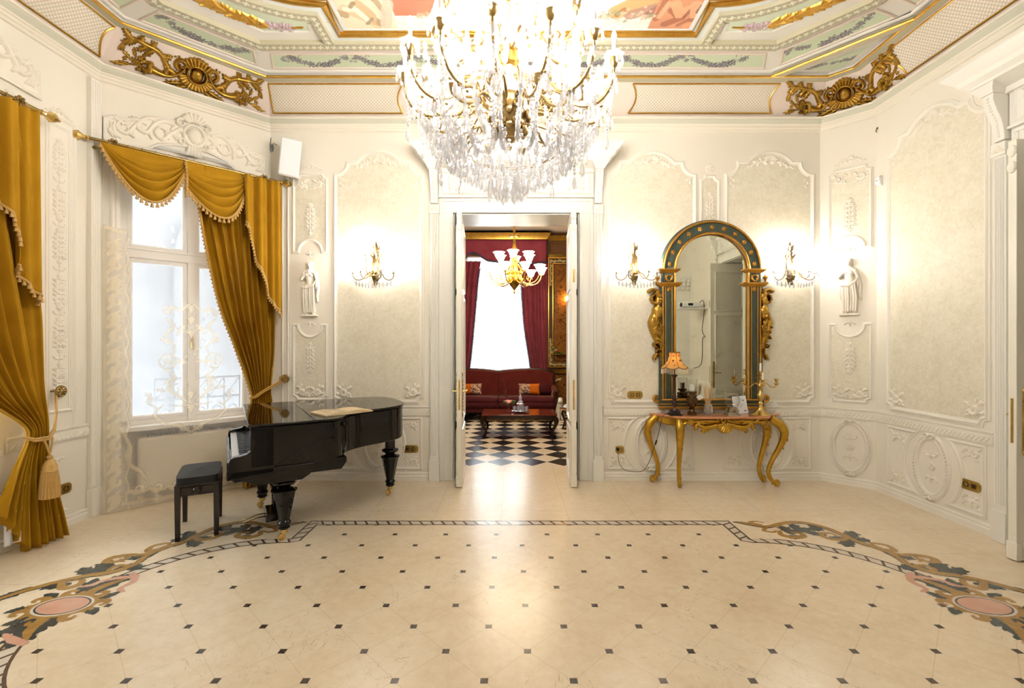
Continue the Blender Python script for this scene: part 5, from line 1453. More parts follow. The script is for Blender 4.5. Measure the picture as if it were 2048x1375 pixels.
def lace():
    S = []
    # border down the left edge and along the hem (x 0..1.25, z 0..2.75)
    for k in range(15):
        z = .12 + .172 * k; s = 1 if k % 2 else -1
        S += [stroke(spi(.085 + s * .02, z, .06, .018, 90 * s, 90 * s + 300, 20), [.020, .022, .016, .008], 1), stroke(bez((.04, z - .08), (.10, z - .02), (.05, z + .04), (.13, z + .08), 10), [.018, .024, .006], 1)]
        S += leaf(.10, z + .05, 60 * s, .09, .022, 60 * s, 1, 2)
    S += [stroke([(.0, 0), (.0, 2.70)], .02, 1), stroke(smoothpath([(.17, .02 + .1 * k) if k % 2 else (.19, .02 + .1 * k) for k in range(27)], 4), .009, 1)]
    S += [stroke([(.0, 2.70), (.16, 2.68)], .02, 1)]
    for k in range(7):
        x = .26 + .15 * k; z = .16 - .012 * k
        S += [stroke(spi(x, z + .03, .055, .015, 180, 520, 18), [.014, .016, .008], 1), stroke(bez((x - .09, z), (x - .03, z + .07), (x + .03, z - .06), (x + .09, z + .01), 10), [.010, .018, .008], 1)]
        S += leaf(x, z - .05, -60, .08, .02, 40, 1, 2)
    S += [stroke(smoothpath([(.15, .75), (.20, .60), (.19, .45), (.28, .35), (.33, .26)], 6), [.012, .02, .02, .010], 1)]
    S += [stroke([(.15, .07), (1.25, .02)], .020, 1)]
    # tall cartouche, symmetric about x = .70
    H = []
    C = .70
    H += [stroke(smoothpath([(C - .02, 2.02), (C - .09, 1.95), (C - .17, 1.98), (C - .22, 1.90)], 6), [.008, .02, .02, .006], 1), stroke(spi(C - .20, 1.93, .05, .015, 0, 330, 16), [.012, .016, .008], 1)]
    H += [stroke(smoothpath([(C - .21, 1.86), (C - .15, 1.78), (C - .22, 1.68), (C - .14, 1.58), (C - .16, 1.48)], 6), [.016, .024, .020, .014, .010], 1)]
    H += [stroke(spi(C - .20, 1.42, .075, .07, 0, 360, 30), .014, 1)] + flower(C - .20, 1.42, .055, 1, 6) + leaf(C - .20, 1.42, 0, .17, .02, 0, 1, 3)
    H += [stroke(smoothpath([(C - .22, 1.34), (C - .14, 1.26), (C - .20, 1.15), (C - .10, 1.06), (C - .04, 1.0)], 6), [.014, .024, .022, .026, .012], 1)]
    H += [stroke(spi(C - .13, 1.14, .05, .015, 90, 420, 16), [.014, .016, .008], 1)] + leaf(C - .12, 1.70, 70, .13, .024, -40, 1, 2) + leaf(C - .20, 1.60, 120, .10, .02, 40, 1, 2) + leaf(C - .14, 1.26, 200, .12, .02, 40, 1, 2) + leaf(C - .22, 1.12, 150, .10, .018, 40, 1, 2)
    H += [stroke(smoothpath([(C - .34, 1.10), (C - .36, 1.02), (C - .30, .96), (C - .30, .88), (C - .22, .80), (C - .10, .76), (C, .68)], 6), [.010, .018, .014, .020, .022, .024, .02], 1)] + leaf(C - .33, 1.02, 100, .12, .02, 40, 1, 2) + leaf(C - .30, .92, 60, .10, .016, -40, 1, 1)
    H += [stroke(spi(C - .05, .74, .045, .014, 180, 480, 14), [.012, .014, .006], 1), stroke(bez((C - .18, .98), (C - .12, .95), (C - .06, .99), (C, .95), 10), [.010, .016, .010], 1)]
    H = [(P_, r_ * .72, h_) for P_, r_, h_ in H]
    S += H + mirx(H, C)
    for z in (1.98, 1.86, 1.72, 1.08, .94): S += flower(C, z, .035, 1, 6) + leaf(C, z - .05, 90, .08, .016, 0, 1, 2)
    for k in range(24): S.append(blob(C - .12 + .24 * RNG.rand(), 1.1 + .8 * RNG.rand(), .009, 1))
    return S
LACE = lace()
Msh = at(FA, .03, -.075, 0)
t = thing('sheer_curtain', 'white sheer curtain with cream embroidery hanging in front of the window', 'curtain', M=Msh)
nu, nv = 170, 380
U, V = np.meshgrid(np.linspace(0, 1.28, nu), np.linspace(.015, 3.40, nv))
lv = np.clip(field(LACE, U, V, False) * 1.3, 0, 1); lv = np.maximum(lv, np.where(((U < .17) & (V < 2.7)) | (V < .14), .45, 0))
gath = np.clip((2.7 - V) / 2.7, 0, 1)
Yf = -.018 * np.sin(U * 34 + .4 * np.sin(V * 3)) * (.5 + .5 * np.exp(-U * 1.2)) - .03 * np.exp(-((U - .1) / .1) ** 2) * gath - .03 * gath * np.exp(-V * 6)
P = np.stack([U, Yf, V], -1).reshape(-1, 3); ids = np.arange(nu * nv).reshape(nv, nu)
Fc = np.stack([ids[:-1, :-1], ids[:-1, 1:], ids[1:, 1:], ids[1:, :-1]], -1).reshape(-1, 4)
me = bpy.data.meshes.new('sheer'); me.from_pydata(P.tolist(), [], Fc.tolist()); me.materials.append(M_SHEER)
ca = me.color_attributes.new('Col', 'FLOAT_COLOR', 'POINT'); lvf = lv.ravel(); ca.data.foreach_set('color', np.stack([lvf, lvf, lvf, np.ones_like(lvf)], 1).astype(np.float32).ravel())
me.polygons.foreach_set('use_smooth', [True] * len(me.polygons)); me.update(); place(me, 'sheer', t)
# ------------------------------------------------------------------ carved pediment over the window
S = []
HW = .72
def pedH():
    S = []
    S += [stroke(smoothpath([(.05, .06), (.12, .16), (.20, .10), (.27, .02), (.33, .06), (.30, .13), (.24, .11)], 6), [.016, .024, .022, .018, .016, .012, .005], .030)]
    S += [stroke(smoothpath([(.16, .19), (.25, .21), (.33, .16), (.40, .05), (.47, .07), (.45, .13), (.40, .12)], 6), [.014, .020, .022, .020, .016, .010, .004], .030)]
    S += [stroke(smoothpath([(.30, .22), (.40, .19), (.48, .10), (.56, -.01), (.63, .03), (.60, .10)], 6), [.012, .020, .020, .018, .014, .005], .028)]
    for x, z, a, L in ((.12, .05, 20, .10), (.22, .04, 60, .09), (.36, .0, 70, .10), (.50, -.03, 40, .10), (.58, .09, 10, .09), (.30, .19, -10, .10), (.44, .16, -20, .10), (.53, .10, -30, .09), (.64, -.04, 70, .12), (.62, -.06, 20, .09), (.20, .14, 120, .07)):
        S += leaf(x, z, a, L, .018, 40, .026, 2)
    for k in range(4): S.append(stroke(bez((.60 + .02 * k, -.07), (.64 + .02 * k, -.02), (.66 + .01 * k, .02), (.68, .07 - .03 * k), 8), [.008, .010, .003], .022))
    return S
PH = pedH(); S = PH + mirx(PH)
S += [stroke([(0, .12), (0, .15)], [.070, .066], .075)] + [stroke([(.092 * math.cos(a), .135 + .108 * math.sin(a)) for a in np.linspace(0, 2 * PI, 40)], .018, .042)]
for k in range(7):
    a = math.radians(20 + 140 * k / 6); S.append(stroke([(.05 * math.cos(a), .255 + .03 * math.sin(a)), (.10 * math.cos(a), .27 + .085 * math.sin(a))], [.012, .022], [.035, .055]))
for s in (1, -1): S += [stroke(spi(s * .115, .235, .045, .014, 90, 90 - s * 330, 18), [.016, .014, .008], .045), stroke(spi(s * .105, .05, .035, .012, -90, -90 + s * 330, 16), [.014, .012, .006], .038)]
for k in range(5): S.append(stroke([(-.05 + .025 * k, .005), (-.06 + .03 * k, -.055)], [.014, .016], .042))
t = thing('pediment', 'carved ivory overdoor relief with an egg shaped boss above the slanted window', 'relief', M=at(FA, .765, 0, 3.66))
PO = [(-.72, -.14), (-.40, -.12), (-.30, -.045), (-.15, .0), (0, .01), (.15, .0), (.30, -.045), (.40, -.12), (.72, -.14), (.72, .09), (.66, .12), (.60, .125), (.44, .16), (.40, .165), (.28, .24), (.10, .25), (-.10, .25), (-.28, .24), (-.40, .165), (-.44, .16), (-.60, .125), (-.66, .12), (-.72, .09)]
b = MB(); b.prism(PO, -.018, .001); b.build('board', M_ORN, t, smooth=0)
b = MB(); b.mould(PO, [(-.004, .016), (-.006, .030), (.008, .036), (.020, .022), (.026, .016)], True); b.build('moulding', M_TRIM, t)
o = place(relief(S, 'carving', M_ORN, .0048), 'carving', t); o.location = (0, -.016, 0)
dup(t, 'end of a carved ivory relief above the near ochre curtain', None, at(FL, 3.13, 0, 3.76))
# ------------------------------------------------------------------ crystal chandelier
def crystal():
    m, nt, out = nt_new('cut crystal')
    tr = N(nt, 'ShaderNodeBsdfTransparent'); tr.inputs[0].default_value = (.99, .99, 1, 1)
    g = N(nt, 'ShaderNodeBsdfGlossy'); g.inputs['Roughness'].default_value = .22; g.inputs[0].default_value = (1, 1, 1, 1)
    d = N(nt, 'ShaderNodeBsdfTranslucent'); d.inputs[0].default_value = (.95, .96, 1, 1)
    d2 = N(nt, 'ShaderNodeBsdfDiffuse'); d2.inputs[0].default_value = (.95, .96, 1, 1)
    lw = N(nt, 'ShaderNodeLayerWeight'); lw.inputs[0].default_value = .45
    a = N(nt, 'ShaderNodeMixShader'); a.inputs[0].default_value = .5; nt.links.new(d.outputs[0], a.inputs[1]); nt.links.new(d2.outputs[0], a.inputs[2])
    b_ = N(nt, 'ShaderNodeMixShader'); b_.inputs[0].default_value = .32; nt.links.new(tr.outputs[0], b_.inputs[1]); nt.links.new(a.outputs[0], b_.inputs[2])
    c = N(nt, 'ShaderNodeMixShader'); nt.links.new(lw.outputs['Facing'], c.inputs[0]); nt.links.new(b_.outputs[0], c.inputs[1]); nt.links.new(g.outputs[0], c.inputs[2])
    nt.links.new(c.outputs[0], out.inputs[0]); return m
M_CRYS = crystal()
M_BULB = emat('chandelier bulb', (1.0, .925, .83), 400 * LAMP)
M_BULBS = emat('wall lamp bulb', (1.0, .92, .81), 300 * LAMP)
M_CANDLE = pmat('candle sleeve', srgb(245, 240, 228), .4)
def drop_mesh(L=.075, w=.014, name='crystal_drop'):
    b = MB(); b.lathe([(.001, 0), (w * .55, -L * .12), (w, -L * .62), (w * .75, -L * .82), (.001, -L)], 6, caps=False)
    b.ball((0, 0, .010), .007, 6, 4)
    return b.mesh(name, M_CRYS, 10)
DROP = drop_mesh(.085, .016); DROPS = drop_mesh(.06, .012); DROPL = drop_mesh(.12, .019)
def add_drop(b, p, L, w):
    b.lathe([(.001, 0), (w * .55, -L * .12), (w, -L * .62), (w * .75, -L * .82), (.001, -L)], 6, p, caps=False)
def bulb_mesh(mat, s=1.0):
    b = MB(); b.lathe([(.006 * s, 0), (.012 * s, .012 * s), (.014 * s, .026 * s), (.009 * s, .045 * s), (.003 * s, .060 * s)], 8); return b.mesh('bulb', mat, 80)
BULB = bulb_mesh(M_BULB); BULBS = bulb_mesh(M_BULBS, .95)
CH = thing('chandelier', 'huge many armed crystal chandelier with lit candle bulbs hanging in mid room', 'chandelier', (-.015, 2.85, 2.5))
def cz(h): return h + EYE - 2.5              # height above the eye -> local z
b = MB()
b.lathe([(.001, cz(1.18)), (.012, cz(1.19)), (.016, cz(1.205)), (.010, cz(1.22)), (.020, cz(1.235)), (.055, cz(1.25)), (.085, cz(1.29)), (.110, cz(1.36)), (.128, cz(1.43)), (.135, cz(1.46)), (.13, cz(1.475)), (.10, cz(1.48)), (.088, cz(1.50)), (.080, cz(1.515)), (.03, cz(1.52))], 32, rf=lambda a, z: 1 + .025 * math.cos(12 * a))
b.build('bowl', M_ABRASS, CH)
S = []
b = MB()
for k in range(12):
    a = 2 * PI * k / 12
    for h, r in ((1.30, .095), (1.38, .122)):
        b.ball((r * math.cos(a), r * math.sin(a), cz(h)), (.022, .022, .03), 7, 6)
        b.ball((r * 1.03 * math.cos(a + .26), r * 1.03 * math.sin(a + .26), cz(h + .03)), (.014, .014, .02), 6, 5)
b.build('bowl_chasing', M_ABRASS, CH)
b = MB()
for h0, h1, r in ((1.52, 1.70, .05), (1.83, 2.08, .06), (2.22, 2.45, .05)):
    b = MB(); b.lathe([(.018, cz(h0)), (r, cz(h0 + .05)), (r * .9, cz(h0 + .08)), (.02, cz(h1 - .05)), (.026, cz(h1))], 16, rf=lambda a, z: 1 + .06 * math.cos(8 * a)); b.build('glass_baluster', M_CRYS, CH)
b = MB(); b.tube([(0, 0, cz(1.5)), (0, 0, cz(2.98))], .010, 8)
for h in (1.76, 2.15, 2.50):
    b.lathe([(.02, cz(h - .06)), (.05, cz(h - .045)), (.062, cz(h)), (.05, cz(h + .04)), (.022, cz(h + .06))], 20, rf=lambda a, z: 1 + .10 * math.cos(8 * a))
b.lathe([(.01, cz(2.82)), (.05, cz(2.86)), (.12, cz(2.92)), (.14, cz(2.98))], 24)
b.build('stem', M_GILD2, CH)
def bobeche(b, z=0.0, r=.05):
    b.lathe([(.010, z - .012), (r * .6, z - .004), (r, z + .006), (r * 1.12, z + .016), (r * .95, z + .012), (r * .5, z + .004), (.010, z)], 12, rf=lambda a, zz: 1 + .10 * math.cos(6 * a))
    for k in range(6):
        a = 2 * PI * k / 6; add_drop(b, (r * .95 * math.cos(a), r * .95 * math.sin(a), z + .0), .055, .010)
bb = MB(); bobeche(bb); BOB = bb.mesh('bobeche', M_CRYS, 20)
cc = MB(); cc.lathe([(.012, 0), (.012, .09), (.009, .092)], 8); CAND = cc.mesh('candle', M_CANDLE, 40)
def arm_mesh(r0, h0, r1, h1, dip, name='arm'):
    b = MB()
    P = [(r0, 0, cz(h0))] + [(x, 0, z) for x, z in bez((r0, cz(h0)), (r0 + (r1 - r0) * .18, cz(h0) + dip * .9), (r0 + (r1 - r0) * .36, cz(h0) + dip * .7), (r0 + (r1 - r0) * .46, cz(h0)), 8)[1:]]
    P += [(x, 0, z) for x, z in bez((r0 + (r1 - r0) * .46, cz(h0)), (r0 + (r1 - r0) * .60, cz(h0) - dip * 1.1), (r1 + .01, cz(h0) - dip * 1.1), (r1, cz(h1) - .03), 12)[1:]]
    b.tube(P, [.009] * 4 + [.0085] * (len(P) - 5) + [.009], 8)
    b.lathe([(.006, -.06), (.016, -.05), (.024, -.02), (.026, -.006), (.020, .002)], 12, (r1, 0, cz(h1)), rf=lambda a, z: 1 + .08 * math.cos(8 * a))
    b.tube([(p[0], 0, p[1]) for p in spi(r0 + (r1 - r0) * .42, cz(h0) - dip * .25, .035, .012, 60, 330, 12)], [.006] * 6 + [.004] * 6, 6)
    for k in range(3): b.ball((r0 + (r1 - r0) * (.58 + .14 * k), 0, cz(h0) - dip * .82), (.011, .009, .008), 6, 5)
    return b.mesh(name, M_ABRASS, 50)
AH = []
def tier(n, r0, h0, r1, h1, dip, a0, lens):
    me = arm_mesh(r0, h0, r1, h1, dip)
    H3 = []
    for x, z, L in ((r0 + (r1 - r0) * .72, cz(h0) - dip * .85, .085), (r0 + (r1 - r0) * .46, cz(h0) - .03, .075), (r1, cz(h1) - .075, .07)):
        hang = MB(); add_drop(hang, (x, 0, z), L, .014); H3.append(hang.mesh('arm_pendant', M_CRYS, 10))
    HS = []
    for q_ in ((r1 - .02, 10), (r1 * .82, 7)):
        hang = MB()
        hang.tube([(q_[0], 0, cz(h1) - .08), (q_[0], 0, cz(h1) - .10 - .024 * q_[1])], .003, 5)
        for i in range(q_[1]): hang.ball((q_[0], 0, cz(h1) - .09 - .024 * i), .0115, 6, 4)
        add_drop(hang, (q_[0], 0, cz(h1) - .085 - .024 * q_[1]), .085, .016)
        HS.append(hang.mesh('crystal_string', M_CRYS, 10))
    for k in range(n):
        a = a0 + 2 * PI * k / n
        o = place(me, 'arm', CH); o.rotation_euler = (0, 0, a)
        for nm, m_, z in (('bobeche', BOB, 0), ('candle', CAND, .004), ('bulb', BULB, .096)):
            q = place(m_, nm, o); q.location = (r1, 0, cz(h1) + z)
        for m_ in H3: place(m_, 'arm_pendant', o)
        for m_ in HS: place(m_, 'crystal_string', o)
tier(14, .12, 1.44, .63, 1.62, .10, .10, 1)
tier(12, .12, 1.40, .46, 1.40, .08, .33, 1)
tier(10, .06, 1.78, .45, 1.92, .09, .05, 1)
tier(6, .05, 2.20, .26, 2.30, .07, .3, 1)
# crystals: strands from the outer candles to the basket, tiers of drops below
random.seed(3)
for k in range(28):
    a = 2 * PI * (k + .5) / 28; b = MB(); out = k % 2
    p0 = (.62 if out else .46, 1.55 if out else 1.36); p1 = (.39, 1.20) if out else (.30, 1.13)
    W_ = [((p0[0] + (p1[0] - p0[0]) * t) * math.cos(a), (p0[0] + (p1[0] - p0[0]) * t) * math.sin(a), cz(p0[1] + (p1[1] - p0[1]) * t - .09 * math.sin(PI * t))) for t in np.linspace(0, 1, 12)]
    b.tube(W_, .004, 5)
    for t in np.linspace(0, 1, 11 if out else 9):
        r = p0[0] + (p1[0] - p0[0]) * t; h = p0[1] + (p1[1] - p0[1]) * t - .09 * math.sin(PI * t)
        b.ball((r * math.cos(a), r * math.sin(a), cz(h)), .013, 6, 5)
        add_drop(b, (r * math.cos(a), r * math.sin(a), cz(h) - .010), .075 if out else .06, .013)
    b.build('bead_strand', M_CRYS, CH, smooth=10)
big = MB(); n_obj = 0
rings = [(.05, .985, DROPL), (.11, 1.01, DROPL), (.18, 1.04, DROP), (.25, 1.075, DROP), (.32, 1.115, DROP), (.38, 1.16, DROP)]
for i, (r, h, me) in enumerate(rings):
    n = max(6, int(2 * PI * r / (.052 if r < .3 else .085)))
    for k in range(n):
        a = 2 * PI * (k + .5 * (i % 2)) / n; p = (r * math.cos(a), r * math.sin(a), cz(h) + random.uniform(-.008, .008))
        if n_obj < 96 and i < 5:
            o = place(me, 'crystal_drop', CH); o.location = p; o.rotation_euler = (random.uniform(-.15, .15), random.uniform(-.15, .15), a); n_obj += 1
        else: add_drop(big, p, .085, .016)
        big.ball((p[0], p[1], p[2] + .03), .012, 6, 4); big.ball((p[0], p[1], p[2] + .055), .009, 6, 4)
for r, h, n, L in ((.22, 1.70, 18, .10), (.30, 1.66, 22, .10), (.38, 1.72, 24, .09), (.50, 1.50, 30, .08), (.55, 1.58, 26, .08), (.10, 1.90, 12, .10), (.20, 2.05, 16, .11), (.32, 2.0, 20, .10)):
    for k in range(n):
        a = 2 * PI * (k + .3) / n; add_drop(big, (r * math.cos(a), r * math.sin(a), cz(h) + random.uniform(-.05, .05)), L, .017)
for k in range(10):
    a = 2 * PI * k / 10
    for h0 in np.linspace(1.36, 1.46, 4): big.ball((.145 * math.cos(a), .145 * math.sin(a), cz(h0)), .010, 6, 4)
for n_, r0, h0, r1, h1 in ((16, .05, 2.45, .24, 2.2), (18, .07, 2.1, .42, 1.86)):
    for k in range(n_):
        a = 2 * PI * k / n_
        for t in np.linspace(0, 1, 12): big.ball(((r0 + (r1 - r0) * t) * math.cos(a), (r0 + (r1 - r0) * t) * math.sin(a), cz(h0 + (h1 - h0) * t) - .06 * math.sin(PI * t)), .012, 6, 4)
o = big.build('small_crystal', M_CRYS, CH, smooth=10); o['kind'] = 'stuff'
for i, (r, h, me) in enumerate(rings[3:5]):
    b = MB(); b.tube([(r * math.cos(a), r * math.sin(a), cz(h + .085)) for a in np.linspace(0, 2 * PI, 33)[:-1]], .004, 5, closed=True); b.build('basket_ring', M_ABRASS, CH)

# ------------------------------------------------------------------ wall lamps
M_SBRASS = pmat('dark lamp brass', (.22, .15, .06), .3, 1.0, noise=(15, .6), col2=(.12, .08, .03))
def sconce(x, label):
    t = thing('wall_lamp', label, 'wall lamp', M=at(FB, x, -.002, bz(552)), group='crystal wall lamps')
    S = leaf(0, -.10, 90, .20, .030, 0, .02, 3) + leaf(0, .06, 90, .34, .030, 0, .018, 4)
    for s in (1, -1): S += [stroke(bez((0, .0), (s * .04, .05), (s * .05, .16), (s * .01, .26), 12), [.010, .012, .008, .004], .014), stroke(spi(s * .03, .05, .03, .010, 0, 330 * s, 14), [.008, .006], .014)] + leaf(s * .02, .20, 90 - s * 40, .08, .012, 0, .014, 1) + leaf(s * .015, .30, 90 - s * 25, .07, .010, 0, .014, 1)
    place(relief(S, 'backplate', M_SBRASS, .0035), 'backplate', t)
    b = MB(); b.lathe([(.004, -.115), (.014, -.10), (.010, -.085), (.024, -.05), (.036, -.01), (.030, .01), (.012, .03)], 14, (0, -.045, 0), rf=lambda a, z: 1 + .06 * math.cos(8 * a)); b.build('boss', M_SBRASS, t)
    for (dx, dy, dz, dip) in ((-.235, -.10, .03, .075), (.235, -.10, .03, .075), (-.115, -.19, .035, .06), (.115, -.19, .035, .06), (-.09, -.10, .24, .03)):
        def cv(q): return (dx * q[0], -.04 + (dy + .04) * q[0], q[1])
        P = [cv(p) for p in bez((0, .0), (.15, .05), (.30, .04), (.42, .0), 8)] + [cv(p) for p in bez((.42, 0), (.55, -dip), (1.02, -dip * 1.1), (1.0, dz - .02), 10)[1:]]
        b = MB(); b.tube(P, .0065, 7); b.lathe([(.005, -.03), (.014, -.02), (.017, -.004), (.012, 0)], 9, (dx, dy, dz)); sp = spi(.40, .012, .022, .008, 0, 330, 10)
        b.tube([cv((p[0] * 1, p[1])) for p in bez((.42, 0), (.5, .04), (.34, .05), (.34, .015), 8)], .004, 5)
        arm = b.build('arm', M_SBRASS, t)
        b = MB(); bobeche(b, 0, .036); q = b.build('bobeche', M_CRYS, arm, smooth=20); q.location = (dx, dy, dz)
        q = place(CAND, 'candle', arm); q.location = (dx, dy, dz + .004); q.scale = (.8, .8, .75)
        q = place(BULBS, 'bulb', arm); q.location = (dx, dy, dz + .074)
    b = MB()
    for k in range(11):
        u = -1 + 2 * k / 10; add_drop(b, (.20 * u, -.10 - .06 * (1 - abs(u)), -.06 - .035 * (1 - u * u)), .07, .011)
    for s in (1, -1):
        for v in np.linspace(0, 1, 12): b.ball((s * (.02 + .21 * v), -.10, -.05 * math.sin(PI * v) - .07), .008, 6, 4)
    for k in range(7): add_drop(b, (.05 * math.sin(k * 2.3), -.06 - .02 * (k % 2), .12 + .045 * k), .07, .012)
    b.build('crystal_drop', M_CRYS, t, smooth=10)
    return t
sconce(bx(752), 'lone brass and crystal wall lamp on the panel above the piano')
sconce(bx(1268), 'brass and crystal wall lamp between the doorway and the mirror')
sconce(bx(1579), 'brass and crystal wall lamp between the mirror and the room corner')
# ------------------------------------------------------------------ grand piano (local x along the body to the tail, y across to the straight side)
PA = math.atan2(.523, .852)
PM = Matrix.Translation((-1.957, 3.48, 0)) @ Matrix.Rotation(PA, 4, 'Z')
PNO = thing('grand_piano', 'glossy black grand piano with its lid closed, standing by the window', 'piano', M=PM)
PW = 1.40
def pout(off=0.0, x0=0.0):
    """Plan outline of the case from the keyboard corner round the bent side and tail to the straight side."""
    bent = smoothpath([(.60, .0), (.66, .05), (.74, .20), (.88, .31), (1.05, .385), (1.20, .445), (1.32, .54), (1.395, .68), (1.42, .85), (1.425, 1.05), (1.41, 1.22), (1.36, 1.34), (1.27, 1.40), (1.15, PW)], 6)
    P = [(x0, 0.0)] + [tuple(p) for p in bent] + [(.5, PW), (x0, PW)]
    if off:
        n = len(P); Q = []
        for i in range(n):
            a, c, d = Vector(P[i - 1]), Vector(P[i]), Vector(P[(i + 1) % n])
            n1 = (c - a).normalized(); n2 = (d - c).normalized(); m = Vector((n1.y, -n1.x)) + Vector((n2.y, -n2.x)); m.normalize()
            q = c + m * off; Q.append((q.x, q.y))
        P = Q
    return P
b = MB(); b.prism(pout(), .665, .972, 'z'); b.build('case', M_BLACK, PNO, bevel=.008)
# lid: front flap and main lid
b = MB(); b.prism([(-.015, -.015), (.445, -.015), (.445, PW + .012), (-.015, PW + .012)], .976, .996, 'z'); b.build('front_lid', M_BLACK, PNO, bevel=.006)
b = MB(); L_ = [p for p in pout(.014) if p[0] > .46]; b.prism([(.449, -.015)] + L_ + [(.449, PW + .012)] if L_[0][1] < .5 else L_, .976, .996, 'z'); b.build('lid', M_BLACK, PNO, bevel=.006)
b = MB(); b.tube([(.447, -.016, .986), (.447, PW + .012, .986)], .004, 6); b.build('lid_hinge', M_BLACK, PNO)
# cheeks and key bed
def cheek(y0, y1):
    prof = [(.16, .62), (-.150, .60), (-.152, .648), (-.146, .668), (-.140, .70), (-.136, .735), (-.128, .752), (-.10, .762), (-.055, .766), (-.02, .776), (.008, .80), (.026, .835), (.028, .87), (.012, .905), (.0, .94), (-.003, .972), (.16, .972)]
    b = MB(); b.prism(prof, y0, y1, 'y'); return b
cheek(0, .075).build('cheek', M_BLACK, PNO, bevel=.005); cheek(PW - .075, PW).build('cheek', M_BLACK, PNO, bevel=.005)
b = MB(); b.box(-.150, .45, .0, PW, .595, .655); b.box(-.150, -.128, .06, PW - .06, .655, .715); b.build('key_bed', M_BLACK, PNO, bevel=.004)
b = MB(); b.prism([(-.10, .572), (.66, .572), (.70, .628), (.70, .664), (-.14, .664), (-.13, .60)], .02, PW - .2, 'y'); b.build('bottom_frame', M_BLACK, PNO, bevel=.004)
b = MB(); b.prism([(.06, .525), (.36, .525), (.42, .56), (.43, .578), (-.06, .578), (-.05, .565)], .03, .24, 'y'); b.build('leg_block', M_BLACK, PNO, bevel=.006); b = MB(); b.prism([(.06, .525), (.36, .525), (.42, .56), (.43, .578), (-.06, .578), (-.05, .565)], 1.12, 1.33, 'y'); b.build('leg_block', M_BLACK, PNO, bevel=.006)
b = MB(); b.prism([(.035, .735), (.06, .735), (.06, .965), (.012, .965), (.008, .93)], .075, PW - .075, 'y'); b.build('fallboard', M_BLACK, PNO, bevel=.004)
M_IVORY = pmat('ivory keys', srgb(240, 236, 226), .2); M_EBONY = pmat('ebony keys', (.008, .008, .008), .2)
kb = MB(); y0, y1 = .085, PW - .085; n = 52
for k in range(n):
    a = y0 + (y1 - y0) * k / n; kb.box(-.118, .03, a + .0006, a + (y1 - y0) / n - .0006, .70, .735)
kb.build('white_key', M_IVORY, PNO)
kb = MB()
for k in range(n):
    if k % 7 in (0, 1, 3, 4, 5):
        a = y0 + (y1 - y0) * (k + 1) / n; kb.taper([(-.070, .034, a - .006, a + .006, .735), (-.066, .034, a - .0045, a + .0045, .747)])
kb.build('black_key', M_EBONY, PNO)
b = MB(); b.box(.030, .036, .08, PW - .08, .735, .742); b.build('felt_strip', pmat('red felt', (.25, .01, .03), .9), PNO)
def pleg(x, y):
    b = MB(); oct_ = dict(seg=8, a0=PI / 8)
    b.lathe([(.052, .665), (.052, .50), (.060, .495), (.085, .485), (.088, .475), (.080, .462), (.055, .452), (.046, .44), (.052, .432), (.070, .425), (.098, .418), (.100, .408), (.094, .402)][::-1], 24)
    b.lathe([(.040, .165), (.088, .404)], **oct_)
    b.lathe([(.036, .095), (.040, .10), (.046, .105), (.046, .115), (.038, .12), (.038, .128), (.050, .136), (.052, .150), (.046, .160), (.040, .168)], 20)
    o = b.build('leg', M_BLACK, PNO, loc=(x, y, 0), smooth=30, bevel=0)
    b = MB(); b.lathe([(.020, .060), (.026, .064), (.028, .098), (.022, .10)], 14); b.box(-.008, .0, -.024, -.016, .02, .066); b.box(-.008, .0, .016, .024, .02, .066); b.build('ferrule', M_BRASS, o)
    b = MB(); b.T = Matrix.Translation((-.018, 0, .031)) @ Matrix.Rotation(PI / 2, 4, 'X'); b.lathe([(.008, -.014), (.028, -.012), (.031, -.004), (.031, .004), (.028, .012), (.008, .014)], 20); b.build('caster', M_BRASS, o)
    return o
pleg(.25, .22); pleg(.15, 1.20); pleg(1.33, .90)
# pedal lyre
b = MB(); b.box(.20, .26, .62, .66, .10, .60); b.box(.20, .26, .76, .80, .10, .60); b.taper([(.14, .30, .57, .85, .05), (.15, .29, .58, .84, .12)]); b.box(.19, .27, .59, .83, .30, .33)
b.build('pedal_lyre', M_BLACK, PNO, bevel=.005)
for k in range(2):
    b = MB(); y = .67 + .08 * k; b.tube([(.20, y, .075), (.08, y, .075), (.02, y, .060), (-.03, y, .052)], [.009, .010, .013, .011], 8, flat=.5); b.build('pedal', M_BRASS, PNO)
b = MB(); b.T = Matrix.Translation((.71, .100, .93)) @ Matrix.Rotation(-PI / 2 + .9, 4, 'Z') @ Matrix.Rotation(PI / 2, 4, 'X'); 
b.lathe([(.022, 0), (.022, .006), (.008, .010), (.008, .022), (.017, .030), (.017, .044), (.006, .050)], 14); b.build('lid_knob', M_BLACK, PNO)
b = MB(); b.tube([(.44, .26, .575), (.42, .25, .52), (.36, .24, .46), (.31, .23, .42)], .006, 6); b.build('white_cable', M_WPLAS, PNO)
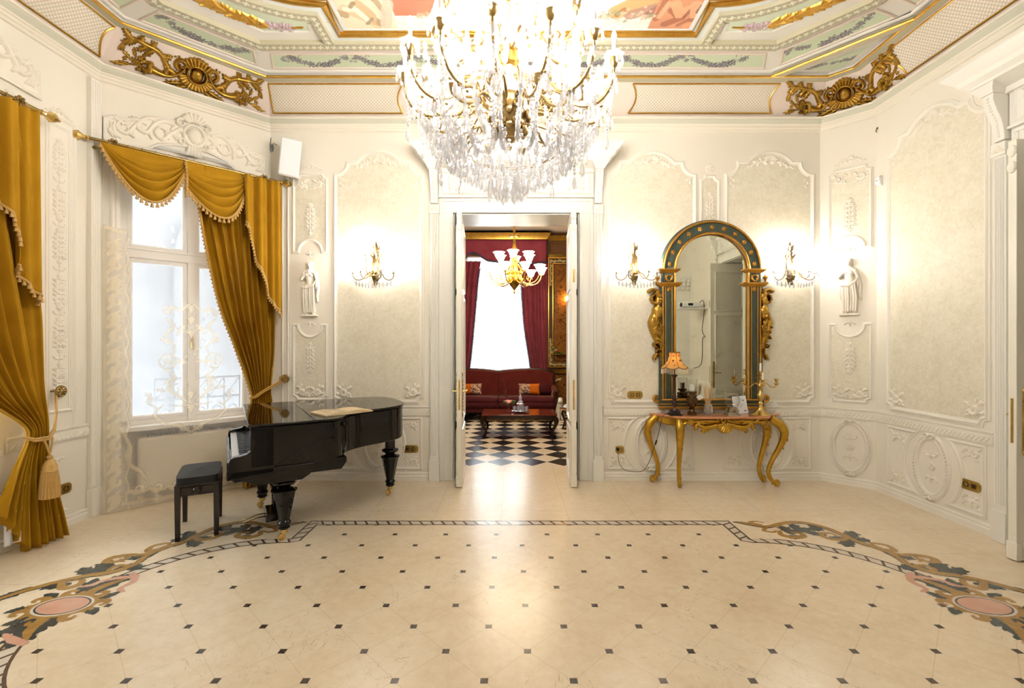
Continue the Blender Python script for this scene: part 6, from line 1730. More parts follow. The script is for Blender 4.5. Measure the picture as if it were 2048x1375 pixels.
# sheet music on the lid
t = thing('sheet_music', 'open yellowed sheet music lying on the piano lid', 'sheet music', M=PM @ Matrix.Translation((.72, .30, .997)) @ Matrix.Rotation(.25, 4, 'Z'))
M_SHEET = pmat('yellowed paper', srgb(226, 208, 172), .8, noise=(9, .6), col2=srgb(206, 182, 140))
for k, (s, th) in enumerate(((-1, .012), (1, .010))):
    b = MB(); b.grid(lambda u, v: (s * .215 * u, -.15 + .30 * v, th + .010 * math.sin(PI * u) + .003 * math.sin(6 * v)), 10, 8); b.grid(lambda u, v: (s * .215 * u, -.15 + .30 * v, .001), 2, 2)
    for v in (-.15, .15): b.grid(lambda u, w: (s * .215 * u, v, .001 + (th + .010 * math.sin(PI * u) - .001) * w), 10, 1)
    b.grid(lambda w, v: (s * .215, -.15 + .30 * v, .001 + (th - .001) * w), 1, 4)
    pg = b.build('page', M_SHEET, t)
    b = MB()
    for i in range(9): b.box(*sorted((s * .02, s * .195)), -.125 + .029 * i, -.117 + .029 * i, th + .0115, th + .0118)
    b.build('stave', pmat('faded ink', srgb(150, 134, 108), .8), pg) if k == 0 else None
b = MB(); b.grid(lambda u, v: (-.02 + .18 * u, -.16 - .02 * v * u + .02 * math.sin(5 * u) + .04 * v, .024 + .006 * math.sin(4 * u)), 10, 3); b.build('torn_edge', M_SHEET, t)

# ------------------------------------------------------------------ piano bench
BM = Matrix.Translation((-2.714, 4.052, 0)) @ Matrix.Rotation(PA - .04, 4, 'Z')
t = thing('piano_bench', 'black piano bench with a velvet seat standing at the keyboard', 'bench', M=BM)
bw, bl = .155, .265
for sx in (-1, 1):
    for sy in (-1, 1):
        b = MB(); x, y = sx * (bw - .022), sy * (bl - .022); b.taper([(x - .017, x + .017, y - .017, y + .017, 0), (x - .022, x + .022, y - .022, y + .022, .44)]); b.build('leg', M_BLACKW, t, bevel=.003)
b = MB()
for s in (-1, 1): b.box(*sorted((s * (bw - .012), s * (bw - .030))), -bl + .03, bl - .03, .375, .435); b.box(-bw + .03, bw - .03, *sorted((s * (bl - .012), s * (bl - .030))), .365, .43)
b.box(-bw, bw, -bl, bl, .435, .455); b.build('frame', M_BLACKW, t, bevel=.003)
b = MB()
def cush(u, v):
    a = 2 * PI * u; c, s_ = math.cos(a), math.sin(a); e = .28
    sx = math.copysign(abs(c) ** e, c); sy = math.copysign(abs(s_) ** e, s_)
    r = 1 if v < .5 else math.cos((v - .5) * PI) ** .35 if v < 1 else 0
    return (sx * (bw - .003) * r, sy * (bl - .003) * r, .455 + (.055 * v / .5 if v < .5 else .055 + .022 * (1 - r)))
b.grid(cush, 48, 16, closeu=True); b.build('seat_cushion', M_BVELV, t, smooth=60)
b = MB(); b.T = Matrix.Translation((0, -bl + .012, .405)) @ Matrix.Rotation(PI / 2, 4, 'X'); b.lathe([(.030, 0), (.030, .006), (.012, .010), (.012, .02), (.026, .024), (.030, .036), (.022, .046), (.006, .048)], 18, rf=lambda a, z: 1 + .05 * math.cos(10 * a)); b.build('height_knob', M_BLACKW, t)
b = MB(); b.box(-bw + .03, bw - .03, -bl + .012, -bl + .02, .36, .366); b.build('rail_highlight', M_BLACKW, t)

# ------------------------------------------------------------------ gilded console table
CXT = (1438 - CXP) * 5.3 / FPX
CT_ = thing('console_table', 'gilded rococo console table with a reddish marble top under the mirror', 'table', (CXT, YB - .035, 0))
def ctop(off=0):
    pts = [(-.745, 0), (-.755, -.03), (-.70, -.085), (-.60, -.15), (-.545, -.235), (-.50, -.275), (-.38, -.285), (-.20, -.30), (0, -.315), (.20, -.30), (.38, -.285), (.50, -.275), (.545, -.235), (.60, -.15), (.70, -.085), (.755, -.03), (.745, 0)]
    return [(x * (1 + off * .6), y * (1 + off)) for x, y in pts]
M_RMARB = pmat('reddish orange marble', srgb(188, 118, 78), .12, noise=(7, .5), col2=srgb(214, 152, 108))
b = MB(); b.prism(ctop(), .768, .795, 'z'); b.build('table_top', M_RMARB, CT_, bevel=.008)
M_CGOLD = pmat('console gilding', (.58, .36, .055), .30, 1.0, noise=(8, .6), col2=(.40, .22, .03), bump=(40, .25, .004))
P = smoothpath(ctop(-.06)[1:-1], 4)
b = MB()
def apr(u, v):
    i = u * (len(P) - 1); k = min(int(i), len(P) - 2); f = i - k; x = P[k][0] + (P[k + 1][0] - P[k][0]) * f; y = P[k][1] + (P[k + 1][1] - P[k][1]) * f
    low = .075 + .055 * math.exp(-(x / .16) ** 2) + .018 * math.cos(x * 22)
    return (x * .98, y * .97 + .02 * v, .768 - low * v)
b.grid(apr, 80, 6); b.build('apron', M_CGOLD, CT_, solid=.014)
S = []
for k in range(9):
    a = math.radians(200 + 140 * k / 8); S.append(stroke([(.012 * math.cos(a), .02 + .02 * math.sin(a)), (.10 * math.cos(a) * (1 - .15 * abs(math.cos(a))), .03 + .115 * math.sin(a))], [.008, .019], [.03, .045]))
for s in (1, -1):
    S += [stroke(spi(s * .035, .045, .025, .008, 0, 300 * s, 14), [.010, .007], .03), stroke(bez((s * .08, -.01), (s * .18, -.07), (s * .26, -.05), (s * .30, .01), 14), [.022, .030, .022, .010], .022), stroke(bez((s * .10, .03), (s * .22, .05), (s * .32, .0), (s * .46, .03), 16), [.010, .014, .012, .006], .022)]
    for x, z, a, L in ((.14, -.03, -30, .10), (.20, .0, 20, .10), (.26, .01, -20, .09), (.34, .02, 30, .09), (.40, .02, -25, .08), (.30, -.02, -60, .06), (.22, -.05, -60, .06)):
        S += leaf(s * x, z, a if s > 0 else 180 - a, L, .016, 20, .02, 2)
def bend(x, z, h):
    px = np.array([p[0] for p in P]); py = np.array([p[1] for p in P]); return np.stack([x, np.interp(x, px, py) * .97 - .006 - h, z + .715], 1)
place(relief(S, 'apron_carving', M_CGOLD, .0035, bend), 'apron_carving', CT_)
def cleg(x0, y0, dx, dy, nm='leg'):
    """Cabriole leg from the apron corner to a scroll foot."""
    Q = smoothpath([(0, .765, .040), (.55, .68, .050), (.70, .58, .044), (.45, .44, .032), (.05, .28, .026), (-.12, .16, .024), (.05, .07, .024), (.30, .032, .022)], 7)
    pts = [(x0 + dx * q[0], y0 + dy * q[0], q[1]) for q in Q]
    b = MB(); b.tube(pts, [q[2] for q in Q], 10)
    fx, fy = x0 + dx * .30, y0 + dy * .30
    L = math.hypot(dx, dy); ux, uy = dx / L, dy / L
    b.tube([(fx + ux * p[0], fy + uy * p[0], p[1]) for p in spi(.0, .055, .032, .010, -90, 230, 18)], [.022, .022, .018, .014, .012] + [.010] * 13, 8)
    b.lathe([(.016, 0), (.020, .02), (.012, .03)], 10, (fx, fy, 0))
    o = b.build(nm, M_CGOLD, CT_, smooth=60)
    b = MB()
    for i, w in ((6, .030), (10, .034), (15, .026), (20, .02), (38, .018), (44, .018)):
        q = Q[min(i, len(Q) - 1)]; c = (x0 + dx * q[0], y0 + dy * q[0] - q[2] * .7, q[1]); b.ball(c, (w * .75, w * .5, w * 1.25), 8, 6); b.ball((c[0] + .02, c[1], c[2] - .025), (w * .4, w * .4, w * .7), 6, 5); b.ball((c[0] - .02, c[1], c[2] - .02), (w * .4, w * .4, w * .6), 6, 5)
    b.build('leg_carving', M_CGOLD, o)
cleg(-.48, -.215, -.02, -.10); cleg(.555, -.205, .19, -.05); cleg(-.68, -.05, -.15, .005); cleg(.52, -.05, .12, .005)
TZ = .795
def ct(px, dy): return ((px - CXP) * (YB - .035 + dy) / FPX, YB - .035 + dy)
def price_tag(x, y, z, label, size=.05, rz=0):
    t = thing('price_tag', label, 'tag', M=Matrix.Translation((x, y, z)) @ Matrix.Rotation(rz, 4, 'Z') @ Matrix.Rotation(math.radians(12), 4, 'Y'), group='white price tags')
    b = MB(); b.prism([(0, -size * 1.4), (size * .85, -size * .65), (0, 0), (-size * .75, -size * .75)], 0, .001, 'y'); b.build('card', M_PAPER, t, smooth=0)
    b = MB()
    for k in range(3): b.box(-.016, .016 - .006 * k, -.0006, 0, -size * (.58 + .2 * k), -size * (.55 + .2 * k))
    b.build('writing', M_INK, t, smooth=0)
    b = MB(); b.tube([(0, 0, 0), (-.01, .006, .03), (-.02, .012, .045)], .0012, 5); b.build('string', M_PAPER, t)
# table lamp
x, y = ct(1349, -.17)
t = thing('table_lamp', 'dark table lamp with a beaded orange shade on the gold table', 'lamp', (x, y, TZ))
b = MB(); b.taper([(-.068, .068, -.068, .068, 0), (-.068, .068, -.068, .068, .018), (-.05, .05, -.05, .05, .024), (-.05, .05, -.05, .05, .050), (-.045, .045, -.045, .045, .056)]); b.build('base', M_BLACKW, t, bevel=.003)
b = MB(); b.lathe([(.03, .056), (.022, .07), (.014, .09), (.026, .11), (.028, .15), (.020, .17), (.030, .185), (.018, .195), (.022, .21), (.014, .23), (.013, .42), (.016, .425), (.034, .452), (.036, .456), (.012, .462), (.012, .53)], 18); b.build('stem', pmat('dark brown wood', (.035, .014, .010), .25), t)
M_SHADE = pmat('orange fabric shade', srgb(232, 178, 96), .8, trans=0)
def shademat():
    m, nt, out = nt_new('warm translucent shade')
    d = N(nt, 'ShaderNodeBsdfDiffuse'); d.inputs[0].default_value = rgba(srgb(240, 196, 120)); tl_ = N(nt, 'ShaderNodeBsdfTranslucent'); tl_.inputs[0].default_value = rgba(srgb(248, 206, 130))
    mx = N(nt, 'ShaderNodeMixShader'); mx.inputs[0].default_value = .5; nt.links.new(d.outputs[0], mx.inputs[1]); nt.links.new(tl_.outputs[0], mx.inputs[2]); nt.links.new(mx.outputs[0], out.inputs[0]); return m
M_SHADE = shademat()
b = MB()
def shade(u, v):
    a = 2 * PI * u; f = abs(math.cos(3 * a)); r = .058 + .088 * v ** 1.6 - .012 * math.sin(PI * v); r *= 1 - .06 * (1 - f); z = .71 - .185 * v + .02 * (v ** 4) * (1 - f)
    return (r * math.cos(a), r * math.sin(a), z)
b.grid(shade, 72, 16, closeu=True); b.build('lamp_shade', M_SHADE, t, solid=.003)
b = MB()
for k in range(6): b.tube([shade((k + .5) / 6, v) for v in np.linspace(0, 1, 10)], .004, 5)
b.tube([shade(k / 72, 1) for k in range(72)], .005, 5, closed=True); b.tube([shade(k / 72, 0) for k in range(72)], .005, 5, closed=True)
for k in range(6):
    p = shade(k / 6, .5); b.ball(p, .013, 7, 5); p = shade(k / 6, .22); b.ball(p, .008, 6, 5); p = shade((k + .2) / 6, .78); b.ball(p, .008, 6, 5)
b.build('shade_braid', pmat('brown braid', srgb(120, 84, 46), .7), t)
b = MB()
for k in range(48):
    p = shade(k / 48, 1)
    for i in range(5): b.ball((p[0], p[1], p[2] - .010 - .011 * i), (.0042, .0042, .0055), 5, 4)
b.build('bead_fringe', pmat('ivory glass beads', srgb(236, 226, 200), .2), t)
b = MB(); b.ball((0, 0, .62), .022, 8, 6); b.build('bulb', emat('warm table bulb', (1, .72, .38), 22 * LAMP), t)
# its flex with switch and plug
b = MB(); P2 = smoothpath([(x - .05, y, TZ + .006), (x - .12, y - .03, TZ + .012), (x - .165, y - .05, TZ - .06), (x - .19, y, .55), (x - .215, y + .05, .42), (x - .25, y + .11, .25), (x - .32, y + .12, .135), (x - .44, y + .13, .12), (x - .55, y + .13, .15), (x - .60, y + .14, .24), (x - .60, YB - .04, .36)], 8)
b.tube([tuple(p) for p in P2], .0032, 6)
cd = b.build('lamp_cord', M_PLASTIC); tag(cd, 'thin black lamp flex drooping from the gold table to the wall socket', 'cord')
b = MB(); b.tube([(x - .197, y + .015, .505), (x - .207, y + .035, .455)], .010, 8); b.build('inline_switch', M_PLASTIC, cd)
b = MB(); b.T = Matrix.Translation((x - .60, YB - .012, .365)) @ Matrix.Rotation(PI / 2, 4, 'X'); b.lathe([(.018, 0), (.018, .02), (.010, .032)], 12); b.build('plug', M_PLASTIC, cd)
# candle holder with hurricane glass
M_CLEAR = crystal_clear = None
def clear():
    m, nt, out = nt_new('clear thin glass')
    tr = N(nt, 'ShaderNodeBsdfTransparent'); tr.inputs[0].default_value = (.95, .97, .96, 1); g = N(nt, 'ShaderNodeBsdfGlossy'); g.inputs['Roughness'].default_value = .03
    lw = N(nt, 'ShaderNodeLayerWeight'); lw.inputs[0].default_value = .3; mx = N(nt, 'ShaderNodeMixShader')
    nt.links.new(mathn(nt, 'MULTIPLY_ADD', lw.outputs['Facing'], .6, .05), mx.inputs[0]); nt.links.new(tr.outputs[0], mx.inputs[1]); nt.links.new(g.outputs[0], mx.inputs[2]); nt.links.new(mx.outputs[0], out.inputs[0]); return m
M_CLEAR = clear()
x, y = ct(1384, -.15)
t = thing('candle_holder', 'ornate bronze candle holder with a white pillar candle under glass', 'candle holder', (x, y, TZ))
M_BRZ = pmat('dark bronze', (.20, .13, .06), .35, 1.0, noise=(20, .7), col2=(.06, .035, .02))
b = MB(); b.lathe([(.054, 0), (.056, .014), (.048, .020), (.050, .030), (.030, .042), (.024, .06), (.036, .075), (.022, .085), (.03, .10), (.045, .12), (.052, .16), (.046, .20), (.034, .225), (.03, .24), (.05, .25), (.054, .268), (.048, .27)], 24, rf=lambda a, z: 1 + (.12 * math.cos(6 * a + z * 30) if .09 < z < .24 else .0)); b.build('stand', M_BRZ, t)
b = MB()
for k in range(8):
    a = 2 * PI * k / 8
    for i in range(4): b.ball((.05 * math.cos(a + .3 * i), .05 * math.sin(a + .3 * i), .115 + .032 * i), (.013, .013, .016), 6, 5)
b.build('leaf_work', M_BRZ, t)
b = MB(); b.lathe([(.030, .270), (.030, .345), (.024, .348)], 18); b.build('candle', pmat('white wax', srgb(245, 242, 235), .5), t)
b = MB(); b.lathe([(.036, .272), (.052, .285), (.056, .32), (.055, .36), (.062, .405)], 24, caps=False); b.build('hurricane_glass', M_CLEAR, t)
price_tag(x + .07, y - .06, TZ + .24, 'white price tag hanging from the bronze candle holder')
# reed diffuser
x, y = ct(1416.5, -.15)
t = thing('reed_diffuser', 'patterned glass bottle with a bundle of straw reeds on the gold table', 'diffuser', (x, y, TZ))
b = MB(); b.lathe([(.046, 0), (.052, .008), (.052, .09), (.044, .112), (.022, .122), (.020, .145), (.024, .150)], 24, rf=lambda a, z: 1 + .03 * math.cos(12 * a + z * 160)); b.build('bottle', M_CRYS, t)
b = MB(); b.lathe([(.044, .004), (.046, .032), (.001, .033)], 20); b.build('liquid', pmat('dark liquid', (.02, .01, .012), .1), t)
b = MB()
for k in range(22):
    a, r = k * 2.4, .012 + .002 * (k % 5); b.tube([(r * math.cos(a), r * math.sin(a), .03), (r * 2.4 * math.cos(a), r * 2.4 * math.sin(a), .31 + .02 * math.sin(k * 1.7))], .0018, 5)
b.build('reed', pmat('straw', srgb(206, 166, 110), .7), t)
# glass globe on a silver foot, leaflet behind it
x, y = ct(1464, -.15)
t = thing('globe_vase', 'round glass bowl on a silver scrolled foot beside the leaflet', 'vase', (x, y, TZ))
b = MB(); b.taper([(-.075, .075, -.06, .06, 0), (-.072, .072, -.056, .056, .012), (-.05, .05, -.04, .04, .03), (-.04, .04, -.035, .035, .07), (-.05, .05, -.04, .04, .085)])
for k in range(14): b.ball((.06 * math.cos(k * .449), .05 * math.sin(k * .449), .02 + .03 * (k % 2)), (.018, .016, .016), 6, 5)
b.build('foot', pmat('antique silver', (.55, .50, .40), .3, 1.0, noise=(20, .7), col2=(.25, .22, .17)), t)
b = MB(); b.lathe([(.03, .085), (.06, .10), (.080, .14), (.084, .18), (.074, .215), (.056, .24), (.052, .25)], 24, caps=False); b.build('bowl', M_CLEAR, t)
x, y = ct(1482, -.075)
t = thing('leaflet', 'white printed leaflet propped up against the mirror on the gold table', 'leaflet', M=Matrix.Translation((x, y, TZ)) @ Matrix.Rotation(math.radians(-4), 4, 'Y') @ Matrix.Rotation(math.radians(-10), 4, 'X'))
b = MB(); b.box(-.075, .085, 0, .002, 0, .205); b.build('sheet', M_PAPER, t, smooth=0)
b = MB()
for k in range(8): b.box(-.045 + .01 * (k % 3), .05 - .012 * (k % 4), -.0008, 0, .165 - .014 * k, .1675 - .014 * k)
b.box(-.008, .006, -.0008, 0, .182, .190); b.box(.04, .056, -.0008, 0, .145, .157); b.box(.045, .066, -.0008, 0, .025, .04); b.build('print', M_INK, t, smooth=0)
# brass candelabrum
x, y = ct(1521, -.16)
t = thing('candelabrum', 'brass candelabrum with curved arms and two white candles on the gold table', 'candelabrum', (x, y, TZ))
b = MB(); b.lathe([(.112, 0), (.114, .006), (.10, .016), (.06, .042), (.034, .062), (.026, .08), (.020, .12), (.026, .135), (.016, .15), (.022, .175), (.036, .215), (.034, .235), (.018, .262), (.014, .28), (.024, .292), (.014, .305), (.020, .32), (.034, .335), (.030, .35), (.014, .365), (.012, .40), (.020, .41), (.012, .42), (.016, .44), (.034, .452), (.012, .456), (.018, .468), (.018, .49), (.034, .496), (.034, .50), (.012, .50)], 24); b.build('stem', M_BRASS, t)
for k, (a, hasc) in enumerate(((-8, False), (82, False), (172, False), (250, True))):
    a = math.radians(a); ca_, sa = math.cos(a), math.sin(a)
    b = MB(); b.tube([(p[0] * ca_, p[0] * sa, p[1]) for p in np.concatenate([bez((.01, .335), (.05, .37), (.07, .36), (.09, .335), 8), bez((.09, .335), (.12, .30), (.165, .31), (.17, .35), 10)[1:]])], .0055, 7)
    c = (.17 * ca_, .17 * sa, 0)
    b.lathe([(.005, .335), (.030, .356), (.032, .359), (.010, .360), (.008, .372), (.016, .380), (.017, .398), (.030, .410), (.031, .413), (.012, .413)], 16, c); o = b.build('arm', M_BRASS, t)
    if hasc: bb = MB(); bb.lathe([(.0115, .41), (.0115, .485), (.010, .487)], 10, c); bb.build('candle', M_CANDLE, o)
b = MB(); b.lathe([(.0115, .498), (.0115, .585), (.010, .587)], 10); b.build('candle', M_CANDLE, t)
price_tag(x + .13, y - .06, TZ + .16, 'white price tag dangling from the brass candelabrum')
price_tag(CXT + .70, YB - .27, .545, 'white price tag hanging on the front leg of the gold table')

# ------------------------------------------------------------------ tall mirror
def mirrormat():
    m, nt, out = nt_new('aged mirror silvering')
    g = N(nt, 'ShaderNodeBsdfGlossy'); g.inputs['Roughness'].default_value = .0
    tc = N(nt, 'ShaderNodeTexCoord'); n = N(nt, 'ShaderNodeTexNoise'); setin(n, Scale=5.0, Detail=9.0, Roughness=.7); nt.links.new(tc.outputs['Object'], n.inputs['Vector'])
    nt.links.new(ramp(nt, n.outputs[0], [(.25, srgb(176, 176, 154)), (.40, srgb(218, 218, 202)), (.7, srgb(226, 226, 212))]), g.inputs[0]); nt.links.new(g.outputs[0], out.inputs[0]); return m
MRX, MRZ0 = (1424 - CXP) * (YB - .06) / FPX, bz(812) + .015
MI_ = thing('mirror', 'tall arched mirror in a dark green and gilt carved frame above the gold table', 'mirror', (MRX, YB - .003, 0))
k_ = (YB - .06) / FPX
gw = .415; zs = EYE + (CYP - 540) * k_; zb = .895
b = MB(); arc = [(gw * math.cos(a), zs + gw * math.sin(a)) for a in np.linspace(0, PI, 36)]
P = [(gw, zb)] + arc + [(-gw, zb)]
b.add([(px, -.030, pz) for px, pz in P], [tuple(range(len(P)))]); b.build('mirror_glass', mirrormat(), MI_, smooth=0)
M_DGREEN = pmat('dark green paint', srgb(66, 78, 66), .4, noise=(9, .5), col2=srgb(54, 62, 54))
M_FGOLD = pmat('frame gilding', (.60, .33, .07), .35, 1.0, noise=(12, .6), col2=(.38, .18, .03), bump=(60, .3, .004))
ro = .575
A = [(math.cos(a), math.sin(a)) for a in np.linspace(0, PI, 48)]
def arcband(r0, r1, h0, h1, mat, nm):
    b = MB(); vs = []; n = len(A)
    prof = [(r0, 0), (r0, h0), (r1, h1), (r1, 0)]
    vs = [(r * c, -h, zs + r * s) for c, s in A for r, h in prof]
    b.add(vs, [(4 * i + k, 4 * i + k + 1, 4 * i + k + 5, 4 * i + k + 4) for i in range(n - 1) for k in range(3)]); return b.build(nm, mat, MI_, smooth=30)
arcband(gw + .03, ro - .025, .055, .055, M_DGREEN, 'arch_panel'); arcband(ro, ro + .02, .045, .02, M_DGREEN, 'arch_panel')
def rope(path, r, nm):
    b = MB(); b.tube(path, r, 8); L = 0
    for i in range(len(path) - 1):
        a, c = Vector(path[i]), Vector(path[i + 1]); d = (c - a).length; m = max(1, int(d / .02))
        for k in range(m): q = a.lerp(c, (k + .5) / m); b.ball((q.x, q.y - r * .7, q.z), (r * .62, r * .5, r * .62), 6, 4)
    return b.build(nm, M_FGOLD, MI_)
rope([((gw + .016) * c, -.06, zs + (gw + .016) * s) for c, s in A], .017, 'arch_moulding'); rope([((ro - .012) * c, -.065, zs + (ro - .012) * s) for c, s in A], .014, 'arch_moulding')
for k in range(11):
    a = PI * (k + .5) / 11; r = (gw + ro) / 2 + .004
    o = place(CACHE.setdefault(('mros', ''), relief(flower(0, 0, .026, .018, 6), 'rosette', M_FGOLD, .0035)), 'rosette', MI_); o.location = (r * math.cos(a), -.055, zs + r * math.sin(a))
for s in (1, -1):
    xc = s * (gw + .085); h = .085
    b = MB(); b.box(xc - h, xc + h, -.045, 0, zb + .05, zs - .165); b.box(xc + s * h - .02, xc + s * h + .02, -.03, 0, zb + .05, zs - .17); b.box(xc - h + .01, xc + h - .01, -.05, 0, zs - .165, zs - .01); b.build('pilaster', M_DGREEN, MI_, bevel=.004)
    for dx, r in ((-.068, .009), (-.038, .006), (.038, .006), (.068, .009)):
        b = MB(); b.tube([(xc + dx, -.048, zb + .06), (xc + dx, -.048, zs - .175)], r, 8); b.build('gilt_fillet', M_FGOLD, MI_)
    b = MB()
    for z, w, d in ((zs - .010, .0, .0), (zs - .170, .02, 0)):
        b.taper([(xc - h - .0 - w, xc + h + .0 + w * (1 + .5), -.055, 0, z - .02), (xc - h - .025 - w, xc + h + .025 + w, -.075, 0, z), (xc - h - .04 - w, xc + h + .04 + w, -.085, 0, z + .012), (xc - h - .04 - w, xc + h + .04 + w, -.085, 0, z + .026)])
    b.build('capital', M_FGOLD, MI_)
    o = place(relief([stroke(spi(0, 0, .034, .034, -250, 70, 24), .010, .014)] + leaf(-.02, -.03, 120, .07, .010, -30, .014, 2) + leaf(.02, -.03, 60, .07, .010, 30, .014, 2), 'wreath', M_FGOLD, .003), 'wreath', MI_); o.location = (xc, -.05, zs - .09)
    o = place(CACHE[('mros', '')], 'rosette', MI_); o.location = (xc, -.045, zs - .22); o.scale = (1.1, 1.1, 1.1)
    # carved herm on the outer side
    S = [stroke([(0, .02), (.005, -.01)], [.045, .05], .075), stroke([(-.005, .065), (.01, .085)], [.05, .04], .06)]
    for k in range(12):
        a = k * .55; S.append(blob(.02 + .055 * math.cos(a), .03 + .055 * math.sin(a), .020, .07))
    S += [stroke([(.0, -.05), (.0, -.10)], [.030, .06], .06), stroke([(.0, -.11), (.01, -.17)], [.066, .056], .07), stroke(smoothpath([(.02, -.16), (.05, -.25), (.035, -.36), (-.02, -.50), (-.04, -.58)], 6), [.055, .062, .05, .036, .022], [.06, .06, .045]), stroke(spi(-.01, -.31, .04, .012, 90, 480, 20), [.014, .012, .008], .085)]
    for k in range(5): S.append(stroke([(.06 - .02 * k, -.19 - .01 * k), (.01 - .012 * k, -.42 - .02 * k)], .009, .072))
    S += flower(-.03, -.62, .045, .06, 6) + leaf(-.03, -.64, 250, .12, .02, 20, .04, 2) + flower(0, .12, .03, .06, 6) + [stroke(smoothpath([(0, .125), (.05, .14), (.095, .125)], 5), [.018, .016, .022], .05), blob(.10, .12, .024, .06)]
    S += leaf(.01, -.60, -70, .10, .018, 20, .04, 2)
    for k in range(26):
        z = -.12 - .46 * RNG.rand(); S += leaf(.02 * RNG.randn() + .01, z, 250 + 40 * RNG.randn(), .05, .010, 30, .075 + .02 * RNG.rand() - .05 * max(0, -z - .35), 1)
    if s < 0: S = mirx(S)
    o = place(relief(S, 'carved_herm', M_GILD, .0034), 'carved_herm', MI_); o.location = (s * (gw + .205), -.003, zs - .36)
    b = MB(); b.lathe([(.02, 0), (.022, .008), (.010, .016), (.014, .03), (.030, .06), (.026, .072), (.012, .082), (.006, .098)], 14, (s * (gw + .215), -.04, zs - .142)); b.build('urn', M_FGOLD, MI_)
    b = MB(); b.tube([(s * (gw + .17) + s * p[0], -.03, p[1]) for p in spi(.05, zb + .075, .045, .012, -120, 240, 20)], [.018] * 10 + [.012] * 10, 8); b.build('base_scroll', M_FGOLD, MI_)
b = MB(); b.box(-gw - .19, gw + .19, -.06, 0, zb - .02, zb + .055); b.build('base_panel', M_DGREEN, MI_, bevel=.005)
b = MB(); b.tube([(-gw - .17, -.062, zb + .055), (gw + .17, -.062, zb + .055)], .012, 8); b.box(-gw - .20, gw + .20, -.075, 0, zb - .05, zb - .02); b.box(-gw - .20, gw + .20, -.068, 0, zb + .0, zb + .012); b.build('base_moulding', M_FGOLD, MI_, bevel=.004)
b = MB(); b.tube([(gw + .012, -.045, zb + .06), (gw + .012, -.045, zs)], .014, 8); b.tube([(-gw - .012, -.045, zb + .06), (-gw - .012, -.045, zs)], .014, 8); b.build('inner_moulding', M_FGOLD, MI_)

# ------------------------------------------------------------------ small fittings on the walls
M_PLATE = pmat('brass plate', (.60, .43, .14), .3, 1.0, noise=(40, .8), col2=(.32, .21, .05))
def plate(Mx, x, z, kinds, label, cat='socket'):
    n = len(kinds); w = .036 + .072 * n
    t = thing('wall_socket' if cat == 'socket' else 'light_switch', label, cat, M=at(Mx, x, -.001, z))
    c = .02
    P = [(-w / 2 + c, -.045), (w / 2 - c, -.045), (w / 2, -.045 + c), (w / 2, .045 - c), (w / 2 - c, .045), (-w / 2 + c, .045), (-w / 2, .045 - c), (-w / 2, -.045 + c)]
    b = MB(); b.prism(P, -.010, 0); b.build('plate', M_PLATE, t, bevel=.003)
    for k, kd in enumerate(kinds):
        xc = (k - (n - 1) / 2) * .070
        b = MB()
        if kd == 's': b.T = Matrix.Translation((xc, -.012, 0)) @ Matrix.Rotation(PI / 2, 4, 'X'); b.lathe([(.024, -.006), (.024, .002), (.020, .002), (.019, -.004), (.001, -.004)], 18); b.build('socket_insert', M_PLASTIC, t)
        else:
            b.box(xc - .022, xc + .022, -.013, -.008, -.022, .022); b.build('switch_insert' if kd == 'w' else 'data_insert', pmat('dark brass', (.22, .14, .05), .35, 1.0), t)
            b = MB(); b.box(xc - .010, xc + .010, -.017, -.010, -.012, .012); b.build('rocker', M_PLASTIC if kd == 'd' else M_PLATE, t)
    return t
plate(FB, bx(1269.5), bz(789), 'ww', 'brass double light switch on the arched panel beside the doorway', 'switch')
plate(FB, bx(1240), bz(898.5), 's', 'brass socket with the lamp plug below the double switch')
plate(FB, bx(821.5), bz(897), 'ds', 'brass double socket between the piano tail and the doorway')
plate(FR, CR[1] - 4.0 * FPX / (1942 - CXP), EYE - (970 - CYP) * (4.0 / (1942 - CXP)), 'sd', 'brass double socket low on the right wall')
plate(FL, 4.08, .335, 's', 'brass socket low on the left wall beside the near curtain')
b = MB(); b.tube([(0, 0, 0), (-.005, -.004, -.07), (-.04, -.006, -.16), (-.045, -.008, -.20), (-.06, -.01, -.215)], .0025, 6); b.ball((-.06, -.01, -.215), .010, 8, 6)
o = b.build('thin_cable', M_WPLAS, M=at(FB, bx(822), -.004, bz(904))); tag(o, 'thin white cable hanging from the double socket beside the piano tail', 'cable')
t = thing('motion_sensor', 'small white motion sensor on the wall edge beside the large right panel', 'sensor', M=at(FR, .055, -.001, bz(403) + .09))
b = MB(); b.taper([(-.028, .028, -.02, 0, -.055), (-.032, .032, -.045, 0, -.02), (-.030, .030, -.05, 0, .03), (-.024, .024, -.03, 0, .055)]); b.build('housing', M_WPLAS, t, bevel=.008); b = MB(); b.box(-.014, .014, -.0485, -.046, .0, .006); b.build('lens_mark', M_INK, t)
b = MB(); b.tube([(0, 0, .02), (.004, -.015, .01), (0, -.02, -.02), (-.004, -.005, -.025)], .004, 6); b.ball((0, -.003, .02), .008, 6, 5)
o = b.build('wall_hook', M_BRZ, M=at(FR, .01, -.002, 4.0 - .06)); tag(o, 'tiny dark hook high on the wall left of the large right panel', 'hook')
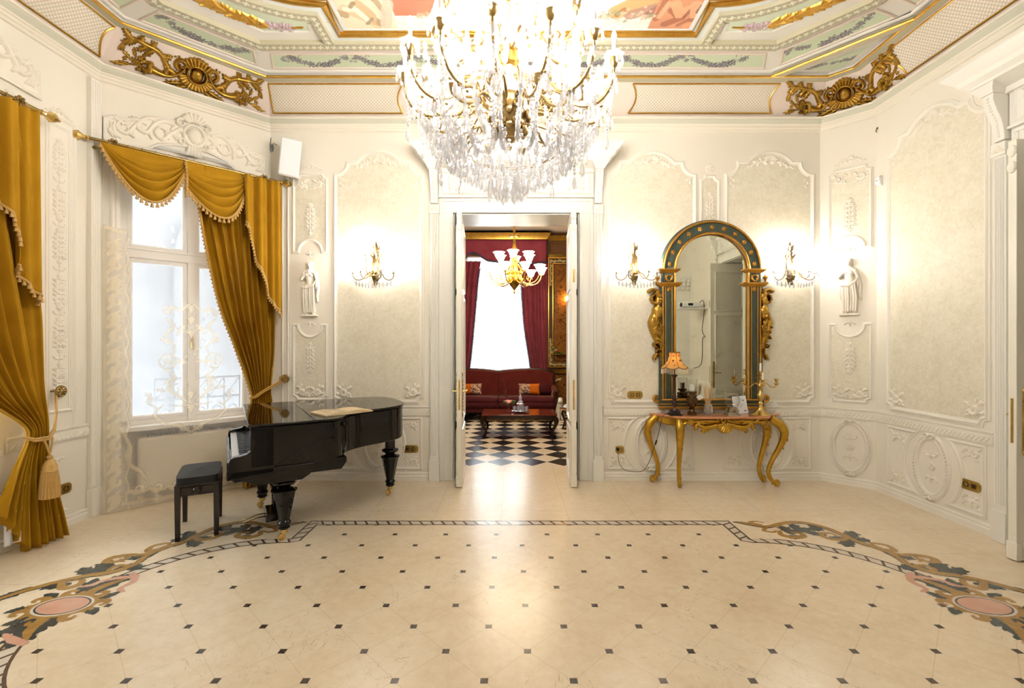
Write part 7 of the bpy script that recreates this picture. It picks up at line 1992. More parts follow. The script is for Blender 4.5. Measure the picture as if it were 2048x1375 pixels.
# loudspeaker in the corner above the drape
b = MB(); b.tube([(0, 0, 0), (0, -.04, .02), (.02, -.06, .10)], .006, 6); b.ball((.0, -.01, 0), (.02, .01, .05), 8, 6); b.tube([(.0, 0, .04), (.03, -.02, .05), (.07, -.01, .03)], .004, 5)
SM = at(FB, bx(597), -.20, bz(330)) @ Matrix.Rotation(math.radians(22), 4, 'Z') @ Matrix.Rotation(math.radians(14), 4, 'X') @ Matrix.Rotation(math.radians(6), 4, 'Y')
t = thing('loudspeaker', 'white box loudspeaker tilted down in the corner above the drape', 'speaker', M=SM)
bm = MB(); bm.box(-.105, .105, -.10, .09, -.20, .20); bm.build('cabinet', M_WPLAS, t, bevel=.012)
bm = MB(); bm.box(-.095, .095, -.108, -.099, -.19, .19); bm.build('grille', pmat('white speaker cloth', srgb(236, 238, 242), .8, bump=(300, .4, .002)), t, bevel=.006)
bm = MB(); bm.tube([(0, .09, 0), (0, .14, .03), (-.02, .20, .05)], .014, 8); bm.box(-.05, .05, .085, .10, -.06, .06); bm.build('bracket', M_WPLAS, t)
o = b.build('wire_tuft', M_IRON, M=at(FB, .02, -.004, bz(297))); tag(o, 'loose tuft of thin wires in the corner beside the white loudspeaker', 'wire')

# ------------------------------------------------------------------ side of the room seen only in the mirror
t = thing('chimneypiece', 'white column with a carved capital on a pedestal, seen in the mirror', 'column', (3.72, .17, 0))
b = MB(); b.taper([(-.33, .28, -.33, .33, 0), (-.33, .28, -.33, .33, .9), (-.36, .28, -.36, .36, .93), (-.42, .28, -.42, .42, 1.0), (-.42, .28, -.42, .42, 1.05)]); b.build('pedestal', M_WHITE, t)
b = MB(); b.taper([(-.27, .28, -.27, .27, 1.05), (-.27, .28, -.27, .27, 1.12), (-.24, .28, -.24, .24, 1.15), (-.24, .28, -.24, .24, 2.75)])
for k in range(6):
    b.mould([(-.20 + .08 * k, 1.2), (-.20 + .08 * k, 2.7)], [(-.02, .24), (0, .26), (.02, .24)], False)
b.build('shaft', M_WHITE, t)
b = MB(); b.taper([(-.25, .28, -.25, .25, 2.75), (-.25, .28, -.25, .25, 2.78), (-.24, .28, -.24, .24, 2.80), (-.27, .28, -.27, .27, 2.98), (-.34, .28, -.34, .34, 3.06), (-.34, .28, -.34, .34, 3.12)])
for i in range(5):
    for z, r in ((2.84, .04), (2.94, .05), (3.03, .055)): b.ball((-.26 - .2 * (z - 2.84), -.24 + .12 * i, z), (.035, r, r), 7, 6); b.ball((-.24 + .12 * i, .26 + .2 * (z - 2.84), z), (r, .035, r), 7, 6)
b.build('capital', M_WHITE, t)
t = thing('candlestick', 'group of four crimson candles on the white pedestal, seen in the mirror', 'candles', (3.52, .34, 1.051))
b = MB(); b.lathe([(.09, 0), (.08, .02), (.02, .05), (.02, .36), (.10, .40), (.10, .42)], 16); b.build('stand', M_WHITE, t)
for k in range(4):
    b = MB(); b.lathe([(.012, .42), (.010, .72), (.004, .73)], 10, (.05 * math.cos(k * 1.6), .09 * math.sin(k * 1.6), 0)); b.build('candle', pmat('crimson wax', srgb(176, 36, 70), .4), t)
t = thing('projector', 'white projector on a small wall shelf, seen in the mirror', 'projector', (3.72, 1.18, 2.34))
b = MB(); b.box(-.20, .14, -.15, .15, .02, .13); b.build('housing', M_WPLAS, t, bevel=.015)
b = MB(); b.T = Matrix.Translation((-.202, .06, .075)) @ Matrix.Rotation(-PI / 2, 4, 'Y'); b.lathe([(.045, 0), (.045, .02), (.03, .022), (.03, .01)], 16); b.build('lens', M_PLASTIC, t)
b = MB(); b.box(-.1, .0, .149, .152, .05, .10); b.build('vent', M_PLASTIC, t)
o = MB().box(3.42, 3.998, .98, 1.42, 2.32, 2.34).build('wall_shelf', M_WPLAS); tag(o, 'small white wall shelf under the projector, seen in the mirror', 'shelf')
b = MB(); b.tube([tuple(p) for p in smoothpath([(3.86, 1.2, 2.40), (3.95, 1.25, 2.5), (3.97, 1.28, 2.3), (3.96, 1.20, 1.9), (3.96, 1.33, 1.75), (3.96, 1.22, 1.7), (3.96, 1.16, 1.2), (3.9, .9, 1.08)], 8)], .007, 6)
o = b.build('projector_cable', M_PLASTIC); tag(o, 'black cable looping down from the projector shelf, seen in the mirror', 'cable')
# ------------------------------------------------------------------ the red salon beyond the doorway
ZBW = 10.6                                     # its far wall
KB = ZBW / FPX
def sx(px, d=0.0): return (px - CXP) * (ZBW - d) / FPX
def sz(py, d=0.0): return EYE - (py - CYP) * (ZBW - d) / FPX
b = MB(); b.box(-3.2, 3.4, 6.11, 10.9, -.1, 0); struct(b.build('floor_salon', M_FLOORC, smooth=0))
M_PLAIN = pmat('pale pink salon ceiling', srgb(232, 214, 200), .6)
struct(MB().box(-3.2, 3.4, 6.03, 10.9, 4.14, 4.3).build('ceiling_salon', M_PLAIN, smooth=0))
M_WOODW = pmat('walnut panelling', srgb(112, 72, 32), .3, noise=(6, .6), col2=srgb(84, 50, 20))
def burl():
    m, nt, out = nt_new('burl walnut veneer')
    p = N(nt, 'ShaderNodeBsdfPrincipled'); setin(p, Roughness=.22)
    tc = N(nt, 'ShaderNodeTexCoord'); n = N(nt, 'ShaderNodeTexNoise'); setin(n, Scale=7.0, Detail=9.0, Roughness=.65, Distortion=3.5); nt.links.new(tc.outputs['Object'], n.inputs['Vector'])
    nt.links.new(ramp(nt, n.outputs[0], [(.35, srgb(60, 34, 12)), (.48, srgb(122, 76, 28)), (.56, srgb(152, 98, 40)), (.68, srgb(90, 52, 20))]), p.inputs['Base Color']); nt.links.new(p.outputs[0], out.inputs[0]); return m
M_BURL = burl()
WX0, WX1 = sx(930), sx(1070)                   # window of the salon
b = MB(); b.box(-3.2, WX0, ZBW, ZBW + .3, 0, 4.2); b.box(WX1, 3.4, ZBW, ZBW + .3, 0, 4.2); b.box(WX0, WX1, ZBW, ZBW + .3, 3.6, 4.2); b.box(WX0, WX1, ZBW, ZBW + .3, 0, .85)
struct(b.build('wall_salon_far', M_WOODW, smooth=0))
struct(MB().box(-3.2, -3.0, 6.03, 10.9, 0, 4.2).build('wall_salon_left', M_WOODW, smooth=0)); struct(MB().box(3.2, 3.4, 6.03, 10.9, 0, 4.2).build('wall_salon_right', M_WOODW, smooth=0))
b = MB(); b.box(-3.2, DX0 , 5.99, 6.03, 0, 4.2); b.box(DX1, 3.4, 5.99, 6.03, 0, 4.2); b.box(DX0, DX1, 5.99, 6.03, DTOP, 4.2); struct(b.build('wall_salon_near', M_WALL, smooth=0))
make_window('window_3', Matrix.Translation((0, ZBW, 0)), WX0, WX1, .85, 3.6, (WX0 + WX1) / 2, 2.7, .15)
# right-hand wall panel: gilt frame with pearl scrolls, burl field
FW = Matrix.Translation((0, ZBW - .001, 0))
t = thing('wood_panel', 'burl walnut wall panel in a gilt scroll frame right of the red curtain', 'wall panel', M=FW)
x0, x1, z0, z1 = sx(1097), sx(1200), sz(733), sz(516)
b = MB(); b.box(x0, x1, -.02, 0, z0, z1); b.build('frame_ground', pmat('dark frame paint', srgb(70, 46, 22), .4), t)
b = MB(); b.box(sx(1108), sx(1188), -.03, -.015, sz(722), sz(530)); b.build('burl_field', M_BURL, t)
def rect(a, c, d, e): return [(a, d), (c, d), (c, e), (a, e)]
for nm, q, w in (('outer_moulding', rect(x0, x1, z0, z1), .022), ('inner_moulding', rect(sx(1105.5), sx(1190), sz(724.5), sz(527.5)), .018), ('fillet', rect(sx(1111), sx(1186), sz(718), sz(533)), .007)):
    b = MB(); b.mould(q, [(-w, .018), (-w * .5, .045), (w * .3, .05), (w, .022)], True); b.build(nm, M_GILD2, t)
S = []
for k in range(16):
    for zz in (sz(522), sz(728.5)):
        xx = sx(1101) + .10 * k; S += [stroke(spi(xx, zz, .032, .012, 180 * (k % 2), 180 * (k % 2) + 300, 12), [.010, .007], .018), blob(xx + .05, zz, .014, .02)]
for k in range(7):
    for zc_, sg in ((sz(524) - .085 * k, 1), (sz(726) + .085 * k, 1)):
        S += [stroke(spi(sx(1101), zc_, .030, .012, 90 + 180 * (k % 2), 390 + 180 * (k % 2), 12), [.010, .007], .018), blob(sx(1101), zc_ + .045, .013, .02)]
o = place(relief(S, 'pearl_scroll', pmat('pale gilt scrolls', srgb(206, 184, 130), .4), .008), 'pearl_scroll', t); o.location = (0, -.02, 0)
t2_ = thing('wood_panel', 'plain walnut frieze panel with a thin gilt line above the burl panel', 'wall panel', M=FW)
b = MB(); b.box(sx(1097), sx(1200), -.015, 0, sz(508), sz(482)); b.build('board', M_WOODW, t2_)
b = MB(); b.mould(rect(sx(1100), sx(1198), sz(504), sz(488)), [(-.008, .014), (0, .022), (.008, .014)], True); b.build('gilt_line', M_GILD2, t2_)
t3 = thing('wood_panel', 'lower burl panel with pale carved corner sprays beside the red sofa', 'wall panel', M=FW)
b = MB(); b.box(sx(1100), sx(1200), -.012, 0, .15, sz(748)); b.build('burl_field', M_BURL, t3)
S = []
for s, zz in ((1, sz(758)),): S += [stroke(bez((sx(1106), zz - .16), (sx(1108), zz - .02), (sx(1116), zz + .0), (sx(1124), zz + .03), 14), [.008, .016, .006], .016)] + leaf(sx(1108), zz - .06, 100, .10, .018, 20, .016, 2) + leaf(sx(1114), zz - .01, -10, .10, .016, 20, .016, 2) + leaf(sx(1106), zz - .14, 200, .06, .014, 0, .016, 1)
place(relief(S, 'carved_spray', pmat('pale wood carving', srgb(196, 172, 128), .5), .007), 'carved_spray', t3).location = (0, -.012, 0)
b = MB(); b.taper([(sx(1096), 3.2, -.05, 0, sz(746)), (sx(1096), 3.2, -.09, 0, sz(738))]); b.taper([(sx(1097), 3.2, -.03, 0, sz(516)), (sx(1097), 3.2, -.06, 0, sz(509))]); struct(b.build('trim_13', M_GILD, M=FW))
b = MB(); b.taper([(sx(1096), 3.2, -.04, 0, sz(482)), (sx(1096), 3.2, -.13, 0, sz(473))]); struct(b.build('trim_14', M_GILD, M=FW))
# gilt pelmet with the purple red valance and curtains
b = MB(); b.taper([(-1.9, sx(1094, .3), -.30, 0, sz(478, .3)), (-1.92, sx(1096, .3), -.32, 0, sz(474, .3)), (-1.95, sx(1099, .3), -.35, 0, sz(470, .3)), (-1.97, sx(1101, .3), -.38, 0, sz(466.5, .3))])
o = b.build('pelmet', M_GILD2, M=FW); tag(o, 'gilded cornice pelmet above the dark red window drapery', 'pelmet')
M_RED = velvet('wine red velvet', srgb(122, 46, 62), srgb(136, 58, 72))
M_REDT = pmat('dark blue bead fringe', srgb(50, 40, 64), .6)
d = .27
va2 = thing('valance', 'wine red scalloped valance under the gilded pelmet of the far salon', 'valance', M=FW)
def vz(x): # scalloped lower edge, x world
    px = CXP + x * FPX / (ZBW - d); return sz(np.interp(px, [905, 925, 938, 950, 962, 975, 1000, 1024, 1050, 1075, 1094], [540, 524, 507, 505, 512, 521, 524, 524, 528, 526, 523]), d)
def fnv(u, v):
    x = -1.86 + (sx(1093, d) + 1.86) * u; zt = sz(478, .3); return (x, -d - .008 * math.sin(x * 30) * v, zt + (vz(x) - zt) * v)
b = MB(); b.grid(fnv, 90, 8); o = b.build('valance_cloth', M_RED, va2, solid=.01)
b = MB(); b.tube([fnv(u, 1) for u in np.linspace(0, 1, 90)], .022, 6); b.build('fringe', M_REDT, o)
for (L, R, lab, side) in (([(0, sx(905, .2)), (3.5, sx(905, .2))], [(0, sx(922, .2)), (.9, sx(930, .2)), (sz(740, .2), sx(937, .2)), (sz(650, .2), sx(947, .2)), (sz(560, .2), sx(955, .2)), (3.5, sx(962, .2))], 'wine red curtain left of the white salon window, beaded edge', 1),
                          ([(0, sx(1070, .2)), (sz(740, .2), sx(1061, .2)), (sz(650, .2), sx(1048, .2)), (sz(560, .2), sx(1041, .2)), (3.5, sx(1030, .2))], [(0, sx(1094, .2)), (3.5, sx(1094, .2))], 'wine red curtain right of the white salon window, beside the burl panel', 0)):
    c = thing('curtain', lab, 'curtain', M=FW)
    o, fc = drape(lambda z: crom(L, z), lambda z: crom(R, z), 3.45, .02, -.19, 6 if side == 0 else 5, .025, 'drape', c, M_RED, 80, 40)
    b = MB(); b.tube([fc(1.0 if side else 0.0, v) for v in np.linspace(.05, .98, 60)], .014, 5)
    for v in np.linspace(.05, .98, 90): p = fc(1.0 if side else 0.0, v); b.ball((p[0] + (.02 if side else -.02), p[1], p[2]), .016, 5, 4)
    b.build('bead_edge', M_REDT, o)
M_SHEER2 = sheermat('plain sheer', .68, (.95, .95, .95), .6)
c = thing('sheer_curtain', 'plain white pleated sheer over the bright salon window', 'curtain', M=FW)
b = MB(); b.grid(lambda u, v: (sx(925) + (sx(1075) - sx(925)) * u, -.10 - .022 * math.sin(u * 150) - .008 * math.sin(u * 61), .05 + 3.5 * v), 200, 6); o = b.build('sheer', M_SHEER2, c, smooth=70)
ca = o.data.color_attributes.new('Col', 'FLOAT_COLOR', 'POINT'); ca.data.foreach_set('color', np.tile(np.array([0, 0, 0, 1], np.float32), len(o.data.vertices)))

# sofa
M_SOFA = velvet('dark red sofa velvet', srgb(96, 34, 28), srgb(112, 42, 34))
M_SOFAS = velvet('maroon seat velvet', srgb(70, 22, 28), srgb(84, 28, 32))
M_DWOOD = pmat('dark carved wood', (.035, .015, .008), .3)
SXC = sx(996, .9)
sf = thing('sofa', 'dark red velvet sofa with a double humped wooden back rail', 'sofa', (SXC, 9.66, 0))
hw = 1.25
def backtop(x): return .975 + .055 * abs(math.sin(PI * x / hw)) ** .8 - (.0 if abs(x) < 1.05 else (abs(x) - 1.05) * .35)
b = MB()
xs = np.linspace(-hw + .02, hw - .02, 41)
P = [(x, backtop(x)) for x in xs]
b.prism([(xs[0], .30)] + [(xs[-1], .30)] + P[::-1], .60, .74, 'y'); b.build('back', M_SOFA, sf, bevel=.02)
b = MB(); b.tube([(x, .67, z + .012) for x, z in P], .026, 8); b.ball((0, .66, backtop(0) + .01), .035, 8, 6); b.build('back_rail', M_DWOOD, sf)
b = MB(); b.tube([(0, .598, .48), (0, .594, backtop(0) - .02)], .008, 6); b.build('back_seam', M_SOFAS, sf)
for s in (-1, 1):
    b = MB(); b.grid(lambda u, v: (s * (.012 + (hw - .09) * u), .0 + .62 * v, .47 + .035 * math.sin(PI * u) * math.sin(PI * min(1, v * 1.2 + .1)) - .10 * max(0, 1 - v * 9) ** 2), 24, 24)
    b.grid(lambda u, v: (s * (.012 + (hw - .09) * u), -.0 - .012 * math.sin(PI * v), .28 + .095 * v + .0 * u), 20, 6)
    b.build('seat_cushion', M_SOFAS, sf, smooth=80, solid=.02)
    b = MB(); xo = s * (hw - .05); b.box(*sorted((xo - .05, xo + .05)), .06, .66, .22, .56); b.tube([(xo, .02, .57), (xo, .3, .60), (xo, .62, .66)], [.06, .055, .05], 10); b.build('arm', M_SOFA, sf, bevel=.02)
    b = MB(); b.tube([(xo, -.01, .30), (xo, -.015, .48), (xo, .0, .60), (xo, .04, .64)], [.035, .03, .04, .03], 8); b.tube([(xo, .62, .5), (xo + s * .02, .60, .85), (xo + s * .01, .64, 1.0)], .028, 8); b.build('arm_post', M_DWOOD, sf)
    for y in (.05, .68):
        b = MB(); b.lathe([(.02, 0), (.035, .05), (.025, .12), (.045, .20)], 10, (s * (hw - .08), y, 0)); b.build('leg', M_DWOOD, sf)
b = MB(); b.box(-hw + .03, hw - .03, .02, .70, .17, .30); b.box(-hw + .03, hw - .03, .0, .03, .17, .235); b.build('base', M_SOFAS, sf, bevel=.01)
M_ORG = velvet('orange velvet', srgb(206, 100, 16), srgb(216, 116, 26))
def florals(name, c0, cols):
    m, nt, out = nt_new(name); p = N(nt, 'ShaderNodeBsdfPrincipled'); setin(p, Roughness=.8); tc = N(nt, 'ShaderNodeTexCoord'); v = N(nt, 'ShaderNodeTexVoronoi'); setin(v, Scale=11.0); n = N(nt, 'ShaderNodeTexNoise'); setin(n, Scale=16.0, Detail=4.0, Distortion=2.0)
    nt.links.new(tc.outputs['Object'], v.inputs['Vector']); nt.links.new(tc.outputs['Object'], n.inputs['Vector'])
    nt.links.new(ramp(nt, n.outputs[0], [(.30, cols[0]), (.42, c0), (.52, cols[1]), (.60, cols[2]), (.72, cols[3])]), p.inputs['Base Color']); nt.links.new(p.outputs[0], out.inputs[0]); return m
M_FLOR = florals('floral weave', srgb(60, 66, 82), (srgb(36, 42, 60), srgb(206, 150, 110), srgb(226, 196, 160), srgb(180, 90, 60)))
def pillow(b, w, h, d, x0=-1, x1=1):
    def f(u, v, s):
        X = x0 + (x1 - x0) * u; Y = -1 + 2 * v
        e = max(0, (1 - abs(X) ** 3.5)) ** .6 * max(0, (1 - abs(Y) ** 3.5)) ** .6
        return (X * w / 2 * (1 - .05 * (1 - abs(Y)) * abs(X)), s * d / 2 * e, h / 2 + Y * h / 2 * (1 - .06 * (1 - abs(X))))
    for s in (-1, 1): b.grid(lambda u, v: f(u, v, s), 16, 14)
for px, a, c, lab in ((1059.5, 'floral_half', 'orange_half', 'oblong cushion with its floral half towards the sofa middle, at the visible sofa end'), (938.5, 'orange_half', 'floral_half', 'oblong cushion half orange half floral, partly hidden by the white door leaf')):
    x = sx(px, .85) if px > 1000 else sx(px, .85)
    t = thing('cushion', lab, 'cushion', M=Matrix.Translation((x, 9.66 + .43, .505)) @ Matrix.Rotation(math.radians(-14), 4, 'X'), group='cushions on the sofa')
    for nm, q0, q1 in ((a, -1, .05), (c, .05, 1)):
        b = MB(); pillow(b, .46, .24, .12, q0, q1); b.build(nm, M_ORG if 'orange' in nm else M_FLOR, t, smooth=80)
t = thing('cushion', 'dark maroon cushion at the end of the sofa behind the orange one', 'cushion', M=Matrix.Translation((sx(1092, .75), 9.66 + .50, .50)) @ Matrix.Rotation(math.radians(-16), 4, 'X') @ Matrix.Rotation(.3, 4, 'Z'), group='cushions on the sofa')
b = MB(); pillow(b, .36, .24, .13); b.build('cover', M_SOFAS, t, smooth=80)

# coffee table and what stands on it
tb = thing('coffee_table', 'low carved coffee table with a polished red brown top before the sofa', 'table', (.125, 8.30, 0))
M_MAHOG = pmat('polished mahogany', srgb(120, 52, 30), .08, noise=(5, .5), col2=srgb(90, 36, 20), coat=.5)
b = MB(); b.box(-.65, .65, -.36, .36, .372, .392); b.build('table_top', M_MAHOG, tb, bevel=.008)
b = MB(); b.box(-.60, .60, -.32, -.30, .28, .372); b.box(-.60, .60, .30, .32, .28, .372); b.box(-.61, -.59, -.31, .31, .28, .372); b.box(.59, .61, -.31, .31, .28, .372); b.build('apron', M_DWOOD, tb)
S = []
for s in (1, -1): S += [stroke(bez((0, .0), (s * .12, -.05), (s * .2, .03), (s * .32, -.02), 14), [.016, .014, .010], .014), stroke(bez((s * .30, -.02), (s * .40, .02), (s * .46, -.03), (s * .56, .0), 12), [.012, .012, .006], .014), stroke(spi(s * .06, -.01, .03, .01, 0, 330, 12), .008, .014)]
place(relief(S, 'apron_scroll', pmat('aged gilt wood', srgb(120, 92, 48), .35, .6), .006), 'apron_scroll', tb).location = (0, -.321, .30)
for sx_ in (-1, 1):
    for sy_ in (-1, 1):
        b = MB(); q = smoothpath([(0, .36, .045), (.05, .30, .046), (.045, .22, .034), (.0, .12, .024), (.0, .05, .022), (.03, .02, .028), (.03, .004, .02)], 5)
        b.tube([(sx_ * (.58 + p[0]), sy_ * (.29 + p[0]), p[1]) for p in q], [p[2] for p in q], 8); b.build('leg', M_DWOOD, tb)
TT = .392
t = thing('bud_vase', 'slim glass vase with a pink rose and one tall reed on the coffee table', 'vase', (sx(1016.7, 2.3), 8.25, TT))
b = MB(); b.lathe([(.03, 0), (.035, .01), (.010, .03), (.022, .06), (.028, .12), (.03, .14)], 14, caps=False); b.build('vase', M_CLEAR, t)
b = MB(); b.tube([(0, 0, .02), (.0, 0, .18)], .004, 6); b.tube([(0, 0, .1), (-.03, 0, .28), (-.09, 0, .62)], [.004, .003, .002], 5)
for k in range(8): b.ball((-.05 + .02 * math.sin(k * 2.2), .01 * math.cos(k), .26 + .02 * k), (.012, .008, .014), 6, 4)
b.build('stem', pmat('dry brown stem', srgb(110, 80, 50), .7), t)
b = MB()
for k in range(16):
    a = k * 2.4; r = .012 + .0028 * k; b.ball((r * math.cos(a), r * math.sin(a), .185 + .012 * math.cos(k)), (.026, .026, .022), 7, 5)
b.build('rose', pmat('pink petals', srgb(238, 170, 150), .6), t)
b = MB()
for x, z in ((-.07, .18), (.08, .16), (.10, .19), (-.04, .15)): b.ball((x, 0, z), (.04, .015, .022), 7, 5)
b.build('leaf', pmat('green leaves', srgb(80, 110, 50), .5), t)
dxp, dyp = sx(1041, 2.35), 8.27
t = thing('tray', 'round silver footed tray holding the decanter and tumblers', 'tray', (dxp, dyp, TT))
b = MB(); b.lathe([(.05, 0), (.03, .012), (.15, .022), (.165, .032), (.16, .034), (.02, .026)], 28); b.build('plate', pmat('silver', (.8, .8, .8), .15, 1.0), t)
t = thing('decanter', 'cut glass decanter with a ball stopper in the middle of the tray', 'decanter', (dxp, dyp, TT + .034))
b = MB(); b.lathe([(.06, 0), (.068, .02), (.066, .08), (.06, .10), (.07, .115), (.04, .135), (.03, .15), (.045, .16)], 12); b.build('bottle', M_CRYS, t, smooth=20)
b = MB(); b.lathe([(.02, .16), (.014, .175), (.026, .19), (.032, .21), (.026, .235), (.012, .25), (.020, .265), (.008, .28)], 12); b.build('stopper', M_CRYS, t, smooth=20)
g0 = None
for k, (a, where) in enumerate(((200, 'on the window side of the tray, left of the decanter'), (250, 'in front of the decanter, towards the vase'), (290, 'in front of the decanter, away from the vase'), (340, 'on the far end of the tray, right of the decanter'))):
    a = math.radians(a); p = Matrix.Translation((dxp + .115 * math.cos(a), dyp + .115 * math.sin(a), TT + .036))
    if g0 is None:
        g0 = thing('tumbler', 'cut glass tumbler ' + where, 'glass', M=p, group='tumblers round the decanter')
        b = MB(); b.lathe([(.028, 0), (.034, .07), (.031, .07), (.026, .008)], 10); b.build('glass', M_CRYS, g0, smooth=20)
    else: dup(g0, 'cut glass tumbler ' + where, None, p)
# porcelain animal and the side table at the door leaf
M_PORC = pmat('white porcelain', srgb(226, 220, 206), .2)
t = thing('porcelain_dog', 'seated white porcelain dog on the floor beside the sofa', 'statue', (sx(1120, .95), 9.62, 0))
me = bpy.data.meshes.new('body'); V_ = [(0, .10, .14), (0, .04, .26), (0, -.02, .36), (0, -.05, .43), (0, -.13, .42), (-.06, .10, .09), (-.07, -.02, .03), (.06, .10, .09), (.07, -.02, .03), (-.035, -.06, .22), (-.035, -.08, .03), (.035, -.06, .22), (.035, -.08, .03), (-.03, -.03, .50), (.03, -.03, .50)]
E_ = [(0, 1), (1, 2), (2, 3), (3, 4), (0, 5), (5, 6), (0, 7), (7, 8), (2, 9), (9, 10), (2, 11), (11, 12), (3, 13), (3, 14)]
R_ = [.09, .085, .07, .055, .03, .06, .03, .06, .03, .035, .028, .035, .028, .018, .018]
me.from_pydata(V_, E_, []); me.update(); me.materials.append(M_PORC)
o = place(me, 'body', t); sk = o.modifiers.new('Skin', 'SKIN')
for k, q in enumerate(R_): me.skin_vertices[0].data[k].radius = (q, q) if me.skin_vertices else None
o.modifiers.new('Sub', 'SUBSURF').levels = 2; o.modifiers['Sub'].render_levels = 2
b = MB(); b.lathe([(.15, 0), (.155, .015), (.14, .03)], 20); b.build('base', M_PORC, t)
t = thing('side_table', 'small gilt edged side table half hidden by the white door leaf', 'table', (sx(1144, 1.9), 8.75, 0))
b = MB(); b.lathe([(.20, .36), (.23, .37), (.235, .39), (.22, .40)], 28); b.build('table_top', M_MAHOG, t)
b = MB(); b.tube([(.235 * math.cos(a), .235 * math.sin(a), .385) for a in np.linspace(0, 2 * PI, 33)[:-1]], .008, 6, closed=True); b.build('gilt_rim', M_GILD2, t)
for k in range(3):
    a = 2 * PI * k / 3 + .6; b = MB(); b.tube([(q[0] * math.cos(a), q[0] * math.sin(a), q[1]) for q in ((.15, .36), (.19, .28), (.13, .14), (.17, .02), (.18, .0))], [.025, .025, .016, .018, .016], 8); b.build('leg', M_DWOOD, t)
t = thing('stacked_books', 'pale folded cloth lying on the half hidden side table', 'cloth', (sx(1144, 1.9), 8.75, .401))
b = MB(); b.box(-.15, .12, -.10, .10, 0, .03); b.build('cloth', M_LIN, t, bevel=.012); b = MB(); b.box(-.13, .10, -.08, .08, .031, .06); b.build('fold', M_LIN, t, bevel=.014)
t.name = 'folded_cloth'
# painted parrot group on a bracket, wall light
t = thing('parrot_figurine', 'small colourful parrot ornament low on the burl wall panel', 'figurine', (sx(1112, .06), ZBW - .075, sz(706)))
b = MB(); b.ball((0, 0, .05), (.075, .03, .055), 10, 7); b.ball((-.06, 0, .11), .038, 8, 6); b.tube([(.05, 0, .04), (.16, 0, .0)], [.03, .008], 6); b.build('body', pmat('parrot green', srgb(96, 120, 50), .4), t)
b = MB(); b.ball((.02, -.025, .055), (.05, .012, .03), 8, 5); b.ball((-.1, 0, .105), (.018, .01, .012), 6, 4); b.build('wing', pmat('parrot red', srgb(170, 50, 36), .4), t)
b = MB(); b.box(-.12, .2, -.06, .07, -.03, 0); b.build('ledge', M_GILD, t)
t = thing('salon_wall_light', 'glowing amber wall light on the burl panel beside the door leaf', 'wall lamp', (sx(1136, .1), ZBW - .03, sz(600)))
b = MB(); b.ball((0, -.08, .03), (.045, .045, .06), 10, 8); b.build('globe', emat('amber globe', (1, .62, .24), 60 * LAMP), t)
b = MB(); b.tube([(0, -.01, -.06), (0, -.08, -.08), (0, -.08, -.03)], .010, 8); b.ball((0, -.012, -.05), (.04, .012, .06), 8, 6); b.build('arm', M_GILD2, t)

# gilded salon chandelier with tulip glasses
sc = thing('salon_chandelier', 'gilded chandelier with two rings of glowing tulip glasses in the salon', 'chandelier', (sx(1028.7, 2.3), 8.3, 0))
kz = 8.3 / FPX
def z8(py): return EYE - (py - CYP) * kz
b = MB(); b.lathe([(.004, z8(588)), (.02, z8(584)), (.012, z8(580)), (.05, z8(574)), (.10, z8(566)), (.13, z8(556)), (.12, z8(548)), (.06, z8(538)), (.05, z8(528)), (.08, z8(522)), (.05, z8(512)), (.04, z8(505)), (.06, z8(500)), (.03, z8(492)), (.025, z8(482)), (.035, z8(478)), (.02, z8(476)), (.085, z8(474)), (.09, z8(472)), (.02, z8(469)), (.015, 4.10), (.06, 4.11), (.07, 4.139)], 20, rf=lambda a, z: 1 + .05 * math.cos(8 * a))
for k in range(18):
    a = 2 * PI * k / 9; z = z8(560) if k < 9 else z8(545); b.ball((.13 * math.cos(a + .2 * (k >= 9)), .13 * math.sin(a + .2 * (k >= 9)), z), (.03, .03, .045), 6, 5)
b.build('stem', M_GILD2, sc)
M_TULIP = emat('glowing tulip glass', (1, .84, .60), 26 * LAMP)
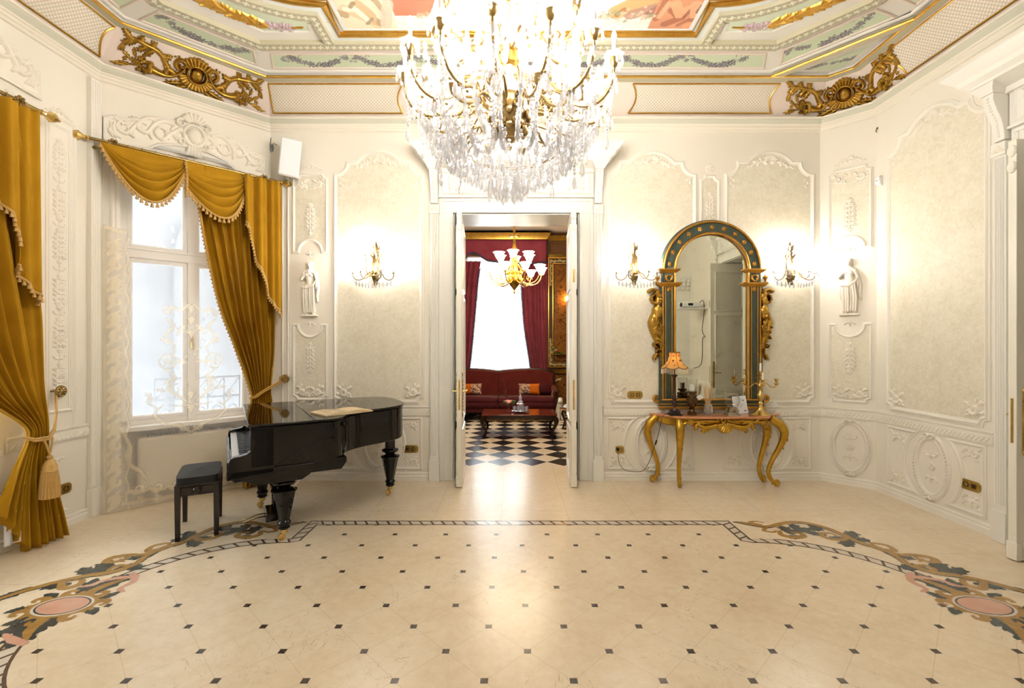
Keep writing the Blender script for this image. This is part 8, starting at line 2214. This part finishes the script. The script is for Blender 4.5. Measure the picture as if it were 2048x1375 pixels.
tb_ = MB(); tb_.lathe([(.012, 0), (.035, .012), (.050, .045), (.062, .085), (.082, .105), (.078, .108), (.055, .085), (.04, .04), (.01, .012)], 16, rf=lambda a, z: 1 + (.07 * math.cos(6 * a) if z > .08 else 0)); TUL = tb_.mesh('tulip_glass', M_TULIP, 60)
for n, R, z_, h0, off in ((9, .50, z8(548), z8(565), .2), (6, .30, z8(521), z8(536), .45)):
    for k in range(n):
        a = off + 2 * PI * k / n
        b = MB(); b.tube([(p[0] * math.cos(a), p[0] * math.sin(a), p[1]) for p in bez((.08, h0 + .06), (R * .5, h0 - .10), (R * .95, h0 - .06), (R, z_), 12)], [.014] * 6 + [.010] * 6, 7)
        b.lathe([(.006, -.02), (.03, -.006), (.012, .004)], 10, (R * math.cos(a), R * math.sin(a), z_))
        b.tube([(p[0] * math.cos(a), p[0] * math.sin(a), p[1]) for p in spi(R * .55, h0 + .06, .05, .015, 0, 330, 12)], .008, 5)
        o = b.build('arm', M_GILD2, sc)
        q = place(TUL, 'tulip_glass', o); q.scale = (1.2, 1.2, 1.2); q.location = (R * math.cos(a), R * math.sin(a), z_)
# ------------------------------------------------------------------ camera, world and render look
cam = bpy.data.cameras.new('camera'); co = bpy.data.objects.new('camera', cam); COL.objects.link(co)
co.location = (0, 0, EYE); co.rotation_euler = (PI / 2, 0, 0)
cam.sensor_width = 36; cam.sensor_fit = 'HORIZONTAL'; cam.lens = 36 * FPX / 2048; cam.clip_start = .02
SC.camera = co
w = bpy.data.worlds.new('daylight'); SC.world = w; w.use_nodes = True
bg = w.node_tree.nodes['Background']; bg.inputs[0].default_value = (.90, .95, 1.0, 1); bg.inputs[1].default_value = WORLD
vs = SC.view_settings
vs.view_transform = 'Standard'; vs.look = 'None'; vs.gamma = 1; vs.exposure = EXPO; vs.use_curve_mapping = False
SC.display_settings.display_device = 'sRGB'
cy = SC.cycles
cy.max_bounces = 7; cy.diffuse_bounces = 3; cy.use_light_tree = False; cy.glossy_bounces = 3; cy.transmission_bounces = 4; cy.transparent_max_bounces = 10
cy.sample_clamp_indirect = 6.0; cy.sample_clamp_direct = 0; cy.caustics_reflective = False; cy.caustics_refractive = False
cy.use_denoising = True; cy.use_adaptive_sampling = True; cy.adaptive_threshold = .05
